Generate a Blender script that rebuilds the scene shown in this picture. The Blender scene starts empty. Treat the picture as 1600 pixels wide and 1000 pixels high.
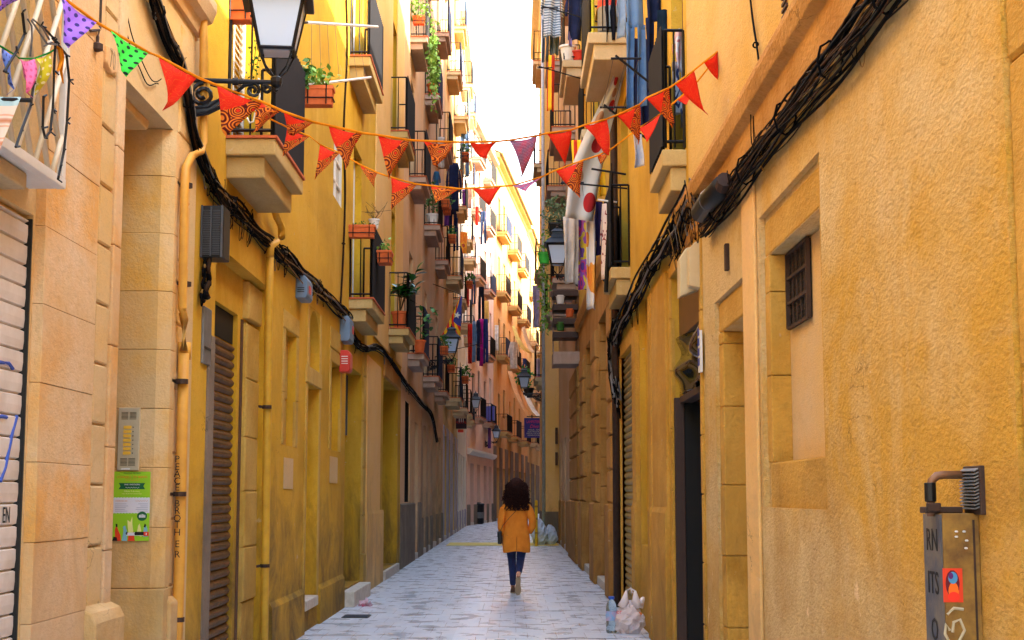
import bpy, bmesh, math, random
from mathutils import Vector, Matrix
random.seed(7)
R = math.radians
scene = bpy.context.scene
col = scene.collection

# ------------------------------------------------------------------ camera model
FPX, TH, HC = 2340.0, R(6.68), 1.44
CT, ST = math.cos(TH), math.sin(TH)

def ray(u, v):
    a, b = (u - 800) / FPX, (500 - v) / FPX
    return (a, CT - ST * b, ST + CT * b)

class Fr:
    """a wall: point at its foot, heading, and which way it looks; coordinates (s along, w out of the wall, z up)"""
    def __init__(self, ox, oy, ang, side):
        self.o = (ox, oy)
        self.ang = ang
        self.d = (math.sin(ang), math.cos(ang))
        self.n = (math.cos(ang) * side, -math.sin(ang) * side)
        self.side = side
    def P(self, s, w, z):
        return Vector((self.o[0] + self.d[0] * s + self.n[0] * w, self.o[1] + self.d[1] * s + self.n[1] * w, z))
    def hit(self, u, v, w=0.0):
        r = ray(u, v)
        ox, oy = self.o[0] + self.n[0] * w, self.o[1] + self.n[1] * w
        t = (ox * self.n[0] + oy * self.n[1]) / (r[0] * self.n[0] + r[1] * self.n[1])
        px, py = r[0] * t - ox, r[1] * t - oy
        return (px * self.d[0] + py * self.d[1], HC + r[2] * t)
    def s(self, u, v=700, w=0.0):
        return self.hit(u, v, w)[0]
    def z(self, u, v, w=0.0):
        return self.hit(u, v, w)[1]

class World:
    def P(self, x, y, z):
        return Vector((x, y, z))
WD = World()
XL, XR = -2.2, 1.44
FL = Fr(XL, 0, 0, 1)
FR = Fr(XR, 0, 0, -1)

def at(u, v, y):
    r = ray(u, v)
    t = y / r[1]
    return (r[0] * t, HC + r[2] * t)

def lin(c):
    out = []
    for k in c:
        k /= 255.0
        out.append(k / 12.92 if k <= 0.04045 else ((k + 0.055) / 1.055) ** 2.4)
    return (out[0], out[1], out[2], 1)

# ------------------------------------------------------------------ materials
def newmat(name):
    m = bpy.data.materials.new(name)
    m.use_nodes = True
    nt = m.node_tree
    nt.nodes.clear()
    out = nt.nodes.new('ShaderNodeOutputMaterial')
    b = nt.nodes.new('ShaderNodeBsdfPrincipled')
    nt.links.new(b.outputs[0], out.inputs[0])
    return m, nt, b

def nn(nt, kind, **kw):
    n = nt.nodes.new('ShaderNode' + kind)
    for k, v in kw.items():
        if k in n.inputs:
            n.inputs[k].default_value = v
        else:
            setattr(n, k, v)
    return n

def ramp(nt, src, a, b):
    n = nt.nodes.new('ShaderNodeMapRange')
    n.inputs['From Min'].default_value = a
    n.inputs['From Max'].default_value = b
    nt.links.new(src, n.inputs['Value'])
    return n.outputs[0]

def mix(nt, fac, a, b):
    n = nt.nodes.new('ShaderNodeMix')
    n.data_type = 'RGBA'
    for sock, val in ((n.inputs[0], fac), (n.inputs[6], a), (n.inputs[7], b)):
        if isinstance(val, (int, float)):
            sock.default_value = val
        elif isinstance(val, tuple):
            sock.default_value = val
        else:
            nt.links.new(val, sock)
    return n.outputs[2]

def math_(nt, op, a, b=None):
    n = nt.nodes.new('ShaderNodeMath')
    n.operation = op
    for i, val in enumerate((a, b)):
        if val is None:
            continue
        if isinstance(val, (int, float)):
            n.inputs[i].default_value = val
        else:
            nt.links.new(val, n.inputs[i])
    return n.outputs[0]

def pos(nt, sx=1, sy=1, sz=1, loc=(0, 0, 0)):
    g = nt.nodes.new('ShaderNodeNewGeometry')
    mp = nt.nodes.new('ShaderNodeMapping')
    mp.inputs['Scale'].default_value = (sx, sy, sz)
    mp.inputs['Location'].default_value = loc
    nt.links.new(g.outputs['Position'], mp.inputs['Vector'])
    return mp.outputs[0]

def noise(nt, vec, scale, detail=5, rough=0.55, dist=0.0):
    n = nn(nt, 'TexNoise', Scale=scale, Detail=detail, Roughness=rough, Distortion=dist)
    nt.links.new(vec, n.inputs['Vector'])
    return n.outputs[0]

def bump(nt, b, h, strength=0.4, dist=0.01):
    n = nn(nt, 'Bump', Strength=strength, Distance=dist)
    nt.links.new(h, n.inputs['Height'])
    nt.links.new(n.outputs[0], b.inputs['Normal'])

def plaster(name, c1, c2, c3, scale=0.9, grain=90, bs=0.5, stain=None, stain_amt=0.5, speck=0.35, rough=0.92, base=None, isl=0, peel=0):
    m, nt, b = newmat(name)
    p = pos(nt, 1, 0.5, 1)
    big = ramp(nt, noise(nt, p, scale, 6, 0.6, 0.3), 0.4, 0.6)
    cc = mix(nt, big, lin(c1), lin(c2))
    st = ramp(nt, noise(nt, pos(nt, 2.6, 0.9, 0.5, (3, 1, 0)), 1.1, 7, 0.68, 0.7), 0.46, 0.72)
    cc = mix(nt, math_(nt, 'MULTIPLY', st, 0.7), cc, lin(c3))
    sp = ramp(nt, noise(nt, p, 28, 6, 0.7), 0.52, 0.75)
    dark = tuple(k * 0.55 for k in lin(c1)[:3]) + (1,)
    cc = mix(nt, math_(nt, 'MULTIPLY', sp, speck), cc, dark)
    if stain:
        g = nn(nt, 'SeparateXYZ')
        nt.links.new(pos(nt), g.inputs[0])
        hgt = ramp(nt, g.outputs[2], 2.3, 0.1)
        ns = noise(nt, pos(nt, 3.2, 1.0, 1.1, (9, 2, 4)), 1.2, 8, 0.72, 0.6)
        f = ramp(nt, math_(nt, 'ADD', ns, math_(nt, 'MULTIPLY', hgt, 0.36)), 0.62, 0.95)
        cc = mix(nt, math_(nt, 'MULTIPLY', f, stain_amt), cc, lin(stain))
    fine = ramp(nt, noise(nt, pos(nt, 1, 0.45, 1), grain * 0.9, 4, 0.75), 0.3, 0.7)
    cc = mix(nt, math_(nt, 'MULTIPLY', fine, 0.32), cc, tuple(k * 0.62 for k in lin(c1)[:3]) + (1,))
    blot = ramp(nt, noise(nt, pos(nt, 1, 0.4, 0.9, (7, 3, 2)), 2.4, 7, 0.7, 0.8), 0.56, 0.74)
    cc = mix(nt, math_(nt, 'MULTIPLY', blot, 0.45), cc, tuple(k * 0.7 for k in lin(c2)[:3]) + (1,))
    chips = ramp(nt, noise(nt, pos(nt, 1, 0.4, 1, (5, 5, 5)), 7, 4, 0.6), 0.71, 0.73)
    cc = mix(nt, math_(nt, 'MULTIPLY', chips, 0.5), cc, mix(nt, 0.6, lin(c2), (0.6, 0.52, 0.4, 1)))
    # hairline cracks, only here and there
    vo = nn(nt, 'TexVoronoi', Scale=1.1); vo.feature = 'DISTANCE_TO_EDGE'
    wv = nn(nt, 'VectorMath', operation='ADD'); nz = nn(nt, 'TexNoise', Scale=3.0, Detail=6.0)
    nt.links.new(p, nz.inputs['Vector']); nt.links.new(p, wv.inputs[0]); nt.links.new(nz.outputs['Color'], wv.inputs[1]); nt.links.new(wv.outputs[0], vo.inputs['Vector'])
    ck = math_(nt, 'MULTIPLY', math_(nt, 'LESS_THAN', vo.outputs['Distance'], 0.004), ramp(nt, noise(nt, pos(nt, 1, 1, 1, (1, 8, 3)), 0.9, 2), 0.62, 0.68))
    cc = mix(nt, math_(nt, 'MULTIPLY', ck, 0.6), cc, tuple(k * 0.3 for k in lin(c1)[:3]) + (1,))
    if peel:
        g3 = nn(nt, 'SeparateXYZ'); nt.links.new(pos(nt), g3.inputs[0])
        pf = math_(nt, 'ADD', noise(nt, pos(nt, 1, 0.7, 1, (2, 6, 1)), 3.2, 7, 0.68, 0.5), math_(nt, 'MULTIPLY', ramp(nt, g3.outputs[2], 1.5, 0.5), 0.16))
        cc = mix(nt, math_(nt, 'MULTIPLY', ramp(nt, pf, 0.735, 0.75), 0.75), cc, lin((226, 196, 146)))
    if isl:
        g2 = nt.nodes.new('ShaderNodeNewGeometry')
        cc = mix(nt, math_(nt, 'MULTIPLY', g2.outputs['Random Per Island'], 0.42), cc, mix(nt, noise(nt, p, 0.8, 1), tuple(k * 0.5 for k in lin(c2)[:3]) + (1,), lin(c3)))
    nt.links.new(cc, b.inputs['Base Color'])
    b.inputs['Roughness'].default_value = rough
    b.inputs['Specular IOR Level'].default_value = 0.2
    h = math_(nt, 'ADD', noise(nt, p, grain, 3, 0.6), math_(nt, 'MULTIPLY', noise(nt, p, 5, 4), 1.6))
    bump(nt, b, h, bs, 0.012)
    return m

def simple(name, c, rough=0.6, metal=0.0, var=0.25, scale=12, bs=0.1, spec=0.4, c2=None):
    m, nt, b = newmat(name)
    p = pos(nt)
    n = noise(nt, p, scale, 5, 0.65)
    d = c2 and lin(c2) or tuple(k * (1 - var) for k in lin(c)[:3]) + (1,)
    cc = mix(nt, ramp(nt, n, 0.35, 0.7), lin(c), d)
    nt.links.new(cc, b.inputs['Base Color'])
    b.inputs['Roughness'].default_value = rough
    b.inputs['Metallic'].default_value = metal
    b.inputs['Specular IOR Level'].default_value = spec
    if bs:
        bump(nt, b, noise(nt, p, scale * 5, 3), bs, 0.004)
    return m

def cloth(name, c, c2=None, var=0.3, scale=6):
    m, nt, b = newmat(name)
    n = noise(nt, pos(nt), scale, 4)
    d = lin(c2) if c2 else tuple(k * (1 - var) for k in lin(c)[:3]) + (1,)
    nt.links.new(mix(nt, ramp(nt, n, 0.4, 0.6), lin(c), d), b.inputs['Base Color'])
    b.inputs['Roughness'].default_value = 0.95
    b.inputs['Specular IOR Level'].default_value = 0.1
    bump(nt, b, noise(nt, pos(nt), 60, 2), 0.15, 0.004)
    # a little light comes through thin cloth
    tr = nn(nt, 'BsdfTranslucent')
    tr.inputs[0].default_value = lin(c)
    mx = nn(nt, 'MixShader')
    mx.inputs[0].default_value = 0.25
    nt.links.new(b.outputs[0], mx.inputs[1])
    nt.links.new(tr.outputs[0], mx.inputs[2])
    out = [q for q in nt.nodes if q.type == 'OUTPUT_MATERIAL'][0]
    nt.links.new(mx.outputs[0], out.inputs[0])
    return m

def uv_of(nt, sx, sy):
    t = nt.nodes.new('ShaderNodeTexCoord')
    mp = nt.nodes.new('ShaderNodeMapping')
    mp.inputs['Scale'].default_value = (sx, sy, 1)
    nt.links.new(t.outputs['UV'], mp.inputs['Vector'])
    return mp.outputs[0]

def dots(name, c, cd, n=6, r=0.28, c3=None):
    m, nt, b = newmat(name)
    v = uv_of(nt, n, n)
    sep = nn(nt, 'SeparateXYZ'); nt.links.new(v, sep.inputs[0])
    row = math_(nt, 'FLOOR', sep.outputs[1])
    off = math_(nt, 'MULTIPLY', math_(nt, 'MODULO', row, 2), 0.5)
    fx = math_(nt, 'SUBTRACT', math_(nt, 'FRACT', math_(nt, 'ADD', sep.outputs[0], off)), 0.5)
    fy = math_(nt, 'SUBTRACT', math_(nt, 'FRACT', sep.outputs[1]), 0.5)
    d = math_(nt, 'SQRT', math_(nt, 'ADD', math_(nt, 'MULTIPLY', fx, fx), math_(nt, 'MULTIPLY', fy, fy)))
    f = math_(nt, 'LESS_THAN', d, r)
    base = lin(c)
    if c3:
        base = mix(nt, ramp(nt, noise(nt, uv_of(nt, 1, 1), 3, 2), 0.4, 0.6), lin(c), lin(c3))
    nt.links.new(mix(nt, f, base, lin(cd)), b.inputs['Base Color'])
    b.inputs['Roughness'].default_value = 0.9
    return m

def bandana(name, cr, co, ck, thr, fine=9):
    """red cloth with a printed black and orange border pattern over part of it"""
    m, nt, b = newmat(name)
    v = uv_of(nt, 1, 1)
    vo = nn(nt, 'TexVoronoi', Scale=3.4)
    nt.links.new(v, vo.inputs['Vector'])
    rings = math_(nt, 'SINE', math_(nt, 'MULTIPLY', vo.outputs['Distance'], fine * 6.0))
    pr = mix(nt, math_(nt, 'GREATER_THAN', rings, 0.1), lin(ck), lin(co))
    pr = mix(nt, math_(nt, 'LESS_THAN', vo.outputs['Distance'], 0.13), pr, lin(cr))
    lines = math_(nt, 'GREATER_THAN', math_(nt, 'SINE', math_(nt, 'MULTIPLY', noise(nt, v, 3.5, 1), 60)), 0.93)
    plain = mix(nt, math_(nt, 'MULTIPLY', lines, 0.45), lin(cr), lin(co))
    sep = nn(nt, 'SeparateXYZ'); nt.links.new(v, sep.inputs[0])
    reg = math_(nt, 'ADD', math_(nt, 'MULTIPLY', sep.outputs[0], 0.55), math_(nt, 'MULTIPLY', sep.outputs[1], 0.6))
    reg = math_(nt, 'ADD', reg, math_(nt, 'MULTIPLY', noise(nt, v, 2, 1), 0.12))
    f = math_(nt, 'GREATER_THAN', reg, thr)
    nt.links.new(mix(nt, f, plain, pr), b.inputs['Base Color'])
    b.inputs['Roughness'].default_value = 0.85
    tr = nn(nt, 'BsdfTranslucent'); tr.inputs[0].default_value = lin(cr)
    mx = nn(nt, 'MixShader'); mx.inputs[0].default_value = 0.3
    nt.links.new(b.outputs[0], mx.inputs[1]); nt.links.new(tr.outputs[0], mx.inputs[2])
    out = [q for q in nt.nodes if q.type == 'OUTPUT_MATERIAL'][0]
    nt.links.new(mx.outputs[0], out.inputs[0])
    return m

def glassmat(name, c, rough=0.08, metal=0.0, spec=0.8):
    m, nt, b = newmat(name)
    b.inputs['Base Color'].default_value = lin(c)
    b.inputs['Roughness'].default_value = rough
    b.inputs['Specular IOR Level'].default_value = spec
    b.inputs['Metallic'].default_value = metal
    return m

def paving(name, bw, rh, c1, c2, mortar, ox=0.0):
    m, nt, b = newmat(name)
    g = nt.nodes.new('ShaderNodeNewGeometry')
    mp = nt.nodes.new('ShaderNodeMapping')
    mp.inputs['Location'].default_value = (ox, 0, 0)
    nt.links.new(g.outputs['Position'], mp.inputs['Vector'])
    br = nn(nt, 'TexBrick', Scale=1.0)
    br.inputs['Mortar Size'].default_value = 0.004
    br.inputs['Mortar Smooth'].default_value = 0.2
    br.inputs['Brick Width'].default_value = bw
    br.inputs['Row Height'].default_value = rh
    br.inputs['Color1'].default_value = (0.1, 0.1, 0.1, 1)
    br.inputs['Color2'].default_value = (0.9, 0.9, 0.9, 1)
    br.inputs['Mortar'].default_value = (0.5, 0.5, 0.5, 1)
    br.offset = 0.4
    wob = nn(nt, 'VectorMath', operation='ADD')
    nz = nn(nt, 'TexNoise', Scale=2.5, Detail=2.0)
    nt.links.new(mp.outputs[0], nz.inputs['Vector'])
    sc = nn(nt, 'VectorMath', operation='SCALE'); sc.inputs['Scale'].default_value = 0.02
    nt.links.new(nz.outputs['Color'], sc.inputs[0])
    nt.links.new(mp.outputs[0], wob.inputs[0]); nt.links.new(sc.outputs[0], wob.inputs[1])
    nt.links.new(wob.outputs[0], br.inputs['Vector'])
    cc = mix(nt, br.outputs['Color'], lin(c1), lin(c2))
    pat = ramp(nt, noise(nt, pos(nt, 1, 0.3, 1), 1.1, 6, 0.65, 0.5), 0.42, 0.66)
    cc = mix(nt, math_(nt, 'MULTIPLY', pat, 0.4), cc, lin(tuple(k * 1.12 for k in c2)))
    spk = ramp(nt, noise(nt, pos(nt, 1, 0.2, 1), 26, 5, 0.7), 0.5, 0.8)
    cc = mix(nt, math_(nt, 'MULTIPLY', spk, 0.18), cc, lin(tuple(k * 0.7 for k in c1)))
    soil = ramp(nt, noise(nt, pos(nt, 1.6, 0.35, 1, (4, 4, 0)), 1.7, 6, 0.7, 0.6), 0.62, 0.8)
    cc = mix(nt, math_(nt, 'MULTIPLY', soil, 0.25), cc, lin((96, 80, 78)))
    cc = mix(nt, br.outputs['Fac'], cc, lin(mortar))
    nt.links.new(cc, b.inputs['Base Color'])
    nt.links.new(ramp(nt, noise(nt, pos(nt), 3, 4), 0.2, 1.1), b.inputs['Roughness'])
    b.inputs['Specular IOR Level'].default_value = 0.45
    inv = math_(nt, 'SUBTRACT', 1.0, br.outputs['Fac'])
    h = math_(nt, 'ADD', math_(nt, 'MULTIPLY', inv, 1.2), math_(nt, 'MULTIPLY', br.outputs['Color'], 0.5))
    h = math_(nt, 'ADD', h, math_(nt, 'MULTIPLY', noise(nt, pos(nt), 40, 4), 0.5))
    bump(nt, b, h, 0.3, 0.006)
    return m

M = {}
# plaster and stone
M['pinkstone'] = plaster('pink_stone', (218, 184, 136), (222, 160, 70), (228, 208, 180), 1.7, 70, 0.4, (158, 124, 76), 0.8, 0.5, isl=1)
M['panel'] = plaster('panel_plaster', (212, 182, 132), (216, 172, 96), (200, 176, 138), 0.9, 110, 0.35, None)
M['jambstone'] = plaster('jamb_stone', (214, 182, 128), (220, 162, 56), (220, 194, 158), 1.7, 60, 0.4, (150, 118, 60), 0.9, isl=1)
M['olive'] = plaster('olive_yellow_plaster', (202, 162, 46), (178, 140, 38), (210, 172, 72), 0.7, 120, 0.4, (116, 90, 46), 0.85)
M['yellow'] = plaster('deep_yellow_plaster', (214, 167, 42), (186, 141, 34), (222, 178, 74), 0.6, 100, 0.4, (96, 76, 44), 1.0)
M['ochrestone'] = plaster('ochre_stone', (206, 168, 76), (184, 142, 50), (216, 184, 112), 1.5, 45, 0.8, (116, 90, 46), 0.9, 0.65, isl=1)
M['peach'] = plaster('peach_plaster', (234, 192, 122), (228, 178, 94), (222, 178, 124), 0.6, 90, 0.3, (150, 126, 90), 0.8)
M['lilac'] = plaster('pinkish_plaster', (222, 184, 140), (210, 166, 116), (212, 182, 154), 0.5, 90, 0.3, (124, 104, 88), 0.7)
M['brownwall'] = plaster('brown_plaster', (200, 164, 124), (180, 146, 110), (190, 162, 138), 0.6, 80, 0.3, (88, 76, 72), 0.8)
M['greywall'] = plaster('grey_plaster', (184, 176, 186), (164, 158, 172), (194, 188, 200), 0.6, 80, 0.3, (94, 88, 92), 0.7)
M['palewall'] = plaster('pale_plaster', (224, 216, 202), (214, 206, 192), (230, 224, 212), 0.5, 80, 0.3)
M['rose'] = plaster('rose_plaster', (222, 190, 172), (212, 176, 160), (228, 202, 186), 0.5, 80, 0.3)
M['orangewall'] = plaster('orange_plaster', (210, 160, 96), (200, 146, 80), (216, 176, 120), 0.5, 80, 0.3)
M['creamwall'] = plaster('cream_plaster', (206, 172, 112), (196, 158, 96), (214, 186, 134), 0.4, 80, 0.3)
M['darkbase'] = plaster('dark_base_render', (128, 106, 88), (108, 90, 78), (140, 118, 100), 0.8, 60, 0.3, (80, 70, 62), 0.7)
M['plinthgrey'] = plaster('grey_plinth_render', (138, 122, 104), (118, 104, 88), (150, 134, 118), 1.5, 60, 0.5, (84, 76, 68), 0.7)
def big_right():
    m = plaster('roughcast_peach', (202, 154, 56), (210, 184, 130), (216, 194, 148), 0.8, 62, 1.0, (158, 118, 58), 0.7, 0.5, peel=1)
    return m
M['roughcast'] = big_right()
M['rightupper'] = plaster('upper_peach_plaster', (210, 174, 104), (202, 156, 66), (206, 168, 106), 0.6, 60, 0.5)
M['rightstone'] = plaster('right_ochre_stone', (210, 160, 66), (182, 132, 40), (218, 178, 98), 1.6, 42, 0.9, (112, 84, 40), 0.85, 0.7, isl=1)
M['rightyellow'] = plaster('right_yellow_plaster', (210, 166, 54), (190, 146, 44), (216, 176, 84), 0.7, 70, 0.45, (140, 108, 52), 0.8)
M['ruststone'] = plaster('rusticated_sandstone', (196, 144, 74), (172, 118, 52), (206, 158, 94), 1.4, 40, 0.8, (106, 76, 44), 0.8, 0.7, isl=1)
M['sill'] = plaster('sill_stone', (190, 166, 126), (172, 146, 106), (196, 178, 146), 2.0, 60, 0.6, None, 0, 0.6)
M['slabedge'] = plaster('balcony_render', (196, 168, 108), (180, 152, 96), (204, 178, 130), 1.5, 80, 0.3)
M['slabbeige'] = plaster('beige_balcony_render', (206, 184, 146), (192, 170, 130), (212, 192, 160), 1.2, 80, 0.3)
M['slabpink'] = plaster('pinkish_balcony_render', (182, 156, 138), (166, 140, 122), (192, 168, 152), 1.2, 80, 0.3)
M['terracotta'] = simple('terracotta_tile', (196, 100, 56), 0.85, c2=(170, 84, 48))
M['pot'] = simple('terracotta_pot', (214, 104, 48), 0.8, c2=(190, 88, 40))
M['whitestep'] = simple('worn_white_step', (204, 198, 186), 0.7, c2=(170, 160, 144))
M['iron'] = simple('black_iron', (19, 18, 22), 0.5, 0.3, 0.3, 20, 0.2)
M['ironbrown'] = simple('rusty_iron', (72, 52, 42), 0.7, 0.3, 0.4, 14, 0.3)
M['screen'] = simple('dark_fabric_screen', (20, 20, 27), 0.9, 0, 0.3, 8)
M['bluescreen'] = simple('dark_blue_screen', (30, 42, 70), 0.85, 0, 0.3, 8)
M['greenshut'] = simple('grey_green_shutter', (76, 92, 92), 0.7, 0, 0.25, 8)
M['bamboo'] = simple('reed_screen', (176, 150, 116), 0.9, 0, 0.45, 30)
M['black'] = simple('black_rubber', (11, 11, 13), 0.5, 0, 0.3, 30)
M['cable'] = simple('black_cable', (9, 8, 10), 0.8, 0, 0.3, 30, 0, 0.08)
M['cablegrey'] = simple('grey_cable', (110, 106, 104), 0.5, 0, 0.3, 30, 0)
M['cableyellow'] = simple('yellow_painted_cable', (140, 100, 36), 0.7, 0, 0.3, 30, 0)
M['cablebrown'] = simple('brown_cable', (58, 40, 27), 0.8, 0, 0.3, 30, 0, 0.1)
M['pipeyellow'] = simple('yellow_painted_pipe', (214, 156, 58), 0.6, 0, 0.2, 9, 0.15, 0.4, (196, 138, 52))
M['pipeolive'] = simple('ochre_painted_pipe', (208, 160, 44), 0.6, 0, 0.2, 9, 0.15, 0.4, (186, 140, 40))
M['pipeblue'] = simple('grey_blue_pipe', (112, 128, 150), 0.6)
M['pipewhite'] = simple('pale_grey_pipe', (176, 180, 186), 0.55)
M['brownshutter'] = simple('brown_rusty_shutter', (112, 80, 46), 0.55, 0.3, 0.5, 10, 0.3, 0.4, (70, 46, 26))
M['yellowshutter'] = simple('yellowed_metal_shutter', (172, 152, 98), 0.5, 0.3, 0.4, 10)
M['darkgreen'] = simple('dark_green_shutter', (42, 58, 54), 0.55, 0.2, 0.3, 10)
M['whiteshutter'] = simple('white_painted_shutter', (214, 206, 198), 0.6, 0.0, 0.12, 5, 0.2, 0.4, (196, 184, 172))
M['whitepaint'] = simple('white_paint', (216, 210, 200), 0.6, 0, 0.12, 8)
M['lattice'] = simple('cream_lattice_paint', (218, 200, 170), 0.55, 0, 0.12, 12)
M['wood'] = simple('dark_wood', (92, 62, 40), 0.7, 0, 0.4, 14)
M['board'] = simple('brown_board', (96, 66, 26), 0.6, 0, 0.3, 5, 0.15, 0.4, (104, 70, 30))
M['darkvoid'] = simple('dark_door_and_painted_shade', (3, 2.5, 2.5), 0.7, 0, 0.2, 6)  # near-black door colour; also paints the shade inside the open hallway and vent
M['doorbrown'] = simple('brown_door_paint', (62, 40, 32), 0.6, 0, 0.3, 8)
M['bluedoor'] = simple('blue_board', (52, 78, 110), 0.6)
M['pane'] = glassmat('window_pane', (30, 34, 40), 0.08)
M['palepane'] = glassmat('curtained_pane', (196, 198, 196), 0.25)
M['mirror'] = glassmat('glossy_film', (70, 74, 82), 0.06, 0.9)
M['boxblue'] = simple('blue_grey_plastic', (104, 128, 152), 0.5, 0, 0.12, 6)
M['alarmred'] = simple('red_plastic', (206, 50, 36), 0.4, 0, 0.12, 6)
M['white'] = simple('white_plastic', (222, 220, 214), 0.5, 0, 0.06, 6)
M['beigeplastic'] = simple('beige_plastic', (206, 184, 138), 0.6, 0, 0.15, 6)
M['steel'] = simple('brushed_steel', (196, 188, 160), 0.42, 0.4, 0.08, 30, 0.05)
M['galv'] = simple('galvanised_metal', (128, 130, 132), 0.5, 0.6, 0.3, 10)
M['ink'] = simple('black_ink', (24, 20, 20), 0.8, 0, 0.1, 6, 0)
M['blueink'] = simple('blue_spray_paint', (52, 82, 170), 0.7, 0, 0.1, 6, 0)
M['whiteink'] = simple('chalky_spray_paint', (190, 180, 150), 0.8, 0, 0.2, 20, 0)
M['leaf'] = simple('green_leaf', (66, 122, 44), 0.5, 0, 0.5, 9, 0, 0.4, (40, 84, 30))
M['leaflight'] = simple('light_green_leaf', (128, 168, 66), 0.55, 0, 0.4, 9, 0, 0.4, (88, 136, 48))
M['leafgrey'] = simple('grey_green_leaf', (112, 140, 100), 0.6, 0, 0.4, 9, 0)
M['stem'] = simple('brown_stem', (86, 66, 40), 0.8)
M['orange_ribbon'] = cloth('orange_tape', (244, 156, 30))
M['greentape'] = cloth('green_tape', (36, 160, 66))
M['flagred'] = bandana('red_bandana', (238, 44, 16), (250, 140, 40), (40, 14, 10), 2.0)
M['flagband'] = bandana('red_bandana_bordered', (238, 46, 18), (252, 140, 36), (30, 8, 6), 0.5, 6)
M['flagband2'] = bandana('red_bandana_printed', (236, 56, 20), (252, 140, 36), (30, 8, 6), 0.24, 5.5)
M['flagpurple'] = dots('lilac_dotted_cloth', (158, 110, 232), (54, 40, 118), 5, 0.24)
M['flaggreen'] = dots('green_dotted_cloth', (62, 226, 74), (14, 52, 34), 5, 0.23)
M['flagblue'] = dots('blue_dotted_cloth', (96, 128, 214), (44, 60, 140), 6, 0.24)
M['flagpink'] = dots('pink_dotted_cloth', (244, 116, 176), (206, 84, 140), 6, 0.24)
M['flagyellow'] = dots('yellow_dotted_cloth', (212, 204, 40), (250, 246, 200), 5, 0.18)
M['flagsequin'] = dots('purple_speckled_cloth', (120, 70, 120), (206, 190, 220), 26, 0.22, (190, 40, 90))
M['lampiron'] = simple('lamp_black_iron', (20, 21, 27), 0.4, 0.3, 0.25, 20, 0.15)
M['lampglass'] = glassmat('frosted_lamp_glass', (176, 196, 222), 0.35)
M['slatdark'] = M['iron']

# ------------------------------------------------------------------ object helpers
RL = {}                                   # world place of each thing's empty

def thing(name, label, cat, loc=(0, 0, 0), group=None, kind=None):
    o = bpy.data.objects.new(name, None)
    o.empty_display_size = 0.1
    col.objects.link(o)
    o.location = loc
    RL[o] = Vector(loc)
    o['label'] = label
    o['category'] = cat
    if group: o['group'] = group
    return o

def root_loc(o):
    while o is not None:
        if o in RL: return RL[o]
        o = o.parent
    return Vector((0, 0, 0))

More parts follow.
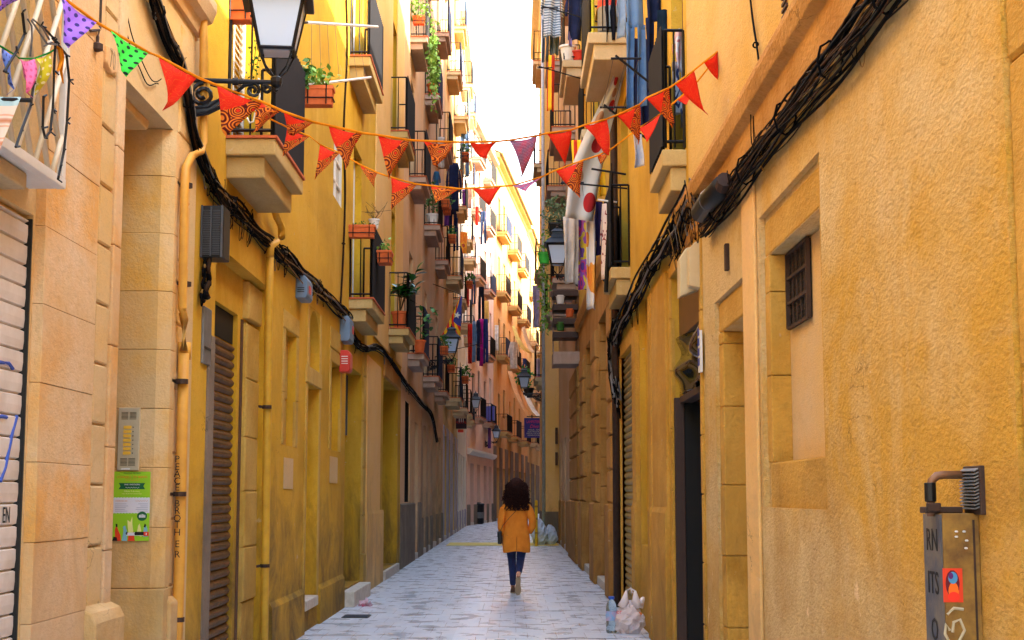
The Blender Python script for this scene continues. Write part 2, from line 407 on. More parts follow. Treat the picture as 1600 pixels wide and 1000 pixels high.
APART = {'plinth', 'blue_graffiti', 'doorstep', 'band', 'pipe_clamp', 'stone_surround', 'pier', 'render_patch', 'niche_surround', 'niche_filling', 'door_jamb', 'stone_pier', 'doorway_stones', 'window_stones', 'meter_boxes', 'twigs', 'contents', 'handle', 'chalk_graffiti', 'paint_chips', 'arm', 'clamp', 'eyes', 'corner_pier', 'upper_render', 'logo_box', 'speaker_slots', 'small_print', 'plant', 'shelf_board'}
class MB:
    """collects the shapes of one mesh, in the coordinates of a wall (or of the world)"""
    def __init__(self, F=WD):
        self.F, self.bm, self.mi = F, bmesh.new(), 0
        self.uv = None
    def P(self, a, b, c):
        return self.F.P(a, b, c)
    def face(self, vs):
        try:
            f = self.bm.faces.new(vs)
            f.material_index = self.mi
            return f
        except ValueError:
            return None
    def quad(self, pts):
        return self.face([self.bm.verts.new(self.P(*p)) for p in pts])
    def box(self, s0, s1, w0, w1, z0, z1, jit=0.0):
        j = (lambda: random.uniform(-jit, jit)) if jit else (lambda: 0)
        v = [self.bm.verts.new(self.P(s + j(), w + j(), z + j())) for s in (s0, s1) for w in (w0, w1) for z in (z0, z1)]
        for q in ((0, 1, 3, 2), (4, 6, 7, 5), (0, 4, 5, 1), (2, 3, 7, 6), (0, 2, 6, 4), (1, 5, 7, 3)):
            self.face([v[k] for k in q])
    def chbox(self, s0, s1, w0, w1, z0, z1, c=0.012, jit=0.002):
        """block whose outer face is chamfered all round"""
        j = lambda: random.uniform(-jit, jit)
        a = [self.bm.verts.new(self.P(s, w0, z)) for s, z in ((s0, z0), (s1, z0), (s1, z1), (s0, z1))]
        m = [self.bm.verts.new(self.P(s + j(), w1 - c, z + j())) for s, z in ((s0, z0), (s1, z0), (s1, z1), (s0, z1))]
        t = [self.bm.verts.new(self.P(s + j(), w1 + j(), z + j())) for s, z in ((s0 + c, z0 + c), (s1 - c, z0 + c), (s1 - c, z1 - c), (s0 + c, z1 - c))]
        for k in range(4):
            n = (k + 1) % 4
            self.face([a[k], a[n], m[n], m[k]])
            self.face([m[k], m[n], t[n], t[k]])
        self.face(t)
        self.face(a[::-1])
    def prism(self, poly, w0, w1):
        lo = [self.bm.verts.new(self.P(s, w0, z)) for s, z in poly]
        hi = [self.bm.verts.new(self.P(s, w1, z)) for s, z in poly]
        self.face(lo[::-1]); self.face(hi)
        for k in range(len(poly)):
            n = (k + 1) % len(poly)
            self.face([lo[k], lo[n], hi[n], hi[k]])
    def prof(self, poly, s0, s1):
        """profile in (w, z) swept along s"""
        lo = [self.bm.verts.new(self.P(s0, w, z)) for w, z in poly]
        hi = [self.bm.verts.new(self.P(s1, w, z)) for w, z in poly]
        self.face(lo[::-1]); self.face(hi)
        for k in range(len(poly)):
            n = (k + 1) % len(poly)
            self.face([lo[k], lo[n], hi[n], hi[k]])
    def ring(self, c, d, r, n, ref=None):
        d = d.normalized()
        a = ref or (Vector((0, 0, 1)) if abs(d.z) < 0.9 else Vector((1, 0, 0)))
        x = d.cross(a).normalized(); y = d.cross(x)
        return [self.bm.verts.new(c + (x * math.cos(2 * math.pi * k / n) + y * math.sin(2 * math.pi * k / n)) * r) for k in range(n)]
    def tube(self, pts, r, n=6, rr=None, caps=True):
        P = [self.P(*p) for p in pts]
        prev = None
        first = None
        for i, p in enumerate(P):
            d = (P[min(i + 1, len(P) - 1)] - P[max(i - 1, 0)])
            if d.length < 1e-6: d = Vector((0, 0, 1))
            rg = self.ring(p, d, rr[i] if rr else r, n)
            if prev:
                # keep rings from twisting
                best = min(range(n), key=lambda k: (rg[k].co - prev[0].co).length)
                rg = rg[best:] + rg[:best]
                for k in range(n):
                    self.face([prev[k], prev[(k + 1) % n], rg[(k + 1) % n], rg[k]])
            else:
                first = rg
            prev = rg
        if caps:
            self.face(first[::-1]); self.face(prev)
    def lathe(self, c, prof, n=16, sq=False):
        """profile of (radius, height) turned about the vertical through c"""
        cx, cy, cz = c
        prev = None
        for r, h in prof:
            rg = [self.bm.verts.new(self.P(cx + r * math.cos(2 * math.pi * (k + 0.5) / n), cy + r * math.sin(2 * math.pi * (k + 0.5) / n), cz + h)) for k in range(n)]
            if prev:
                for k in range(n):
                    self.face([prev[k], prev[(k + 1) % n], rg[(k + 1) % n], rg[k]])
            else:
                self.face(rg[::-1])
            prev = rg
        self.face(prev)
    def leaves(self, c, rad, n, size, long=1.6, droop=0.0):
        for _ in range(n):
            while True:
                q = [random.uniform(-1, 1) for _ in range(3)]
                if sum(k * k for k in q) < 1: break
            p = self.P(c[0] + q[0] * rad[0], c[1] + q[1] * rad[1], c[2] + q[2] * rad[2])
            u = Vector((random.uniform(-1, 1), random.uniform(-1, 1), random.uniform(-1, 0.6) - droop)).normalized()
            v = u.cross(Vector((random.uniform(-1, 1), random.uniform(-1, 1), random.uniform(-1, 1)))).normalized()
            k = size * random.uniform(0.6, 1.3)
            a = self.bm.verts.new(p); b = self.bm.verts.new(p + u * k * 0.5 * long + v * k * 0.45)
            cc = self.bm.verts.new(p + u * k * long); d = self.bm.verts.new(p + u * k * 0.5 * long - v * k * 0.45)
            self.face([a, b, cc, d])
    def islands(self, gap=0.1):
        """faces grouped into pieces that stand apart"""
        seen, isl = set(), []
        for f in self.bm.faces:
            if f in seen: continue
            st, grp = [f], []
            seen.add(f)
            while st:
                q = st.pop(); grp.append(q)
                for v in q.verts:
                    for g in v.link_faces:
                        if g not in seen: seen.add(g); st.append(g)
            P = [v.co for q in grp for v in q.verts]
            isl.append([grp, [min(p[k] for p in P) for k in range(3)], [max(p[k] for p in P) for k in range(3)]])
        out = []
        for i in isl:
            hit = [o for o in out if all(i[1][k] - gap < o[2][k] and o[1][k] - gap < i[2][k] for k in range(3))]
            for o in hit:
                out.remove(o)
                i = [i[0] + o[0], [min(i[1][k], o[1][k]) for k in range(3)], [max(i[2][k], o[2][k]) for k in range(3)]]
            out.append(i)
        return [o[0] for o in out]
    def done(self, name, mat, parent=None, **kw):
        if parent is not None and name in APART and len(self.bm.faces) < 3000:
            groups = self.islands()
            if len(groups) > 1:
                first = None
                for grp in groups:
                    nb = MB(self.F); vm = {}
                    for f in grp:
                        for v in f.verts:
                            if v not in vm: vm[v] = nb.bm.verts.new(v.co)
                        nf = nb.bm.faces.new([vm[v] for v in f.verts]); nf.material_index = f.material_index
                    o = nb.finish(name, mat, parent, **kw)
                    first = first or o
                self.bm.free()
                return first
        return self.finish(name, mat, parent, **kw)
    def finish(self, name, mat, parent=None, bevel=0.0, smooth=False, solid=0.0, subs=0, seg=2):
        bm = self.bm
        bmesh.ops.recalc_face_normals(bm, faces=bm.faces)
        off = root_loc(parent)
        if off.length:
            bmesh.ops.translate(bm, verts=bm.verts, vec=-off)
        me = bpy.data.meshes.new(name)
        bm.to_mesh(me); bm.free()
        for mm in (mat if isinstance(mat, (list, tuple)) else [mat]):
            me.materials.append(mm)
        if smooth:
            me.polygons.foreach_set('use_smooth', [True] * len(me.polygons))
        o = bpy.data.objects.new(name, me)
        col.objects.link(o)
        if parent is not None: o.parent = parent
        if solid:
            md = o.modifiers.new('thickness', 'SOLIDIFY'); md.thickness = solid; md.offset = 0
        if bevel:
            md = o.modifiers.new('edges', 'BEVEL'); md.width = bevel; md.segments = seg; md.limit_method = 'ANGLE'; md.angle_limit = R(40)
        if subs:
            md = o.modifiers.new('smooth', 'SUBSURF'); md.levels = subs; md.render_levels = subs
        return o

def tag(o, label, cat, group=None):
    o['label'] = label; o['category'] = cat
    if group: o['group'] = group
    return o

def dup(root, loc, rotz, label, group):
    r = root.copy(); col.objects.link(r)
    r.location = loc; r.rotation_euler = (0, 0, rotz)
    r['label'] = label; r['group'] = group
    for ch in list(root.children):
        c = ch.copy(); col.objects.link(c); c.parent = r
        for g in list(ch.children):
            d = g.copy(); col.objects.link(d); d.parent = c
    return r

def writing(name, body, loc, rot, size, mat, parent=None, align='CENTER', sx=1.0, shear=0.0, ext=0.0006):
    cu = bpy.data.curves.new(name, 'FONT')
    cu.body = body; cu.size = size; cu.align_x = align; cu.align_y = 'CENTER'
    cu.extrude = ext; cu.shear = shear; cu.resolution_u = 2
    t = bpy.data.objects.new(name, cu)
    col.objects.link(t)
    dg = bpy.context.evaluated_depsgraph_get()
    me = bpy.data.meshes.new_from_object(t.evaluated_get(dg))
    bpy.data.objects.remove(t)
    me.name = name
    me.materials.clear(); me.materials.append(mat)
    mt = Matrix.Translation(Vector(loc) - root_loc(parent)) @ Matrix.Rotation(rot, 4, 'Z') @ Matrix.Rotation(R(90), 4, 'X') @ Matrix.Diagonal((sx, 1, 1, 1))
    me.transform(mt)
    o = bpy.data.objects.new(name, me)
    col.objects.link(o)
    if parent is not None: o.parent = parent
    return o

# ------------------------------------------------------------------ facades
def facade(mb, rect, ops, w=0.0, deep=6.0, back=True, ends=True):
    s0, s1, z0, z1 = rect
    ops = [o for o in ops if o[0] < s1 - 1e-4 and o[1] > s0 + 1e-4 and o[2] < z1 - 1e-4 and o[3] > z0 + 1e-4]
    ops = [(max(o[0], s0), min(o[1], s1), max(o[2], z0), min(o[3], z1), o[4]) for o in ops]
    S = sorted({s0, s1} | {o[0] for o in ops} | {o[1] for o in ops})
    Z = sorted({z0, z1} | {o[2] for o in ops} | {o[3] for o in ops})
    for i in range(len(S) - 1):
        run = None
        for j in range(len(Z) - 1):
            cs, cz = (S[i] + S[i + 1]) / 2, (Z[j] + Z[j + 1]) / 2
            if any(o[0] < cs < o[1] and o[2] < cz < o[3] for o in ops):
                continue
            mb.quad([(S[i], w, Z[j]), (S[i + 1], w, Z[j]), (S[i + 1], w, Z[j + 1]), (S[i], w, Z[j + 1])])
    for a, b, c, d, dp in ops:
        v = w - dp
        mb.quad([(a, w, c), (a, v, c), (a, v, d), (a, w, d)])
        mb.quad([(b, w, c), (b, v, c), (b, v, d), (b, w, d)])
        mb.quad([(a, w, d), (b, w, d), (b, v, d), (a, v, d)])
        if c > 0.02:
            mb.quad([(a, w, c), (b, w, c), (b, v, c), (a, v, c)])
        if back:
            mb.quad([(a, v, c), (b, v, c), (b, v, d), (a, v, d)])
    bmesh.ops.remove_doubles(mb.bm, verts=mb.bm.verts, dist=1e-4)
    if ends:
        for s in (s0, s1):
            mb.quad([(s, w, z0), (s, -deep, z0), (s, -deep, z1), (s, w, z1)])
        mb.quad([(s0, w, z1), (s1, w, z1), (s1, -deep, z1), (s0, -deep, z1)])
        mb.quad([(s0, -deep, z0), (s1, -deep, z0), (s1, -deep, z1), (s0, -deep, z1)])

def surround(mb, op, fw=0.1, w0=-0.02, w1=0.018, sill=0.0, base=0.0, split=0.5):
    """stone blocks round an opening (jambs in courses, a lintel)"""
    a, b, c, d, _ = op
    for (p, q) in ((a - fw, a - 0.002), (b + 0.002, b + fw)):
        z = c
        while z < d - 0.05:
            zn = min(d, z + split * random.uniform(0.85, 1.15))
            if d - zn < 0.15: zn = d
            mb.chbox(p + random.uniform(-.008, .004), q, w0, w1, z + 0.002, zn - 0.002, 0.008)
            z = zn
    mb.chbox(a - fw, b + fw, w0, w1, d + 0.002, d + fw * 1.3, 0.008)
    if sill:
        mb.chbox(a - fw, b + fw, w0, w1 + 0.03, c - sill, c - 0.002, 0.01)

def slats(mb, s0, s1, z0, z1, w, pitch=0.075, thick=0.03):
    """roller shutter: rounded horizontal slats"""
    z = z0
    while z < z1:
        h = min(pitch, z1 - z)
        mb.prof([(w - 0.01, z), (w + 0.004, z + 0.004), (w + thick * 0.8, z + h * 0.35), (w + thick * 0.8, z + h * 0.6), (w + 0.004, z + h * 0.92), (w - 0.01, z + h)], s0, s1)
        z += pitch

def flatslats(mb, s0, s1, z0, z1, w, pitch):
    """roller shutter of flat pressed slats with a groove between them"""
    z = z0
    while z < z1:
        h = min(pitch, z1 - z)
        mb.prof([(w - 0.02, z), (w - 0.013, z + .006), (w - .001, z + .011), (w + 0.003, z + h * .5), (w + .002, z + h - 0.006), (w - 0.007, z + h - .001), (w - 0.02, z + h)], s0, s1)
        z += pitch

def window_part(bld, F, op, frame, pane, w=0.0, bars=(1, 2), fr=0.05, name='window'):
    a, b, c, d, dp = op
    v = w - dp + 0.012
    m = MB(F)
    m.box(a + .002, a + fr, v, v + 0.05, c + .002, d - .002); m.box(b - fr, b - .002, v, v + 0.05, c + .002, d - .002)
    m.box(a + fr, b - fr, v, v + 0.05, d - fr, d - .002); m.box(a + fr, b - fr, v, v + 0.05, c + .002, c + fr)
    for k in range(1, bars[0] + 1):
        s = a + (b - a) * k / (bars[0] + 1); m.box(s - 0.025, s + 0.025, v + .003, v + 0.045, c + fr, d - fr)
    for k in range(1, bars[1] + 1):
        z = c + (d - c) * k / (bars[1] + 1); m.box(a + fr, b - fr, v + .006, v + 0.04, z - 0.015, z + 0.015)
    f = m.done(name, frame, bld)
    g = MB(F); g.box(a + fr * .6, b - fr * .6, v + 0.008, v + 0.02, c + fr * .6, d - fr * .6)
    g.done('pane', pane, f)
    return f

def shutter_pair(bld, F, op, mat, w=0.0, name='louvred_shutter'):
    """slatted wooden shutters closed in an opening"""
    a, b, c, d, dp = op
    v = w - dp + 0.015
    m = MB(F)
    mid = (a + b) / 2
    for p, q in ((a + .01, mid - .005), (mid + .005, b - .01)):
        m.box(p, p + .05, v, v + .04, c + .01, d - .01); m.box(q - .05, q, v, v + .04, c + .01, d - .01)
        m.box(p + .05, q - .05, v, v + .04, c + .01, c + .08); m.box(p + .05, q - .05, v, v + .04, d - .08, d - .01)
        z = c + .1
        while z < d - .1:
            m.prof([(v + .005, z + .03), (v + .03, z), (v + .036, z + .006), (v + .011, z + .036)], p + .05, q - .05)
            z += 0.06
    return m.done(name, mat, bld)

def balcony(bld, F, s0, s1, w, z, slab='slabedge', rail=1.0, screen=None, bars=True, step=(0.12, 0.16, 0.1), tile=True, panel=None, rough=0):
    h1, h2, ins = step
    m = MB(F)
    m.box(s0, s1, -0.02, w, z - h1, z)
    m.box(s0 + ins * .6, s1 - ins * .6, -0.02, w - ins, z - h1 - h2, z - h1 - .0015)
    o = m.done('balcony', M[slab], bld, bevel=0.012)
    if tile:
        m = MB(F); m.box(s0 - .015, s1 + .015, .0, w + .015, z + .001, z + .022); m.done('tile_edge', M['terracotta'], o)
    m = MB(F)
    t = z + rail
    e = w - 0.03
    zz = z + 0.07
    for (p0, p1) in (((s0 + .03, 0.01), (s0 + .03, e)), ((s0 + .03, e), (s1 - .03, e)), ((s1 - .03, e), (s1 - .03, .01))):
        L = math.hypot(p1[0] - p0[0], p1[1] - p0[1])
        for q in (t, zz):
            m.tube([(p0[0], p0[1], q), (p1[0], p1[1], q)], 0.014, 4)
        n = max(2, int(L / 0.115))
        for k in range(n + 1):
            s = p0[0] + (p1[0] - p0[0]) * k / n; ww = p0[1] + (p1[1] - p0[1]) * k / n
            m.tube([(s, ww, z + .02), (s, ww, t)], 0.008 if k % n else .014, 4)
    m.done('railing', M['iron'], o)
    if screen:
        m = MB(F)
        n = max(4, int((s1 - s0) / .05))
        top = t + random.uniform(-.05, .04)
        pts = []
        for k in range(n + 1):
            s = s0 + .02 + (s1 - s0 - .04) * k / n
            pts.append((s, e + .022 + (.012 if k % 2 else 0)))
        lo = [m.bm.verts.new(F.P(s, q, z + .03)) for s, q in pts]; hi = [m.bm.verts.new(F.P(s, q, top)) for s, q in pts]
        for k in range(n):
            m.face([lo[k], lo[k + 1], hi[k + 1], hi[k]])
        m.done('screen', M[screen], o, solid=0.006)
    if panel:
        m = MB(F)
        n = 9
        for k in range(n):
            za, zb = z + .05 + (rail * .72) * k / n, z + .05 + (rail * .72) * (k + 1) / n - .008
            m.box(s0 + .045, s0 + .06, .02, e - .02, za, zb, .002)
        m.done('end_screen', M[panel], o)
    return o

def bdoor(s0, s1, z, h=2.25, dp=0.16):
    c = (s0 + s1) / 2; hw = min(0.55, (s1 - s0) / 2 - .12)
    return (c - hw, c + hw, z, z + h, dp)

def intervals(s0, s1, cuts):
    out, cur = [], s0
    for a, b in sorted(cuts):
        if a > cur: out.append((cur, min(a, s1)))
        cur = max(cur, b)
    if cur < s1: out.append((cur, s1))
    return [(a, b) for a, b in out if b - a > 0.03]

def wire(path, F, w=0.04, sag=0):
    """pixel path on a wall -> wall coordinates, smoothed"""
    P = [F.hit(u, v, w) for u, v in path]
    out = []
    for i in range(len(P) - 1):
        p0 = P[max(i - 1, 0)]; p1 = P[i]; p2 = P[i + 1]; p3 = P[min(i + 2, len(P) - 1)]
        for k in range(5):
            t = k / 5
            out.append(tuple(0.5 * ((2 * p1[q]) + (-p0[q] + p2[q]) * t + (2 * p0[q] - 5 * p1[q] + 4 * p2[q] - p3[q]) * t * t + (-p0[q] + 3 * p1[q] - 3 * p2[q] + p3[q]) * t ** 3) for q in (0, 1)))
    out.append(P[-1])
    return out

def cables(name, label, F, path, n, spread, r=(.006, .016), cat='cables', w=0.05, ties=3, mats=('cable', 'cable', 'cable', 'cable', 'cablebrown', 'cable', 'cablegrey', 'cableyellow'), loops=0, group=None, bulge=None):
    base = wire(path, F, w)
    c0 = base[0]
    root = MB(F)
    L = len(base)
    for k in range(n):
        ph, am = random.uniform(0, 6.28), random.uniform(0.3, 1)
        oz, ow = random.gauss(0, spread * .6), random.uniform(0, spread * 1.1)
        fr = random.uniform(.3, 1.1)
        pts = []
        for i, (s, z) in enumerate(base):
            q = 1.0 if not bulge else bulge(i / L)
            a = math.sin(ph + fr * i * .9) * spread * .5 * am
            pts.append((s + a * .4, max(.012, w * .3 + ow * q), z + (oz + a) * q))
        root.mi = random.randrange(len(mats))
        root.tube(pts, random.uniform(*r), 5)
    for k in range(loops):
        i = random.randrange(2, L - 2)
        s, z = base[i]
        rr = random.uniform(.04, .12) * (spread / .05)
        root.mi = random.randrange(len(mats))
        a0 = random.uniform(0, 6)
        w0_, w1_ = random.uniform(.02, spread), random.uniform(.0, spread * .8)
        pts = [(s + rr * .6 * math.cos(a0 + t * .33), w0_ + w1_ * (.5 + .5 * math.sin(a0 + t * .3)), z - rr * .4 + rr * math.sin(a0 + t * .33)) for t in range(15)]
        root.tube(pts, r[0], 5)
    root.mi = 0
    for k in range(ties):
        i = int((k + .5) / ties * (L - 1))
        s, z = base[i]; s2, z2 = base[min(i + 1, L - 1)]
        d = math.hypot(s2 - s, z2 - z) or 1
        ds, dz = -(z2 - z) / d, (s2 - s) / d
        rr = spread * 1.15
        root.tube([(s + ds * rr * math.cos(t * .785), .012 + spread * .6 + rr * .62 * math.sin(t * .785), z + dz * rr * math.cos(t * .785)) for t in range(9)], .006, 4)
    o = root.done(name, [M[q] for q in mats], None, smooth=True)
    return tag(o, label, cat, group)

def plan(mb, poly, z0, z1):
    """footprint in (s, w) raised from z0 to z1"""
    lo = [mb.bm.verts.new(mb.P(s, w, z0)) for s, w in poly]
    hi = [mb.bm.verts.new(mb.P(s, w, z1)) for s, w in poly]
    mb.face(lo[::-1]); mb.face(hi)
    for k in range(len(poly)):
        n = (k + 1) % len(poly)
        mb.face([lo[k], lo[n], hi[n], hi[k]])

# ================================================================== ground
def flat(name, mat, x0, x1, y0, y1, z, kind='structure'):
    m = MB(); m.quad([(x0, y0, z), (x1, y0, z), (x1, y1, z), (x0, y1, z)])
    o = m.done(name, mat); o['kind'] = kind
    return o
M['earth'] = simple('distant_ground', (120, 112, 104), 0.9, 0, 0.3, 0.2)
M['slabs'] = paving('grey_blue_street_slabs', 0.3, 0.62, (182, 192, 206), (198, 206, 216), (124, 126, 134), 0.13)
M['band'] = paving('smooth_centre_band', 0.9, 1.2, (200, 210, 224), (208, 216, 228), (84, 88, 98), 0.0)
M['yellowline'] = simple('worn_yellow_paint', (236, 210, 70), 0.7, 0, 0.3, 6, 0.1, 0.4, (214, 196, 120))
M['grate'] = simple('dark_grating', (58, 66, 84), 0.5, 0.5, 0.3, 12)
flat('ground', M['earth'], -60, 60, -12, 200, -0.02)
flat('street_paving', M['slabs'], -8, 16, -6, 170, 0.0)
flat('street_centre_band', M['band'], -0.60, -0.27, -6, 80, 0.004)
flat('road_marking', M['yellowline'], -1.9, 1.36, 43.4, 46.4, 0.009)
gr = thing('drain_grate', 'small dark metal drain grate set in the paving near the yellow wall', 'drain', (-1.9, 18.2, 0))
m = MB(); m.box(-2.02, -1.7, 18.0, 18.42, 0.001, 0.008); m.done('frame', M['iron'], gr)
m = MB()
for k in range(9): m.box(-2.0, -1.72, 18.03 + k * .042, 18.05 + k * .042, .009, .013)
m.done('grating', M['grate'], gr)

# ================================================================== LEFT: pink stone house
b1 = thing('stone_house', 'pinkish stone house front with a white roller shutter and a deep entrance', 'house', (XL, 8, 0))
sh_end = FL.s(39); alc0, alc1 = FL.s(179, 740, .035) + .02, 9.55
zal = 3.80
ops = [(4.2, sh_end, 0, 2.72, .05), (4.6, 6.62, 2.9, 4.9, .22), (alc0, alc1, 0, zal, 1.0)]
m = MB(FL); facade(m, (-3, 10.25, 0, 6.6), ops); m.done('wall', M['panel'], b1)
# roller shutter
m = MB(FL); flatslats(m, 4.22, sh_end - .01, .03, 2.7, -.022, .098); sh = m.done('roller_shutter', M['whiteshutter'], b1)
m = MB(FL); m.box(sh_end - .012, sh_end + .012, -.045, -.002, 0.0, 2.7); m.done('guide_rail', M['black'], sh)
m = MB(FL)                                   # blue spray on the shutter
for pts in ([(-12, 568), (0, 566), (14, 568), (20, 576)], [(26, 650), (20, 672), (14, 700), (8, 730), (0, 752)], [(-8, 655), (2, 650), (10, 652)]):
    q = [FL.hit(u, v, -.02) for u, v in pts]
    m.tube([(s, -.02, z) for s, z in q], .009, 5)
m.done('blue_graffiti', M['blueink'], sh)
s_, z_ = FL.hit(5, 806, -.03)
writing('black_graffiti', 'EN', FL.P(s_, -.016, z_), R(90), .1, M['ink'], sh, sx=.8)
# pilaster of chamfered blocks
p0, p1 = FL.s(42), FL.s(136)
m = MB(FL)
zj = [0.0, .46]
z = FL.z(100, 842) - .0
zz = [z + .362 * k for k in range(-3, 12)]
zz = [q for q in zz if q > .5]
zz = [.5] + [q for q in zz if q > .62]
for k in range(len(zz) - 1):
    a, b = zz[k] + .001, zz[k + 1] - .001
    j = random.uniform(-.003, .003)
    plan(m, [(p0, -.03), (p1, -.03), (p1, .012 + j), (p1 - .1, .05 + j), (p0, .05 + j)], a, b)
m.done('pilaster', M['pinkstone'], b1, bevel=.003)
# block panel with sunk joints
def blockpanel(s0, s1, z0, z1, h, w, mat, name='stone_panel', zoff=0):
    m = MB(FL)
    z = z0 + zoff
    while z < z1:
        m.chbox(s0, s1, -.02, w, max(z, z0) + .006, min(z + h, z1) - .006, .009)
        z += h
    m.done(name, mat, b1)
q0, q1 = p1 + .01, FL.s(168, 700, .035)
zb = FL.z(160, 758)
blockpanel(q0, q1, .62, 4.9, .318, .022, M['panel'], zoff=(zb - .62) % .318 - .318)
m = MB(FL)
z = .6
while z < 3.9:
    plan(m, [(q1 + .01, -.02), (alc0 - .003, -.02), (alc0 - .003, .02), (alc0 - .02, .035), (q1 + .01, .035)], z, z + .55 - .004); z += .55
m.done('door_jamb', M['pinkstone'], b1, bevel=.008)
m = MB(FL)                                   # plinth with a sloping ledge
pz = FL.z(150, 958, .09)
m.prof([(-.02, 0), (.11, 0), (.11, pz - .05), (.085, pz), (-.02, pz + .05)], p1 - .12, alc0 - .002)
m.prof([(-.02, 0), (.07, 0), (.07, .42), (.045, .49), (-.02, .495)], p0, p1 - .122)
m.prof([(-.02, 0), (.06, 0), (.06, FL.z(250, 935) - .03), (.02, FL.z(250, 935)), (-.02, FL.z(250, 935))], alc1 - .002, FL.s(276))
m.done('plinth', M['jambstone'], b1, bevel=.012)
# far jamb of the entrance, facing down the street
m = MB(FL)
jz = [0.02, FL.z(225, 926)]
h = .375
while jz[-1] + h < zal - .1: jz.append(jz[-1] + h)
jz.append(zal - .003)
for k in range(len(jz) - 1):
    j = random.uniform(0, .006)
    if k == 0:
        m.box(alc1 - .11, alc1 + .02, -.95, .035, jz[0], jz[1] - .003)
    else:
        plan(m, [(alc1 - .065 - j, -.95), (alc1 - .065 - j, -.06), (alc1 - .02, .02), (alc1 + .1, .02), (alc1 + .1, -.95)], jz[k] + .001, jz[k + 1] - .001)
m.done('entrance_jamb', M['jambstone'], b1, bevel=.004)
m = MB(FL); m.box(alc0 + .01, alc1 - .07, -.99, -.95, 0, zal - .01); m.done('entrance_door', M['wood'], b1)
m = MB(FL)
m.prism([(alc0 + .02, zal - .001), (alc0 + .02, zal - .05), (alc1 - .3, zal - .07), (alc1 - .25, zal - .001)], -.4, -.1)
m.done('lintel_patch', M['jambstone'], b1, bevel=.01)
blockpanel(alc1 + .105, 10.02, .55, 4.55, .42, .012, M['jambstone'], zoff=-.1)
m = MB(FL); m.prof([(-.02, 4.62), (.03, 4.62), (.05, 4.7), (.1, 4.72), (.13, 4.8), (.13, 4.86), (-.02, 4.9)], 8.4, 10.18); m.done('cornice', M['pinkstone'], b1)
# window box with lattice, sill and window behind
gx, gw = .16, .16
g0, g1 = 4.6, FL.s(99, 290, gw)
gz0 = FL.z(99, 296, gw); gz1 = 4.9
m = MB(FL)
m.box(g0, g1, gw - .03, gw + .012, gz0, gz0 + .045); m.box(g1 - .035, g1 + .005, gw - .024, gw + .008, gz0 + .046, gz1)
m.box(g0, g1, 0, gw - .032, gz0 + .002, gz0 + .028)
wf = m.done('window_ledge', M['whitepaint'], b1, bevel=.004)
m = MB(FL)
m.box(g0, g1 - .35, .0, gw - .05, gz0 - .075, gz0 - .002); m.done('window_soffit', M['sill'], b1, bevel=.01)
m = MB(FL)
pitch = .235; ang = 1.55
n = 0
for sg in (1, -1):
    s = g0 - 3
    while s < g1 + 3:
        pts = [(s, gz0 + .04), (s + sg * (gz1 - gz0) / ang, gz1)]
        # clip to the frame
        (a, za), (b, zb_) = pts
        lo, hi = g0 + .01, g1 - .02
        def zat(x): return za + (x - a) * (zb_ - za) / (b - a)
        xa, xb = sorted((a, b)); xa2, xb2 = max(xa, lo), min(xb, hi)
        if xb2 - xa2 > .03:
            m.tube([(xa2, gw - (.006 if sg > 0 else .02), zat(xa2)), (xb2, gw - (.006 if sg > 0 else .02), zat(xb2))], .013, 6)
        s += pitch
m.done('lattice', M['lattice'], b1, smooth=True)
window_part(b1, FL, (4.6, 6.62, 2.9, 4.9, .22), M['whitepaint'], M['pane'], bars=(3, 1))
m = MB(FL); m.box(5.9, 6.3, -.2, -.175, 2.98, 4.2); m.done('curtain', M['palepane'], b1)

# ================================================================== LEFT: yellow house
b2 = thing('yellow_house', 'deep yellow plastered house with a brown roller shutter and blind niches', 'house', (XL, 16, 0))
A = (FL.s(331), FL.s(418), 0, FL.z(416, 447), .13)
n1 = (FL.s(442), FL.s(460), FL.z(452, 697), FL.z(460, 524), .1)
n2 = (FL.s(480), FL.s(497), FL.z(490, 577), FL.z(497, 488), .13)
n3 = (FL.s(478), FL.s(497), FL.z(488, 935), FL.z(492, 605), .2)
n4 = (FL.s(515), FL.s(530), FL.z(522, 704), FL.z(528, 572), .12)
d5 = (FL.s(539), FL.s(564), .22, FL.z(550, 574), .28)
w6 = (FL.s(515), FL.s(533), FL.z(530, 320), FL.z(520, 190), .1)
bal2 = [(FL.s(353, 216), FL.s(353, 216) + 1.55, .38, FL.z(353, 216)), (FL.s(546, 88), FL.s(546, 88) + 2.0, .28, FL.z(546, 88)), (FL.s(545, 467), FL.s(545, 467) + 1.9, .32, FL.z(545, 467))]
doors2 = [bdoor(a, b, z) for a, b, w, z in bal2]
m = MB(FL)
facade(m, (10.25, 22.6, 0, 9.4), [n1, n2, n3, n4, d5, w6] + doors2 + [A], back=False)
# the sunk bay round the brown shutter
shp = (A[0] + .05, FL.s(372, 490, -.13), 0, FL.z(371, 492, -.13), .05)
facade(m, (A[0], A[1], 0, A[3]), [shp], w=-.13, ends=False)
for op in (n1, n2, n3, n4):
    v = -op[4]
    m.quad([(op[0], v, op[2]), (op[1], v, op[2]), (op[1], v, op[3]), (op[0], v, op[3])])
for op in [d5, w6] + doors2:
    v = -op[4]
    m.quad([(op[0], v, op[2]), (op[1], v, op[2]), (op[1], v, op[3]), (op[0], v, op[3])])
m.done('wall', M['yellow'], b2)
m = MB(FL); slats(m, shp[0] + .01, shp[1] - .01, .02, shp[3] - .26, -.175, .075, .03); m.done('roller_shutter', M['brownshutter'], b2)
m = MB(FL)
m.box(shp[0] + .005, shp[1] - .005, -.178, -.17, shp[3] - .25, shp[3] - .005); m.done('shutter_box', M['darkvoid'], b2)
m = MB(FL); m.box(shp[1] + .12, shp[1] + .2, -.14, -.118, .0, shp[3] - .02); m.done('door_frame', M['wood'], b2)
m = MB(FL)
z = .02
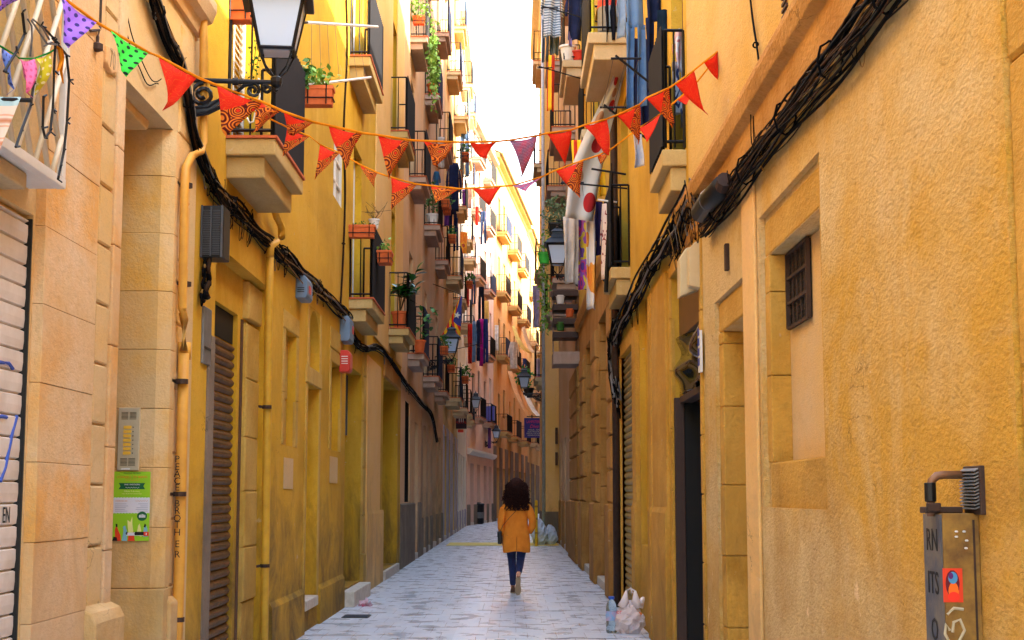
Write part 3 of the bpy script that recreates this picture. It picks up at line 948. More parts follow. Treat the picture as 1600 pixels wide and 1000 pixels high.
pa, pb = shp[1] + .16, A[1] - .01
while z < A[3] - .4:
    h = random.uniform(.42, .6); zn = min(z + h, A[3] - .35)
    m.chbox(pa + .08, pb, -.14, -.085 + random.uniform(-.008, .008), z + .002, zn - .002, .012); z = zn
m.chbox(pa + .05, pb, -.14, -.07, A[3] - .34, A[3] - .02, .01)
m.done('stone_pier', M['ochrestone'], b2)
# niches
m = MB(FL)
surround(m, (n1[0], n1[1], n1[2], n1[3] + .0, .1), .14, w1=.012); surround(m, n4, .12, w1=.012)
m.chbox(n4[0] - .12, n4[1] + .12, -.02, .016, n4[3] + .17, n4[3] + .42, .008)
m.chbox(n3[0] - .12, n3[0] - .002, -.02, .014, n3[2], n3[3] - .01, .01); m.chbox(n3[1] + .002, n3[1] + .12, -.02, .014, n3[2], n3[3] - .01, .01)
m.chbox(n3[0] - .13, n3[1] + .13, -.02, .02, n3[3] + .002, n2[2] - .002, .012)
m.chbox(n2[0] - .12, n2[0] - .002, -.02, .012, n2[2], n2[3], .01); m.chbox(n2[1] + .002, n2[1] + .12, -.02, .012, n2[2], n2[3], .01)
m.done('niche_surround', M['ochrestone'], b2)
m = MB(FL)                                   # stone filling of the niches, and the arch head
for op, inset in ((n1, .012), (n3, .02), (n4, .012), (n2, .02)):
    v = -op[4]
    z = op[2]
    while z < op[3] - .02:
        zn = min(op[3], z + random.uniform(.35, .6))
        m.chbox(op[0] + .004, op[1] - .004, v, v + inset + random.uniform(0, .01), z + .003, zn - .003, .01); z = zn
m.done('niche_filling', M['ochrestone'], b2)
m = MB(FL)
cs, hw = (n2[0] + n2[1]) / 2, (n2[1] - n2[0]) / 2
zt = n2[3]; zs = zt - .45
for sg in (-1, 1):
    arc = [(cs + sg * hw * math.cos(t * math.pi / 16), zs + .43 * math.sin(t * math.pi / 16)) for t in range(9)]
    m.prism(arc + [(cs + .0, zt - .002), (cs + sg * (hw - .001), zt - .002)], -.125, -.004)
m.done('niche_arch', M['olive'], b2)
m = MB(FL); m.box(n3[0] + .01, n3[1] - .01, -.19, .03, n3[2] - .09, n3[2] + .02); m.box(d5[0] - .1, d5[1] + .04, -.27, .16, .0, .2)
m.done('doorstep', M['whitestep'], b2, bevel=.012)
m = MB(FL); m.box(n1[0] + .05, n1[1] - .1, .002, .006, n1[2] - .42, n1[2] - .12); m.box(n4[0], n4[1] - .2, .002, .006, n4[2] - .4, n4[2] - .08); m.done('render_patch', M['panel'], b2)
m = MB(FL); slats(m, d5[0] + .02, d5[1] - .02, .22, d5[3] - .9, -.26, .09, .03); m.done('roller_shutter', M['darkgreen'], b2)
m = MB(FL); m.box(d5[0] + .02, d5[1] - .02, -.25, -.2, d5[3] - .88, d5[3] - .01); m.done('transom_board', M['bluedoor'], b2)
m = MB(FL)
z = .0
while z < 3.9:
    zn = z + random.uniform(.5, .75); m.chbox(d5[1] + .03, d5[1] + .42, -.02, .03 if z > .5 else .05, z + .003, zn - .003, .015); z = zn
m.done('stone_pier', M['ochrestone'], b2)
m = MB(FL); m.prof([(-.02, 0), (.035, 0), (.03, .42), (.0, .47), (-.02, .47)], A[1] + .25, n3[0] - .13); m.prof([(-.02, 0), (.035, 0), (.03, .38), (.0, .43), (-.02, .43)], n3[1] + .13, d5[0] - .11); m.done('plinth', M['yellow'], b2)
m = MB(FL); m.chbox(FL.s(320), FL.s(330), -.02, .014, 0, 2.6, .006); m.done('corner_strip', M['plinthgrey'], b2)
f = window_part(b2, FL, w6, M['whitepaint'], M['palepane'], bars=(1, 2))
for i, (a, b, w, z) in enumerate(bal2):
    balcony(b2, FL, a, b, w, z, 'slabedge', 1.0 if i else .98, screen='screen', step=(.13, .17, .09))
for i, op in enumerate(doors2):
    if i == 0: shutter_pair(b2, FL, op, M['whitepaint'])
    else: window_part(b2, FL, op, M['whitepaint'], M['palepane'], bars=(1, 3), name='balcony_door')

# drain pipes of the two houses
def pipe(bld, F, path, r, mat, name='drainpipe', n=10, clamps=(), w=None):
    P = [(F.hit(u, v, w or r + .02)) for u, v in path]
    m = MB(F); m.tube([(s, w or r + .02, z) for s, z in P], r, n)
    o = m.done(name, mat, bld, smooth=True)
    if clamps:
        m = MB(F)
        for u, v in clamps:
            s, z = F.hit(u, v, r + .02); c = F.P(s, w or r + .02, z)
            m.tube([(s, w or r + .02, z - .015), (s, w or r + .02, z + .015)], r + .006, n); m.box(s - .12, s - .0, .0, .02, z - .01, z + .01)
        m.done('pipe_clamp', M['ironbrown'], o)
    return o
dp1 = pipe(b1, FL, [(276, 1040), (278, 960), (281, 860), (284, 700), (287, 552)], .036, M['pipeyellow'], clamps=[(284, 596), (281, 772), (278, 968)])
m = MB(FL)
P = [FL.hit(u, v, .05) for u, v in ((287, 562), (287.5, 535))]; m.tube([(s, .055, z) for s, z in P], .043, 12); m.done('socket', M['pipeyellow'], dp1, smooth=True)
pipe(b1, FL, [(287, 548), (288, 500), (286, 490), (285, 482), (288, 300), (290, 262), (300, 244), (314, 236), (318, 222), (318, 100), (318, -60)], .028, M['pipeyellow'], clamps=[(288, 444), (290, 290)], w=.06)
dp2 = pipe(b2, FL, [(412, 1040), (414, 900), (417, 700), (420, 470), (422, 390)], .036, M['pipeolive'], clamps=[(417, 636), (414, 884)])
pipe(b2, FL, [(422, 400), (423, 385), (432, 377), (440, 370), (440, 355), (432, 338), (428, 322)], .034, M['pipeolive'], w=.075)
for k, (ch, v) in enumerate(zip('PEACE BROTHER', [718, 730, 741, 752, 762, 0, 787, 798, 810, 820, 832, 850, 866])):
    if ch == ' ': continue
    s, z = FL.hit(280.5, v, .06)
    writing('graffiti_letter', ch, FL.P(s - .012, .056, z) + Vector((0.0, -.038, 0)), R(12), .062, M['ink'], dp1)

# ================================================================== LEFT: the houses farther along
def house(name, label, F, s0, s1, h, mat, stacks, floors, lower=(), plinth=None, pmat=None, slab='slabpink', bw=.33, blen=1.7, screens=(None, 'screen', 'bluescreen'), wdeep=6.0, doors='mix', winz=(), skip=(), cornice=True, loc=None, ends=True, slabh=(.12, .14, .1), endscreen=None):
    """stacks: where along the wall the balconies stand; floors: their heights; lower: ground floor openings (s0,s1,z0,z1,depth,kind)"""
    b = thing(name, label, 'house', loc or tuple(F.P((s0 + s1) / 2, 0, 0)))
    B = []
    for i, s in enumerate(stacks):
        for j, z in enumerate(floors):
            if (i, j) in skip: continue
            B.append((s, s + blen * random.uniform(.95, 1.05), bw * random.uniform(.9, 1.1), z + random.uniform(-.05, .05)))
    D = [bdoor(a, c, z) for a, c, w, z in B]
    Wn = [(a, c, z, z + hh, .14) for a, c, z, hh in winz]
    m = MB(F); facade(m, (s0, s1, 0, h), [o[:5] for o in lower] + D + Wn, deep=wdeep, ends=ends); m.done('wall', mat, b)
    for op in D:
        k = random.random()
        if k < .5: shutter_pair(b, F, op, M[random.choice(('wood', 'greenshut', 'whitepaint', 'ironbrown'))])
        else: window_part(b, F, op, M[random.choice(('whitepaint', 'wood', 'whitepaint'))], M['pane'], bars=(1, 3), name='balcony_door')
    for op in Wn: window_part(b, F, op, M[random.choice(('whitepaint', 'wood'))], M['pane'], bars=(1, 2))
    for a, c, w, z in B:
        balcony(b, F, a, c, w, z, slab, 1.0, screen=random.choice(screens), step=slabh, panel=endscreen if random.random() < .4 else None)
    for op in lower:
        k = op[5]
        a, c, z0, z1, dp = op[:5]
        m = MB(F)
        if k == 'roller':
            slats(m, a + .02, c - .02, z0 + .02, z1 - .02, -dp + .03, .09, .03); m.done('roller_shutter', M[op[6]], b)
        elif k == 'door':
            n = max(2, int((c - a) / .5))
            for q in range(n):
                p, r_ = a + (c - a) * q / n + .01, a + (c - a) * (q + 1) / n - .01
                m.box(p, r_, -dp + .005, -dp + .05, z0 + .01, z1 - .01)
                m.box(p + .08, r_ - .08, -dp + .051, -dp + .065, z0 + .2, z0 + (z1 - z0) * .42); m.box(p + .08, r_ - .08, -dp + .051, -dp + .065, z0 + (z1 - z0) * .48, z1 - .15)
            m.done('door', M[op[6]], b)
        elif k == 'window':
            window_part(b, F, (a, c, z0, z1, dp), M[op[6]], M['pane'])
            mm = MB(F)
            q = a + .08
            while q < c - .05:
                mm.tube([(q, -.03, z0), (q, -.03, z1)], .009, 4); q += .13
            mm.done('window_bars', M['iron'], b)
        if z0 < .05 and k != 'window' and dp > .15:
            m = MB(F); m.box(a + .005, c - .005, -dp + .07, .02, .001, .13); m.done('doorstep', M['whitestep'], b, bevel=.01)
    if plinth:
        for p, q in intervals(s0 + .01, s1 - .01, [(o[0] - .003, o[1] + .003) for o in lower if o[2] < plinth]):
            m = MB(F); m.prof([(-.02, 0), (.025, 0), (.025, plinth - .03), (.0, plinth), (-.02, plinth)], p, q)
            m.done('plinth', M[pmat], b)
    if cornice:
        m = MB(F); m.prof([(-.02, h - .45), (.06, h - .42), (.1, h - .3), (.32, h - .22), (.34, h - .08), (.3, h + .02), (-.02, h + .04)], s0 + .004, s1 - .004)
        m.done('cornice', M[slab], b)
    return b, B

u2 = FL.s
b3, B3 = house('peach_house', 'peach house next to the yellow one with tubs of plants on its balconies', FL, 22.6, 29.6, 12.4, M['yellow'], [26.3], [4.33, 7.9],
    [(u2(598), u2(621), .16, FL.z(600, 590), .34, 'door', 'doorbrown')], None, None, 'slabedge', .35, 1.9, ('screen',), endscreen='bamboo')
m = MB(FL)                                                   # lighter render of its upper floors and piers
m.box(22.62, 24.9, .0, .02, 0.0, 3.55); m.done('corner_pier', M['peach'], b3)
facmb = MB(FL)
b3z = [bdoor(a, c, z) for a, c, w, z in B3]
for p, q in intervals(23.6, 29.59, [(b3z[0][0], b3z[0][1])]):
    facmb.box(p, q, .002, .022, 3.95, 11.9)
facmb.done('upper_render', M['peach'], b3)
m = MB(FL); m.chbox(u2(598) - .1, u2(621) + .25, -.02, .04, FL.z(600, 590) + .003, FL.z(600, 590) + .4, .03); m.done('lintel', M['ruststone'], b3)
m = MB(FL); m.box(u2(600), u2(621) + .1, -.3, .05, 0, .158); m.done('doorstep', M['whitestep'], b3, bevel=.01)
m = MB(FL); m.prof([(-.02, 0), (.03, 0), (.03, 1.15), (.022, 1.2), (-.02, 1.2)], 22.65, u2(598) - .02); m.done('plinth', M['peach'], b3)

b4, B4 = house('pinkish_house', 'pinkish plastered house with a dull brown base and tall narrow windows', FL, 29.62, 36.4, 15, M['lilac'], [31.4], [4.37, 8.2, 11.3],
    [(u2(632.5), u2(640), 1.3, 3.4, .15, 'window', 'doorbrown'), (u2(648), u2(653), .02, 3.1, .3, 'door', 'board'), (u2(657.5), u2(661), 1.3, 3.5, .15, 'window', 'doorbrown')],
    1.28, 'plinthgrey', 'slabpink', .36, 1.8)
b5, B5 = house('brown_house', 'brownish house whose pinkish balconies carry orange flower pots', FL, 36.42, 47.8, 18, M['brownwall'], [36.9, 42.4], [4.4, 8.1, 11.5, 14.9],
    [(37.2, 38.4, .02, 3.2, .3, 'door', 'doorbrown'), (39.4, 40.4, .02, 3.3, .3, 'roller', 'greenshut'), (41.6, 43.6, .02, 3.4, .3, 'door', 'darkvoid'), (45, 46.6, .02, 3.2, .3, 'roller', 'brownshutter')],
    .9, 'plinthgrey', 'slabpink', .38, 2.0)
b6, B6 = house('grey_plaster_house', 'grey plastered house with wide balconies behind the striped flag', FL, 47.82, 60.5, 22.4, M['creamwall'], [49.2, 55.2], [4.6, 8.7, 12.2, 15.7, 19.2],
    [(48.6, 50.4, .02, 3.4, .3, 'door', 'darkvoid'), (52, 53.4, .02, 3.4, .3, 'roller', 'doorbrown'), (55.6, 57.5, .02, 3.4, .3, 'door', 'darkvoid'), (58.4, 59.6, .02, 3.2, .3, 'door', 'greenshut')],
    3.7, 'greywall', 'slabbeige', .5, 2.3, ('bluescreen', 'greenshut', None))
b7, B7 = house('pale_house', 'pale house with teal shop fronts at the end of the straight stretch', FL, 60.52, 72, 21.5, M['palewall'], [62.6, 67.8], [4.8, 8.6, 12.2, 15.7, 19.0],
    [(61.5, 63, .02, 3.2, .3, 'door', 'bluedoor'), (64.5, 66.2, .02, 3.2, .3, 'door', 'bluedoor'), (67.8, 69.6, .02, 3.2, .3, 'roller', 'greenshut')],
    .8, 'greywall', 'slabbeige', .48, 2.2, ('bluescreen', None, 'screen'))
# beyond, the street swings to the right
FA = Fr(-2.15, 72.05, R(5.6), 1)
FB = Fr(*FA.P(11.5, 0, 0)[:2], R(5.2), 1)
FC = Fr(*FB.P(23.5, 0, 0)[:2], R(4.2), 1)
b8, B8 = house('rose_house', 'rose pink house with arched shop openings under a white cornice', FA, 0, 11.4, 20.2, M['rose'], [1.2, 6.2], [5.2, 8.7, 12.2, 15.6, 18.2],
    [(1.2, 2.6, .02, 3.0, .3, 'door', 'doorbrown'), (4, 5.4, .02, 3.0, .3, 'door', 'wood'), (6.8, 8.2, .02, 3.0, .3, 'door', 'doorbrown'), (9.2, 10.6, .02, 3.0, .3, 'door', 'greenshut')],
    1.0, 'plinthgrey', 'slabpink', .5, 2.4, (None, 'bluescreen', None), slabh=(.1, .14, .1), winz=[(4.2, 5.2, z, 1.8) for z in (6, 9.6, 13, 16.4)] + [(9.4, 10.3, z, 1.8) for z in (6, 9.6, 13, 16.4)])
m = MB(FA); m.prof([(-.02, 3.4), (.1, 3.42), (.22, 3.55), (.22, 3.65), (-.02, 3.72)], .05, 11.3); m.done('shop_cornice', M['whitepaint'], b8)
b9, B9 = house('orange_house', 'orange house with sunlit curved balconies in the distance', FB, 0, 23.4, 20.8, M['orangewall'], [1.5, 8.2, 15.2], [5.0, 9.4, 13.0, 16.5],
    [(1.5, 3.2, .02, 3.0, .3, 'door', 'wood'), (5, 6.6, .02, 3.0, .3, 'roller', 'greywall'), (8.5, 10, .02, 3.1, .3, 'door', 'darkvoid'), (12, 13.4, .02, 3.0, .3, 'door', 'greenshut'), (16, 18, .02, 3.0, .3, 'door', 'darkvoid'), (20, 21.6, .02, 3.0, .3, 'door', 'doorbrown')],
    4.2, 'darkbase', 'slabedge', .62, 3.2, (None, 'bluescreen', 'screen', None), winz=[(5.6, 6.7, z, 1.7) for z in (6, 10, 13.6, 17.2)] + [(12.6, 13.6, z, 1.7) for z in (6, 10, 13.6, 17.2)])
b10, B10 = house('cream_house', 'sunlit cream house with deep eaves at the far bend', FC, 0, 40, 20.6, M['creamwall'], [2, 9.5, 17, 26], [5.2, 9.0, 12.6, 16.2],
    [(2, 4, .02, 3.0, .3, 'door', 'darkvoid'), (8, 10, .02, 3, .3, 'door', 'wood'), (15, 17, .02, 3, .3, 'roller', 'greenshut')],
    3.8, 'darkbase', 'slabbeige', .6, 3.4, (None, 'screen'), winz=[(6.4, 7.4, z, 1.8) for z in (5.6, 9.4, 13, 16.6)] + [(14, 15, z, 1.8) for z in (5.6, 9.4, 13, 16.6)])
for bb, F, L, h in ((b9, FB, 23.4, 20.8), (b10, FC, 40, 20.6)):
    m = MB(F); m.prof([(.34, h + .03), (.5, h - .1), (.54, h - .02), (.0, h + .22)], .0, L); m.done('eaves', M['slabedge'], bb)
bk = thing('roof_hut', 'small white rooftop hut standing on the roof of the rose pink house', 'hut', tuple(FA.P(5, -1.5, 20.2)))
m = MB(FA); m.box(3.5, 7.5, -3.0, -.3, 20.22, 22.4); m.box(3.4, 7.6, -3.1, -.2, 22.4, 22.55); m.done('walls', M['palewall'], bk, bevel=.02)
m = MB(FA); m.box(4.4, 5.4, -.31, -.27, 20.9, 22.0); m.done('opening', M['pane'], bk)

# ================================================================== RIGHT
b20 = thing('ochre_house', 'ochre wall at the near right edge of the street', 'house', (XR, 2, 0))
m = MB(FR); facade(m, (-3, 4.28, 0, 7.6), [], w=-.035); m.done('wall', M['rightyellow'], b20)
m = MB(FR)
z = 0
while z < 6: m.chbox(3.6, 4.27, -.05, -.012, z + .003, z + .9 - .003, .012); z += .9
m.done('corner_stones', M['rightstone'], b20)

b21 = thing('roughcast_house', 'peach and yellow roughcast house with a grated blind window and a heavy cornice', 'house', (XR, 8, 0))
N = (FR.s(1287, 550), FR.s(1190, 550), FR.z(1291, 797), FR.z(1277, 239), .035)
NI = (N[0] + .1, FR.s(1205, 560, -.035), FR.z(1284, 712), FR.z(1268, 326), .13)
Dn = (FR.s(1168, 560), FR.s(1118, 560), 0, FR.z(1166, 427), .035)
DI = (FR.s(1168, 560, -.035) + .02, FR.s(1131, 560, -.035), 0, FR.z(1165, 484), .3)
m = MB(FR)
facade(m, (4.28, 11.25, 0, 3.8), [N, Dn], back=False)
facade(m, N[:4], [NI], w=-.035, ends=False); facade(m, Dn[:4], [DI], w=-.035, ends=False, back=True)
m.done('wall', M['roughcast'], b21)
m = MB(FR); facade(m, (4.28, 12.0, 3.8, 7.8), []); m.done('upper_wall', M['rightupper'], b21)
m = MB(FR)
cz = FR.z(1119, 225, .1)
m.prof([(-.02, cz - .3), (.035, cz - .3), (.045, cz - .12), (.1, cz - .09), (.125, cz - .02), (.125, cz + .02), (-.02, cz + .1)], 4.3, 12.1); m.done('cornice', M['ruststone'], b21, bevel=.006)
m = MB(FR)                                                   # stone lining of the blind window
jw = .16
z = NI[2]
while z < NI[3] - .02:
    zn = min(NI[3], z + random.uniform(.4, .5))
    m.box(NI[1] - .035, NI[1] + .12, -.16, -.028, z + .002, zn - .002); z = zn
z = N[2]
while z < N[3] - .05:
    zn = min(N[3], z + random.uniform(.5, .75)); m.box(N[0] + .004, N[0] + .085, -.05, -.012, z + .003, zn - .003); z = zn
m.box(N[0] + .09, N[1] - .12, -.15, -.022, NI[2] - .345, NI[2] - .003)
m.box(NI[0] - .0, NI[1] + .1, -.12, -.03, NI[3] + .003, NI[3] + .2)
m.done('window_stones', M['rightstone'], b21, bevel=.008)
m = MB(FR); m.box(NI[0] + .005, NI[1] - .04, -.162, -.14, NI[2] + .01, NI[3] - .01); m.done('window_infill', M['panel'], b21)
ga, gb = FR.s(1263, 440, -.12), FR.s(1231, 440, -.12)
gz = [FR.z(1247, v, -.12) for v in (505, 384)]
m = MB(FR)
m.box(ga, gb, -.138, -.132, gz[0], gz[1]); gg = m.done('vent_backing', M['darkvoid'], b21)  # near-black sheet, paints the shade behind the grille
m = MB(FR)
for k in range(4):
    z = gz[0] + (gz[1] - gz[0]) * k / 3
    m.box(ga - .005, gb + .005, -.131, -.112, z - .008, z + .008)
for s in (ga, gb): m.box(s - .01, s + .01, -.13, -.107, gz[0], gz[1])
for k in range(1, 5):
    s = ga + (gb - ga) * k / 5; m.box(s - .004, s + .004, -.13, -.122, gz[0], gz[1])
q = gz[0] + .02
while q < gz[1]: m.box(ga, gb, -.1305, -.127, q - .0012, q + .0012); q += .02
m.done('vent_grille', M['ironbrown'], b21)
m = MB(FR); z = 0.0                                          # stones of the blocked doorway
while z < DI[3] - .02:
    zn = min(DI[3], z + random.uniform(.42, .6))
    m.box(DI[1] - .02, DI[1] + .2, -.33, -.024 + random.uniform(-.006, .004), z + .002, zn - .002); z = zn
z = 0
while z < Dn[3] - .1:
    zn = z + random.uniform(.6, .9); m.box(Dn[0] + .003, Dn[0] + .055, -.05, -.012, z + .003, min(zn, Dn[3]) - .003); z = zn
m.box(DI[0] - .02, Dn[1] - .05, -.2, -.022, DI[3] + .002, DI[3] + .2)
m.done('doorway_stones', M['rightstone'], b21, bevel=.01)
m = MB(FR); m.box(FR.s(1189), FR.s(1170), .0, .022, 0, 3.5); m.done('plaster_strip', M['peach'], b21, bevel=.01)
m = MB(FR)
q = FR.s(1228, 15); z = FR.z(1229, 15)
for k in range(7): m.box(q - .07, q + .07, .0, .012, z - .1 + k * .035, z - .1 + k * .035 + .016)
m.done('wall_vent', M['ironbrown'], b21)
q, z = FR.hit(1139, 402)
m = MB(FR); m.box(q - .03, q + .03, .0, .03, z - .09, z + .09); m.done('rusty_hinge', M['ironbrown'], b21, bevel=.006)

b22 = thing('golden_house', 'golden yellow house with a dark doorway and a narrow roller shutter', 'house', (XR, 15, 0))
K = (FR.s(1099), FR.s(1053), 0, FR.z(1090, 380), 1.6)
S2 = (FR.s(993), FR.s(972), 0, FR.z(991, 535), .05)
n7 = (FR.s(1016), FR.s(1001), 0.9, FR.z(1008, 455), .07)
b22b = [(12.12, 13.25, .2, FR.z(1076, 226)), (FR.s(985, 417), FR.s(985, 417) + 1.5, .24, FR.z(985, 417)), (FR.s(982, 50), FR.s(982, 50) + 2.1, .5, FR.z(982, 50))]
d22 = [bdoor(a, c, z) for a, c, w, z in b22b]
m = MB(FR)
facade(m, (11.25, 19.6, 0, 3.8), [K, S2, n7]); facade(m, (12.002, 20.9, 3.8, 10.0), d22); m.done('wall', M['rightyellow'], b22)
zt = FR.z(1090, 492); zd = FR.z(1095, 592)
m = MB(FR); m.box(K[0] + .01, K[1] - .01, -.16, -.06, zt, K[3] - .01); m.done('board_panel', M['board'], b22, bevel=.004)
m = MB(FR)                                                   # warped glossy film over the transom
nx, nz = 14, 14
gr_ = [[m.bm.verts.new(FR.P(K[0] + .03 + (K[1] - K[0] - .06) * i / nx, -.06 + .035 * math.sin(i * .55 + 1.2 * math.sin(j * .5)) + .03 * math.cos(j * .6 + i * .2), zd + (zt - zd) * j / nz)) for j in range(nz + 1)] for i in range(nx + 1)]
for i in range(nx):
    for j in range(nz): m.face([gr_[i][j], gr_[i + 1][j], gr_[i + 1][j + 1], gr_[i][j + 1]])
m.done('transom_film', M['mirror'], b22, smooth=True, solid=.003)
m = MB(FR); m.box(K[1] - .06, K[1] - .004, -1.58, -.092, .01, K[3] - .02); m.box(K[0] + .01, K[1] - .062, -1.58, -1.5, .01, K[3] - .02); m.done('hallway_shade_lining', M['darkvoid'], b22)  # near-black lining, paints the shade inside the open doorway
m = MB(FR); m.box(K[1] - .07, K[1] - .002, -.09, -.003, .0, zd - .02); m.box(K[0] + .01, K[1] - .072, -.16, -.05, zd - .07, zd - .012); m.done('door_frame', M['doorbrown'], b22, bevel=.006)
m = MB(FR); surround(m, K, .11, w1=.02); surround(m, (S2[0], S2[1], 0, S2[3], 0), .13, w1=.025, split=.7); m.done('stone_surround', M['rightstone'], b22)
m = MB(FR)
for p, q in ((FR.s(1046), FR.s(1024)), (FR.s(1022), FR.s(1018))):
    m.prof([(-.02, 0), (.05, 0), (.05, 1.28), (.03, 1.33), (.03, 3.5), (-.02, 3.5)], p, q)
m.prof([(-.02, 0), (.07, 0), (.07, 1.3), (.05, 1.36), (.05, 3.3), (-.02, 3.3)], FR.s(1000), S2[0] - .14)
m.done('pier', M['rightstone'], b22, bevel=.012)
m = MB(FR); slats(m, S2[0] + .01, S2[1] - .01, .12, S2[3] - .02, -.046, .085, .03); m.done('roller_shutter', M['yellowshutter'], b22)
for i, (a, c, w, z) in enumerate(b22b):
    balcony(b22, FR, a, c, w, z, 'slabbeige' if i == 2 else 'slabedge', 1.02, screen='screen' if i in (0, 1) else None, step=(.14, .2, .07), tile=False)
for op in d22: window_part(b22, FR, op, M['wood'], M['pane'], bars=(1, 3), name='balcony_door')
m = MB(FR)
m.tube([(19.75, .07, 0.0), (19.75, .07, 9.9)], .05, 8); m.done('drainpipe', M['ironbrown'], b22, smooth=True)

b23 = thing('sandstone_house', 'house with a ground floor of rusticated sandstone piers', 'house', (XR, 26, 0))
piers = [(FR.s(962, 800), FR.s(956, 800)), (FR.s(937, 800), FR.s(930, 800)), (FR.s(916.5, 800), FR.s(911, 800)), (FR.s(903, 800), FR.s(898, 800)), (FR.s(894.5, 800), 31.9)]
low = []
for k in range(4): low.append((piers[k][1], piers[k + 1][0], 0, 4.3, .4))
bl23 = [(28.5, 30.8, .45, 9.9), (24.0, 25.6, .3, 7.4)]
d23 = [bdoor(a, c, z) for a, c, w, z in bl23]
m = MB(FR); facade(m, (19.602, 32, 0, 5.2), low); m.done('ground_floor_wall', M['ruststone'], b23)
m = MB(FR); facade(m, (20.902, 32, 5.2, 13.6), d23); m.done('wall', M['rightyellow'], b23)
for a, c in piers:
    m = MB(FR)
    m.chbox(a - .02, c + .02, -.02, .11, 0, 1.32, .02)
    z = 1.325
    while z < 4.0:
        m.chbox(a, c, -.02, .07, z + .012, z + .466, .03); z += .478
    m.done('rusticated_pier', M['ruststone'], b23)
for op in low:                                               # coursed stone of the jambs that face down the street
    m = MB(FR); z = .15
    while z < 4.25:
        zn = min(4.29, z + .478); m.box(op[1] - .03 - random.uniform(0, .01), op[1] + .02, -.38, -.012, z + .006, zn - .006); z = zn
    m.done('door_jamb', M['ruststone'], b23, bevel=.012)
for op in low:
    m = MB(FR); m.box(op[0] + .01, op[1] - .04, -.39, -.35, .12, 4.25); m.done('door', M['doorbrown'], b23)
    m = MB(FR); m.box(op[0], op[1] - .04, -.38, .05, 0, .14); m.done('doorstep', M['whitestep'], b23, bevel=.01)
m = MB(FR); m.prof([(-.02, 4.9), (.06, 4.92), (.1, 5.05), (.1, 5.1), (-.02, 5.2)], 20.92, 31.95); m.done('string_course', M['ruststone'], b23)
for a, c, w, z in bl23: balcony(b23, FR, a, c, w, z, 'slabbeige', 1.0, step=(.14, .18, .08), tile=False)
for op in d23: window_part(b23, FR, op, M['wood'], M['pane'], bars=(1, 3), name='balcony_door')

b24, B24 = house('lilac_house', 'lilac tinted house with shelves of pots on its balcony', FR, 32.02, 45.9, 17.3, M['lilac'], [33.2, 39.5], [6.3, 9.7, 13.1],
    [(33.5, 34.8, .02, 3, .25, 'door', 'doorbrown'), (36.6, 37.8, .02, 3, .25, 'door', 'darkvoid'), (40, 41.2, .02, 3, .25, 'door', 'doorbrown'), (43.4, 44.4, .02, 3, .25, 'door', 'darkvoid')],
    1.3, 'ruststone', 'slabpink', .5, 2.4, (None,))
F5 = Fr(1.02, 46, 0, -1)
b25, B25 = house('corner_house', 'tall corner house whose narrow peach end wall juts into the street', F5, 0, 9, 18, M['peach'], [1.2], [5.2, 8.6, 12, 15.4],
    [(3, 4.4, .02, 3, .2, 'door', 'doorbrown')], .9, 'plinthgrey', 'slabbeige', .3, 2.4, (None,))
m = MB(F5)
m.box(-.02, .0, -.9, .001, 0, .95); m.done('grey_base', M['plinthgrey'], b25)
m = MB(F5); m.tube([(.06, .05, 0), (.06, .05, 17.5)], .05, 8); m.done('drainpipe', M['pipewhite'], b25, smooth=True)
m = MB(F5); m.box(-.16, -.01, -.38, -.3, 2.35, 2.75); m.box(-.16, -.01, -.38, -.3, 3.0, 3.5); m.done('meter_boxes', M['wood'], b25, bevel=.01)
F6 = Fr(1.35, 55.02, R(4.6), -1)
b26, B26 = house('shaded_house', 'row of tall shaded house fronts along the far right bend', F6, 0, 95, 16.5, M['creamwall'], [3, 12, 24, 40, 60], [5.2, 8.8, 12.4],
    [(4, 6, .02, 3, .3, 'door', 'darkvoid'), (9, 11, .02, 3, .3, 'door', 'wood'), (16, 18, .02, 3, .3, 'roller', 'greenshut')], 3.6, 'darkbase', 'slabbeige', .5, 2.6, (None, 'screen'))

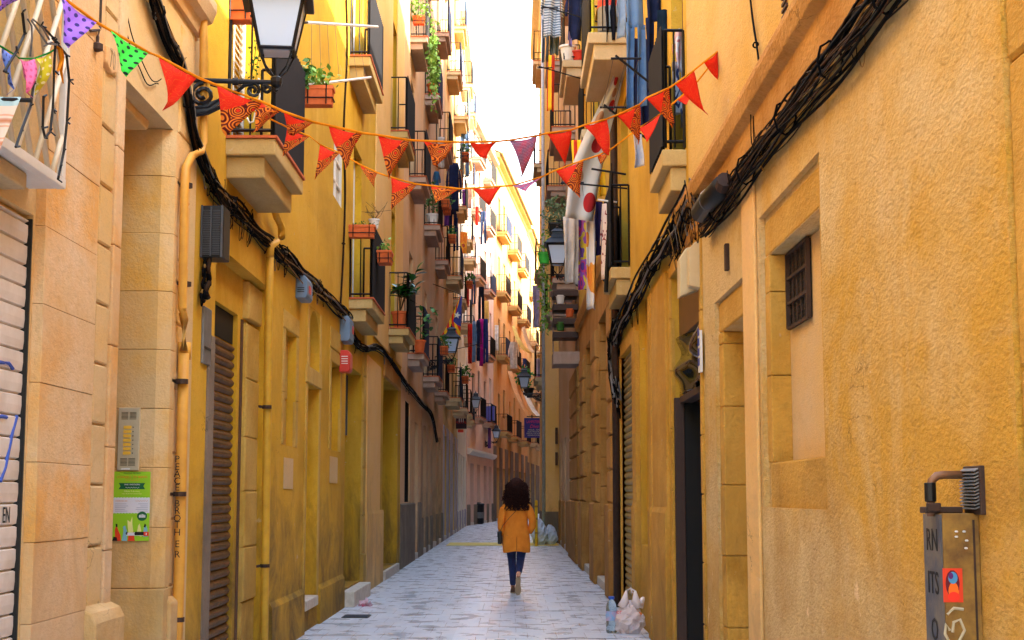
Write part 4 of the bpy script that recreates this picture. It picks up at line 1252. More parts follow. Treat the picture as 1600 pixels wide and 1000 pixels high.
# ================================================================== street lamps
def make_lamp(name, label, loc, rz, group):
    """built at the world origin: arm along +x from the wall, then moved"""
    t = thing(name, label, 'street lamp', (0, 0, 0), group)
    m = MB()
    m.box(-.005, .025, -.045, .045, -.28, .08)
    m.tube([(0.02, 0, 0), (.6, 0, 0)], .018, 8)
    m.tube([(.3, 0, 0), (.34, 0, 0)], .027, 8)
    def scroll(cx, cz, r, a0, turns, sg=1, th=.013):
        n = int(14 * turns)
        m.tube([(cx + (r * (1 - .75 * k / n)) * math.cos(a0 + sg * 2 * math.pi * turns * k / n), random.uniform(-.003, .003), cz + (r * (1 - .75 * k / n)) * math.sin(a0 + sg * 2 * math.pi * turns * k / n)) for k in range(n + 1)], th, 5)
    scroll(.1, -.1, .085, 1.57, 1.6, 1, .016); scroll(.44, -.06, .05, 1.57, 1.4, -1); scroll(.54, -.045, .036, 1.57, 1.3)
    m.tube([(.03, 0, -.25), (.14, 0, -.23), (.25, 0, -.17), (.31, 0, -.09), (.38, 0, -.03), (.44, 0, -.012)], .015, 5)
    m.tube([(.03, 0, -.2), (.14, 0, -.19), (.22, 0, -.13)], .012, 5); m.tube([(.15, 0, -.03), (.24, 0, -.05), (.29, 0, -.09)], .01, 5)
    m.prism([(.03, -.24), (.15, -.21), (.24, -.15), (.2, -.13), (.1, -.17), (.03, -.19)], -.006, .006)
    m.lathe((.6, 0, -.07), [(.004, 0), (.018, .015), (.012, .03), (.035, .045), (.042, .07), (.04, .1), (.02, .115)], 10)
    br = m.done('bracket', M['lampiron'], t, smooth=False)
    m = MB()                                                   # lantern frame
    b, a, z0, z1 = .115, .185, .22, .57
    L = .6
    for sx in (-1, 1):
        for sy in (-1, 1):
            m.tube([(L + sx * b, sy * b, z0), (L + sx * a, sy * a, z1)], .013, 4)
            m.tube([(L + sx * b, sy * b, z0), (L + sx * .07, sy * .07, .1), (L + sx * .02, sy * .02, .045)], .008, 4)
    for r, z, th in ((b, z0, .014), (a, z1, .016)):
        c = [(L - r, -r, z), (L + r, -r, z), (L + r, r, z), (L - r, r, z)]
        for k in range(4): m.tube([c[k], c[(k + 1) % 4]], th, 4)
    m.done('lantern_frame', M['lampiron'], t)
    m = MB()
    for sg in range(4):
        ca, sa = math.cos(sg * math.pi / 2), math.sin(sg * math.pi / 2)
        pts = [(b * .99, -b * .97, z0), (b * .99, b * .97, z0), (a * .99, a * .97, z1), (a * .99, -a * .97, z1)]
        m.quad([(L + x * ca - y * sa, x * sa + y * ca, z) for x, y, z in pts])
    m.done('glass', M['lampglass'], t, solid=.004)
    m = MB(); m.box(L - .09, L + .09, -.09, .09, .205, .218); m.done('bottom_pane', M['lampglass'], t)
    m = MB()
    for r0, zz0, r1, zz1 in ((.245, .575, .25, .595), (.25, .595, .13, .71), (.13, .71, .105, .77), (.105, .77, .1, .82), (.13, .82, .06, .88)):
        lo = [m.bm.verts.new(m.P(L + sx * r0, sy * r0, zz0)) for sx, sy in ((-1, -1), (1, -1), (1, 1), (-1, 1))]
        hi = [m.bm.verts.new(m.P(L + sx * r1, sy * r1, zz1)) for sx, sy in ((-1, -1), (1, -1), (1, 1), (-1, 1))]
        m.face(lo[::-1]); m.face(hi)
        for k in range(4): m.face([lo[k], lo[(k + 1) % 4], hi[(k + 1) % 4], hi[k]])
    m.lathe((L, 0, .88), [(.03, 0), (.035, .03), (.012, .05), (.018, .07), (.003, .1)], 10)
    m.done('roof', M['lampiron'], t, bevel=.004)
    t.location = loc; t.rotation_euler = (0, 0, rz); RL[t] = Vector(loc)
    return t
LG = 'wall lanterns along the street'
s, z = FL.hit(300, 122)
lamp = make_lamp('street_lamp', 'big black iron lantern on the scrolled bracket beside the bunting, nearest of the lanterns', tuple(FL.P(s + .05, -.035, z)), R(6), LG)
for u, v, F, lb in ((670, 563, FL, 'black wall lantern hanging in front of the striped flag'), (722, 645, FL, 'small lantern over the dark shop board, on the same side as the flag')):
    s, z = F.hit(u, v); dup(lamp, tuple(F.P(s, 0, z)), 0, lb, LG)
dup(lamp, tuple(FA.P(7.5, 0, 4.25)), -R(5.6), 'farthest lantern, tiny, by the balconies of the rose house', LG)
dup(lamp, tuple(FR.P(27.3, 0, 5.45)), R(180), 'lantern half hidden by white washing below the bushy green plant', LG)
dup(lamp, tuple(Vector((1.02, 52, 4.95))), R(180), 'lantern on the jutting corner house above the purple shop sign', LG)

# ================================================================== bunting
FB1 = Fr(-2.0, 6.0, math.atan2(3.44, 4.2), 1)
FB2 = Fr(XL, 10.42, math.atan2(3.64, -.06), 1)
FB3 = Fr(-1.97, 5.0, 0, 1)

def flag_mesh(F, a, b, c, lean=None, n=7):
    """a, b: ends of the top edge; c: the tip (wall coordinates s, z)"""
    m = MB(F)
    uvl = m.bm.loops.layers.uv.new('uv')
    lean = random.uniform(-.05, .05) if lean is None else lean
    ph, am = random.uniform(0, 6), random.uniform(.008, .02)
    cu = random.uniform(-.05, .05)
    rows = []
    info = {}
    for j in range(n + 1):
        t = j / n
        row = []
        k = n - j
        for i in range(k + 1):
            q = i / k if k else .5
            s = (a[0] + (b[0] - a[0]) * q) * (1 - t) + c[0] * t
            z = (a[1] + (b[1] - a[1]) * q) * (1 - t) + c[1] * t
            z -= .012 * math.sin(q * math.pi) * (1 - t)
            s += .010 * math.sin(ph * 2 + t * 4) * t
            wv = lean * t * t + cu * (2 * q - 1) ** 2 * t * (1 - t) * 2 + am * math.sin(ph + q * 5 + t * 3) * (0.2 + t)
            v = m.bm.verts.new(F.P(s, wv, z)); info[v] = (q * (1 - t) + .5 * t, t)
            row.append(v)
        rows.append(row)
    fs = []
    for j in range(n):
        r0, r1 = rows[j], rows[j + 1]
        for i in range(len(r1)):
            fs.append(m.face([r0[i], r0[i + 1], r1[i]]))
            if i + 1 < len(r1): fs.append(m.face([r0[i + 1], r1[i + 1], r1[i]]))
    for f in fs:
        for lp in f.loops: lp[uvl].uv = info[lp.vert]
    return m

def bunting(name, label, F, ends, flags, cordmat, r=.0065):
    top = []
    for st, pix in flags:
        top += [F.hit(*pix[0]), F.hit(*pix[1])]
    line = [F.hit(*ends[0])] + top + [F.hit(*ends[1])]
    line = [q for i, q in enumerate(line) if i == 0 or q[0] > line[i - 1][0] + .004]
    p0 = F.P(line[0][0], 0, line[0][1])
    t = thing(name, label, 'bunting', tuple(p0))
    m = MB(F)
    m.prof([(-.0015, -.012), (.0015, -.012), (.0015, .003), (-.0015, .003)], 0, .001) if False else None
    for off in (0, ):
        m.tube([(s, 0, z) for s, z in line], r, 6)
    m.done('cord', M[cordmat], t, smooth=True)
    for st, pix in flags:
        mm = flag_mesh(F, *[F.hit(*p) for p in pix])
        mm.done('flag', M[st], t, smooth=True, solid=.0015)
    return t
FA1 = [('flagpurple', ((93, -8), (151, 35), (100, 76))), ('flaggreen', ((172, 47), (232, 82), (193, 121))),
       ('flagred', ((248, 88), (309, 121), (262, 171))), ('flagband', ((338, 133), (412, 160), (358, 212))),
       ('flagband2', ((405, 158), (440, 173), (398, 207))), ('flagband', ((442, 174), (490, 191), (462, 212))),
       ('flagband', ((514, 196), (567, 208), (536, 265))), ('flagband', ((591, 211), (640, 219), (608, 281))),
       ('flagband2', ((661, 220), (708, 222), (678, 263))), ('flagred', ((733, 222), (777, 221), (757, 249))),
       ('flagsequin', ((796, 219), (839, 212), (820, 279))), ('flagred', ((855, 208), (893, 203), (890, 263))),
       ('flagred', ((911, 196), (948, 186), (944, 245))), ('flagband', ((964, 180), (1000, 163), (1002, 225))),
       ('flagband', ((1010, 153), (1046, 137), (1051, 201))), ('flagred', ((1055, 131), (1084, 110), (1101, 182))),
       ('flagred', ((1100, 97), (1122, 80), (1135, 137)))]
bunting('bunting', 'long upper string of red flags with one lilac and one green dotted flag', FB1, ((55, -40), (1142, 66)), FA1, 'orange_ribbon')
FB_ = [('flagband', ((449, 199), (484, 213), (443, 244))), ('flagband', ((500, 226), (531, 239), (493, 280))), ('flagband2', ((562, 257), (590, 270), (582, 292))),
       ('flagband', ((611, 277), (652, 288), (613, 328))), ('flagband2', ((673, 290), (718, 295), (680, 319))), ('flagred', ((738, 294), (784, 291), (762, 321))),
       ('flagsequin', ((800, 290), (845, 277), (822, 301))), ('flagband', ((868, 266), (912, 250), (905, 309))), ('flagband2', ((934, 243), (955, 233), (937, 259))),
       ('flagred', ((998, 200), (1032, 178), (1012, 224))), ('flagred', ((1058, 156), (1086, 132), (1074, 166)))]
bunting('bunting', 'lower string of red and orange flags that starts at the nearest lantern', FB2, ((385, 168), (1132, 74)), FB_, 'orange_ribbon')
bunting('bunting', 'short green string of small blue, pink and yellow flags on the white lattice', FB3, ((-40, 50), (86, 77)),
        [('flagblue', ((4, 74), (24, 86), (15, 148))), ('flagpink', ((30, 91), (52, 92), (42, 153))), ('flagyellow', ((55, 91), (78, 82), (70, 149)))], 'greentape', .004)
m = flag_mesh(FB3, FB3.hit(2, -25), FB3.hit(36, -3), FB3.hit(6, 19)); tag(m.done('pennant', M['flagpurple'], None, smooth=True, solid=.0015), 'single violet dotted flag hanging at the top of the white lattice', 'flag')
m = MB(FB3)
P = [FB3.hit(u, v) for u, v in ((84, 72), (92, 76), (96, 90), (94, 112), (97, 130))]; m.tube([(s, .005, z) for s, z in P], .006, 5, rr=[.004, .012, .01, .007, .003])
P = [FB3.hit(u, v) for u, v in ((88, 74), (93, 95), (88, 108), (83, 116))]; m.tube([(s, .01, z) for s, z in P], .006, 5, rr=[.006, .01, .007, .003])
tag(m.done('ribbon', M['orange_ribbon'], None, smooth=True), 'orange ribbon knotted to the corner of the white lattice', 'ribbon')
# string of small lamps looped over the lattice
m = MB(FB3)
for pth in ([(60, 40), (82, 62), (80, 110), (78, 170), (74, 205), (66, 215), (62, 200), (63, 150)], [(78, 60), (100, 86), (104, 125), (101, 190), (96, 235), (90, 262), (86, 280)], [(30, 20), (34, 52), (22, 80), (2, 112)], [(48, 130), (44, 165), (30, 200), (20, 230)]):
    P = [FB3.hit(u, v) for u, v in pth]
    pts = [(s + random.uniform(-.004, .004), .012, z) for s, z in P]
    m.tube(pts, .006, 5)
    for s, w_, z in pts:
        for q in range(2): m.tube([(s, w_, z), (s + random.uniform(-.025, .025), w_ + random.uniform(0, .02), z + random.uniform(-.015, .015))], .004, 4)
tag(m.done('string_lights', M['black'], None), 'unlit black string of small lights looped over the white lattice', 'string lights')
m = MB(FB3)
for pth in ([(38, 30), (44, 40), (45, 60), (42, 88)], [(44, 32), (56, 50), (68, 68), (84, 70)], [(46, 30), (62, 44), (72, 62)], [(84, 70), (75, 66), (64, 72)]):
    P = [FB3.hit(u, v) for u, v in pth]; m.tube([(s, .014, z) for s, z in P], .0045, 5)
tag(m.done('cord', M['cablegrey'], None, smooth=True), 'grey cord tied in loose loops round the white lattice', 'cord')
# shop banner on a rod
bx, by = -1.82, 5.62
bn = thing('shop_banner', 'pale blue and beige swirl banner on a black rod at the shop shutter', 'banner', (-2.2, by, 2.93))
z1 = at(30, 152, by)[1]; z0 = at(8, 330, by)[1]
m = MB(); m.tube([(-2.2, by, z1 + .0), (at(50, 158, by)[0], by, z1 - .012)], .009, 8); m.done('rod', M['black'], bn)
m = MB()
N_ = 10
vv = [[m.bm.verts.new(Vector((-2.19 + (at(34, 152, by)[0] + 2.19 - .012 * j) * i / N_, by + .01 * math.sin(i * .9 + j * .3) - .012, z1 + (z0 - z1) * j / 12))) for j in range(13)] for i in range(N_ + 1)]
for i in range(N_):
    for j in range(12): m.face([vv[i][j], vv[i + 1][j], vv[i + 1][j + 1], vv[i][j + 1]])
def swirl():
    mt, nt, b = newmat('swirl_banner_cloth')
    g = pos(nt, 1, 0, 1, (1.95, 0, -2.72))
    gr = nn(nt, 'TexWave', Scale=3.2, Distortion=2.5, Detail=1.0); gr.wave_type = 'RINGS'; gr.rings_direction = 'SPHERICAL'
    nt.links.new(g, gr.inputs['Vector'])
    cr = nn(nt, 'ValToRGB'); e = cr.color_ramp.elements
    e[0].color = lin((226, 206, 186)); e[1].color = lin((200, 128, 90))
    for p, c in ((.4, (224, 204, 184)), (.55, (226, 150, 110)), (.8, (232, 214, 196))):
        k = e.new(p); k.color = lin(c)
    nt.links.new(gr.outputs['Fac'], cr.inputs[0])
    sep = nn(nt, 'SeparateXYZ'); nt.links.new(pos(nt), sep.inputs[0])
    f = math_(nt, 'GREATER_THAN', sep.outputs[2], z1 - .035)
    nt.links.new(mix(nt, f, cr.outputs[0], lin((168, 196, 198))), b.inputs['Base Color']); b.inputs['Roughness'].default_value = .8
    return mt
m.done('banner_cloth', swirl(), bn, smooth=True, solid=.002)

# ================================================================== cables and boxes on the left wall
cables('cable_bundle', 'tangled black cables running down the left wall past the nearest lantern', FL, [(228, -40), (246, 10), (264, 60), (286, 110), (296, 160), (304, 205), (318, 250), (338, 290), (356, 320)], 26, .055, r=(.003, .01), loops=9, w=.05)
cables('cable_bundle', 'sagging bundle of black and grey cables under the long screened balcony', FL, [(336, 290), (352, 312), (372, 330), (394, 352), (416, 376), (436, 396), (452, 408), (470, 428)], 30, .065, r=(.003, .01), loops=24, ties=2, w=.06)
cables('cable_bundle', 'cable bundle linking the two blue grey boxes on the yellow wall', FL, [(440, 392), (460, 412), (480, 434), (500, 452), (520, 472), (540, 490), (548, 500)], 20, .06, r=(.003, .011), loops=14, w=.05)
cables('cable_bundle', 'dark cables bending round the pier under the plant balconies toward the pinkish house', FL, [(546, 500), (556, 530), (572, 545), (590, 543), (606, 556), (622, 580), (640, 605), (660, 630), (676, 650), (684, 690)], 14, .06, loops=5, w=.07, mats=('cable', 'cable', 'cablebrown', 'cablegrey'))
cables('thin_cable', 'pair of thin black wires hanging on the wall above the stone entrance', FL, [(190, -30), (205, 50), (222, 100), (238, 125), (252, 124)], 2, .03, r=(.003, .004), loops=0, ties=0, w=.03, mats=('cable',))
cables('thin_cable', 'thin wires running straight up the yellow wall beside the white windows', FL, [(531, 490), (536, 400), (539, 300), (537, 200), (542, 80), (540, -20)], 3, .03, r=(.004, .007), loops=0, ties=2, w=.03, mats=('cable', 'cablebrown'))
m = MB(FL); s0 = FL.s(313, 360)
bxz0, bxz1 = FL.z(313, 403), FL.z(313, 320)
tb = thing('terminal_box', 'black ribbed telephone terminal box hanging under the cable bundle', 'terminal box', tuple(FL.P(s0, 0, bxz0)))
wq = .165
m.box(s0, s0 + .24, 0.0, wq, bxz0, bxz1); m.done('case', M['black'], tb, bevel=.008)
m = MB(FL)
for sx0, sx1 in ((.02, .066), (.086, .138)):
    q = bxz0 + .02
    while q < bxz1 - .03: m.box(s0 - .012, s0 - .001, sx0, sx1, q, q + .006); q += .0125
m.box(s0 - .014, s0 - .001, .07, .08, bxz0 + .01, bxz1 - .01); m.box(s0 - .016, s0 - .001, .005, .016, bxz0, bxz1); m.box(s0 - .016, s0 - .001, .146, .16, bxz0, bxz1)
m.done('terminal_strip', simple('grey_terminal_plastic', (70, 72, 76), .5), tb)
cables('cable_tail', 'loop of cable ends hanging below the ribbed terminal box', FL, [(336, 404), (334, 420), (336, 440), (330, 456), (334, 466)], 9, .035, loops=8, ties=0, w=.1)
def wallbox(name, label, F, u, v0, v1, wid, dep, mat, cat, face=None):
    s, zt = F.hit(u, v0); zb = F.z(u, v1)
    t = thing(name, label, cat, tuple(F.P(s, 0, zb)))
    m = MB(F)
    m.prof([(0, zb), (dep * .85, zb), (dep, zb + .03), (dep, zt - .05), (dep * .8, zt), (0, zt)], s, s + wid)
    m.done('case', M[mat], t, bevel=.01)
    return t, s, zb, zt
t, s, zb, zt = wallbox('junction_box', 'blue grey plastic box with an orange mark under the cable bundle, nearer of two', FL, 462, 430, 466, .42, .12, 'boxblue', 'junction box')
m = MB(FL); m.box(s + .12, s + .26, .121, .126, zt - .17, zt - .09); m.done('orange_mark', M['alarmred'], t)
m = MB(FL)
for k in range(3): m.box(s - .003, s - .0005, .02, .09, zb + .06 + k * .02, zb + .068 + k * .02)
m.done('vent_slots', M['black'], t)
t, s, zb, zt = wallbox('junction_box', 'blue grey plastic box above the red alarm box', FL, 531, 493, 533, .5, .13, 'boxblue', 'junction box')
m = MB(FL); m.box(s + .3, s + .45, .131, .136, zt - .2, zt - .1); m.done('orange_mark', M['alarmred'], t)
t, s, zb, zt = wallbox('alarm_box', 'red alarm box over the dark doorway of the yellow house', FL, 530, 547, 581, .3, .14, 'alarmred', 'alarm')
m = MB(FL)
for k in range(4): m.box(s - .003, s - .0005, .03, .11, zb + .1 + k * .03, zb + .11 + k * .03)
m.done('lettering', M['white'], t)
s, z = FL.hit(316, 570)
mt = thing('meter_cover', 'narrow grey metal cover plate on the yellow wall left of the brown shutter', 'cover plate', tuple(FL.P(s - .1, 0, z)))
m = MB(FL); m.box(FL.s(310), FL.s(322), .0, .02, FL.z(316, 568), FL.z(316, 478)); m.done('plate', M['galv'], mt, bevel=.004)
m = MB(FL); m.box(FL.s(311), FL.s(321), .021, .024, FL.z(316, 545), FL.z(316, 541)); m.done('seam', M['black'], mt)
# house number
s, z = FL.hit(171, 92, .03)
hn = thing('house_number', 'small stone plaque with the number 70 beside the green flag', 'house number', tuple(FL.P(s, 0, z)))
m = MB(FL); sa, sb = FL.s(163, 92, .03), FL.s(180, 92, .03); zb, zt = FL.z(178, 122, .03), FL.z(165, 66, .03)
m.prism([(sa, zb + .03), ((sa + sb) / 2, zb), (sb, zb + .03), (sb, zt - .02), ((sa + sb) / 2, zt), (sa, zt - .02)], .0, .045); m.done('plaque', M['pinkstone'], hn, bevel=.008)
writing('numerals', '70', FL.P((sa + sb) / 2, .0465, (zb + zt) / 2), R(90), .15, M['sill'], hn, sx=.75, ext=.002)
# iron flag holder above the number
s, z = FL.hit(150, 68)
ih = thing('iron_bracket', 'short rusty iron bracket with a hook above the house number plaque', 'bracket', tuple(FL.P(s, 0, z)))
m = MB(FL); sa, za = FL.hit(143, 10); m.box(sa - .03, sa + .02, .0, .05, za - .12, za + .12); m.done('plate', M['iron'], ih)
m = MB(FL); P = [FL.hit(u, v, .05) for u, v in ((138, 48), (152, 47), (150, 58), (149, 72))]; m.tube([(a, .06, b) for a, b in P], .008, 6); m.lathe((P[-1][0], .06, P[-1][1] - .03), [(.01, 0), (.03, .01), (.03, .04), (.01, .05)], 10); m.done('hook', M['ironbrown'], ih)

# intercom and poster on the far jamb of the entrance (they face down the street)
yj = alc1 - .072
def jp(u, v): return at(u, v, yj)
x0, zt = jp(186.5, 637); x1, zb = jp(217, 735)
ic = thing('intercom', 'steel door intercom with seven yellow name plates above the green poster', 'intercom', (x0, yj, zb))
m = MB(); m.box(x0, x1, yj - .014, yj + .01, zb, zt); m.done('plate', M['steel'], ic, bevel=.003)
m = MB(); mk = MB(); h = zt - zb; W = x1 - x0
for k in range(7):
    z = zt - h * (.315 + .0685 * k)
    m.box(x0 + W * .26, x0 + W * .62, yj - .018, yj - .0145, z - h * .024, z + h * .024)
    mk.lathe((x0 + W * .71, yj - .018, z - .003), [(.003, 0), (.004, .003), (.003, .006)], 8)
M['nameplate'] = simple('yellow_name_plate', (226, 180, 60), .4, 0, .1, 30, 0)
m.done('name_plate', M['nameplate'], ic); mk.done('call_button', M['black'], ic)
m = MB()
for zc in (.87, .135):
    for k in range(6):
        for xa, xb in ((.14, .46), (.52, .84)):
            z = zt - h * (1 - zc) + (k - 2.5) * h * .021
            m.box(x0 + W * xa, x0 + W * xb, yj - .0152, yj - .0142, z - h * .004, z + h * .004)
m.done('speaker_slots', M['black'], ic)
m = MB(); m.box(x0 + W * .2, x0 + W * .6, yj - .0155, yj - .0142, zb + h * .012, zb + h * .035); m.done('sticker', M['white'], ic)
x0, zt = jp(179, 737); x1, zb = jp(232.5, 845)
ps = thing('poster', 'lime green neighbourhood council poster with raised hands below the intercom', 'poster', (x0, yj, zb))
def pm(n, c): return simple(n, c, .5, 0, .03, 6, 0)
pg, pw, pdk, por, pye, pre, pbl, pgr = pm('poster_lime', (146, 200, 30)), pm('poster_white', (214, 214, 222)), pm('poster_dark_green', (10, 94, 50)), pm('poster_orange', (214, 140, 30)), pm('poster_pale_yellow', (226, 224, 140)), pm('poster_red', (222, 62, 28)), pm('poster_light_blue', (120, 176, 196)), pm('poster_grey', (150, 156, 176))
W, h = x1 - x0, zt - zb
def X(a): return x0 + W * a
def Z(b): return zb + h * b
m = MB(); m.box(x0, x1, yj - .003, yj - .0005, zb, zt); m.done('sheet', pg, ps)
def patch(name, mat, poly, lay=1):
    m = MB(); y = yj - .003 - .0006 * lay
    lo = [m.bm.verts.new(Vector((X(a), y + .0005, Z(b)))) for a, b in poly]; hi = [m.bm.verts.new(Vector((X(a), y, Z(b)))) for a, b in poly]
    m.face(lo); m.face(hi[::-1])
    for k in range(len(poly)): m.face([lo[k], lo[(k + 1) % len(poly)], hi[(k + 1) % len(poly)], hi[k]])
    return m.done(name, mat, ps)
zig = [(k / 24, .62 + (.008 if k % 2 else 0)) for k in range(25)]
zag = [(k / 24, .395 + (.008 if k % 2 else 0)) for k in range(24, -1, -1)]
patch('white_band', pw, zig + zag)
patch('ribbon', pdk, [(.13, .835), (.2, .835), (.8, .835), (.86, .835), (.81, .79), (.86, .745), (.8, .745), (.2, .745), (.13, .745), (.18, .79)])
for txt, a, b, sz, mt_, al in (('CONSELL DE BARRI', .5, .92, .022, por, 'CENTER'), ('VINE I PARTICIPA!', .5, .812, .0125, pw, 'CENTER'), ('Dilluns 9 de març', .5, .715, .014, pye, 'CENTER'), ('a les 18.30 h al Centre Cívic', .5, .68, .011, pye, 'CENTER'), ('ORDRE DEL DIA', .05, .575, .0105, por, 'LEFT'),
                               ('AIXÒ ÉS EL TEU BARRI', .5, .978, .011, pdk, 'CENTER')):
    writing('lettering', txt, (X(a), yj - .0046, Z(b)), 0, sz, mt_, ps, al)
m = MB()
for r_, b0 in enumerate((.53, .5, .475, .45, .425)):
    m.box(X(.05), X(.05 + random.uniform(.2, .36)), yj - .0046, yj - .0036, Z(b0), Z(b0 + .006)); m.box(X(.95 - random.uniform(.2, .36)), X(.95), yj - .0046, yj - .0036, Z(b0), Z(b0 + .006))
m.done('small_print', pgr, ps)
m = MB()                                                       # cursive lines of a second script
for (a0, a1, b, am, mi) in ((.3, .7, .875, .012, 0), (.32, .7, .768, .01, 1), (.6, .95, .575, .01, 0)):
    m.mi = mi
    pts = [(X(a0 + (a1 - a0) * k / 20), yj - .005, Z(b + am * math.sin(k * 1.7) * random.uniform(.3, 1))) for k in range(21)]
    m.tube(pts, .0011, 4)
m.done('cursive_lettering', [por, pw], ps)
for poly, mt_ in (([(.08, .0), (.06, .16), (.1, .24), (.15, .16), (.22, .08), (.24, 0)], pre), ([(.26, 0), (.3, .14), (.28, .2), (.34, .22), (.4, .13), (.4, 0)], pbl), ([(.44, .1), (.41, .22), (.4, .3), (.48, .27), (.53, .35), (.54, .24), (.57, .14), (.52, .08)], pye),
                  ([(.42, 0), (.45, .16), (.52, .2), (.58, .12), (.62, 0)], pre), ([(.66, .08), (.7, .22), (.74, .25), (.78, .17), (.8, .06)], pye), ([(.84, .06), (.86, .2), (.9, .24), (.95, .18), (.97, .06)], pbl), ([(.0, 0), (.03, .06), (.12, .05), (.14, 0)], M['ink']), ([(.36, .1), (.38, .13), (.42, .12), (.4, .08)], M['ink']), ([(.85, .2), (.88, .25), (.92, .23), (.9, .19)], M['ink']), ([(.09, .2), (.08, .245), (.13, .24), (.13, .2)], M['ink'])):
    patch('raised_hand', mt_, poly, 1 + (mt_ is pye) + 2 * (mt_ is M['ink']))
patch('badge', pdk, [(.8 + .14 * math.cos(k * .393), .355 + .068 * math.sin(k * .393)) for k in range(16)], 2)
for k in range(5): patch('badge_hand', pw, [(.715 + k * .036, .335), (.72 + k * .036, .385 - .006 * abs(k - 2)), (.742 + k * .036, .385 - .006 * abs(k - 2)), (.745 + k * .036, .335)], 3)
patch('logo_box', pw, [(.38, .075), (.38, .12), (.9, .12), (.9, .075)], 3); patch('logo_box', M['ink'], [(.62, .08), (.6, .1), (.62, .13), (.86, .13), (.86, .08)], 4); patch('logo_box', pre, [(.86, .07), (.86, .13), (1.0, .13), (1.0, .07)], 5)
patch('logo_cross', pw, [(.92, .085), (.92, .115), (.94, .115), (.94, .085)], 6)

# ================================================================== right wall: cables, box
RG = ('cable', 'cable', 'cable', 'cablebrown', 'cablebrown', 'cable', 'cableyellow')
cables('cable_bundle', 'thick rope of dark cables tied below the heavy cornice', FR, [(1420, -60), (1360, 20), (1300, 95), (1250, 158), (1200, 220), (1160, 275), (1128, 318), (1100, 352)], 34, .078, r=(.0025, .008), ties=5, w=.05, mats=RG, loops=5)
cables('cable_bundle', 'coil of loose cables gathered at the end of the cornice', FR, [(1100, 330), (1085, 300), (1076, 330), (1062, 370), (1050, 400)], 20, .09, r=(.003, .007), loops=26, ties=1, w=.06)
cables('cable_bundle', 'black cable bundle sloping down over the golden house to a hanging tangle', FR, [(1080, 300), (1062, 340), (1040, 378), (1020, 408), (1000, 445), (985, 475), (970, 505), (960, 530), (955, 555)], 26, .095, r=(.005, .014), loops=6, ties=4, w=.08, mats=('cable', 'cable', 'cable', 'cablegrey'))
cables('cable_tangle', 'black tangle of cable coils hanging beside the narrow roller shutter', FR, [(962, 500), (957, 530), (955, 560), (958, 590), (962, 620)], 14, .11, r=(.008, .014), loops=26, ties=2, w=.1, mats=('cable', 'cable', 'cablegrey'))
cables('thin_cable', 'thin wires dropping down the upper wall to the cornice', FR, [(1166, -30), (1173, 30), (1179, 70), (1184, 110), (1187, 150)], 3, .02, r=(.003, .005), ties=1, w=.03, mats=('cable',), group=None)
cables('thin_cable', 'slack dark wires crossing the cornice near its far end', FR, [(1190, 90), (1160, 150), (1155, 200), (1160, 235), (1178, 225)], 3, .03, r=(.003, .005), ties=0, w=.13, mats=('cable',))
m = MB(FR)
P = [FR.hit(u, v, .1) for u, v in ((1098, 332), (1112, 312), (1132, 292))]
m.tube([(s, .11, z) for s, z in P], .075, 12); cs_ = m.done('case', M['black'], None, smooth=True)
tq = thing('cable_splice', 'fat black cylinder joint among the cables under the cornice', 'cable joint', tuple(FR.P(P[1][0], .11, P[1][1])))
cs_.parent = tq; cs_.data.transform(Matrix.Translation(-RL[tq]))
m = MB(FR); m.tube([(P[2][0] - .0, .11, P[2][1]), (P[2][0] - .09, .11, P[2][1] + .03)], .05, 10); m.done('collar', M['ironbrown'], tq)
m = MB(FR); m.tube([(P[1][0] - .02, .11, P[1][1] - .005), (P[1][0] + .0, .11, P[1][1] + .005)], .079, 12); m.done('clamp_band', M['galv'], tq)
s, zt = FR.hit(1096, 378); zb = FR.z(1096, 452)
tq = thing('cable_trunking', 'pair of cream plastic cable covers hanging under the coil of cables', 'cable cover', tuple(FR.P(s, 0, zb)))
m = MB(FR); m.prof([(0, zb), (.1, zb + .02), (.1, zt - .06), (.05, zt), (0, zt)], s - .02, s + .12); m.prof([(0, zb + .02), (.15, zb - .04), (.15, zt - .1), (.1, zt - .02), (0, zt)], s + .16, s + .34); m.done('cover', M['beigeplastic'], tq, bevel=.008)
s, z = FR.hit(1095, 550, .03)
sg = thing('notice_strip', 'narrow blue and white notice strip beside the glossy transom film', 'notice', tuple(FR.P(s, 0, z)))
m = MB(FR); m.box(s - .02, s + .09, .02, .04, FR.z(1094, 586), FR.z(1094, 522)); m.done('board', M['white'], sg)
m = MB(FR); zz = FR.z(1094, 580)
for k in range(4): m.box(s - .012, s + .082, .041, .043, zz + .02 + k * .075, zz + .075 + k * .075)
m.done('lettering', simple('blue_print', (62, 72, 150), .6), sg)

# gas pipe casing with stickers, elbow and vent
yb, xw, xf = 4.655, XR, 1.322
zt = 1.385
gp = thing('pipe_casing', 'tall olive metal pipe casing with graffiti and a red sticker on the near wall', 'pipe casing', (1.38, yb, 0))
M['olivemetal'] = simple('olive_painted_metal', (162, 124, 52), .65, .1, .35, 7, .4, .4, (86, 58, 32))
M['slatemetal'] = simple('slate_grey_metal', (62, 72, 90), .65, .1, .35, 7, .4, .4, (116, 108, 92))
m = MB(); m.box(xf + .004, xw, yb, yb + .2, 0, zt); m.done('case', M['olivemetal'], gp, bevel=.004)
m = MB(); m.box(xf - .001, xf + .003, yb + .003, yb + .2, 0, zt - .004); m.done('side_plate', M['slatemetal'], gp)
m = MB(); m.box(xw - .022, xw - .016, yb - .004, yb - .001, 0, zt - .02); m.done('edge_seam', M['ironbrown'], gp)
for ch, v in (('RN', 845), ('ITS', 912), ('O', 985)):
    z = at(1450, v, yb + .1)[1]
    writing('graffiti', ch, (xf - .0025, yb + .1, z), R(-90), .1, M['ink'], gp, sx=.95)
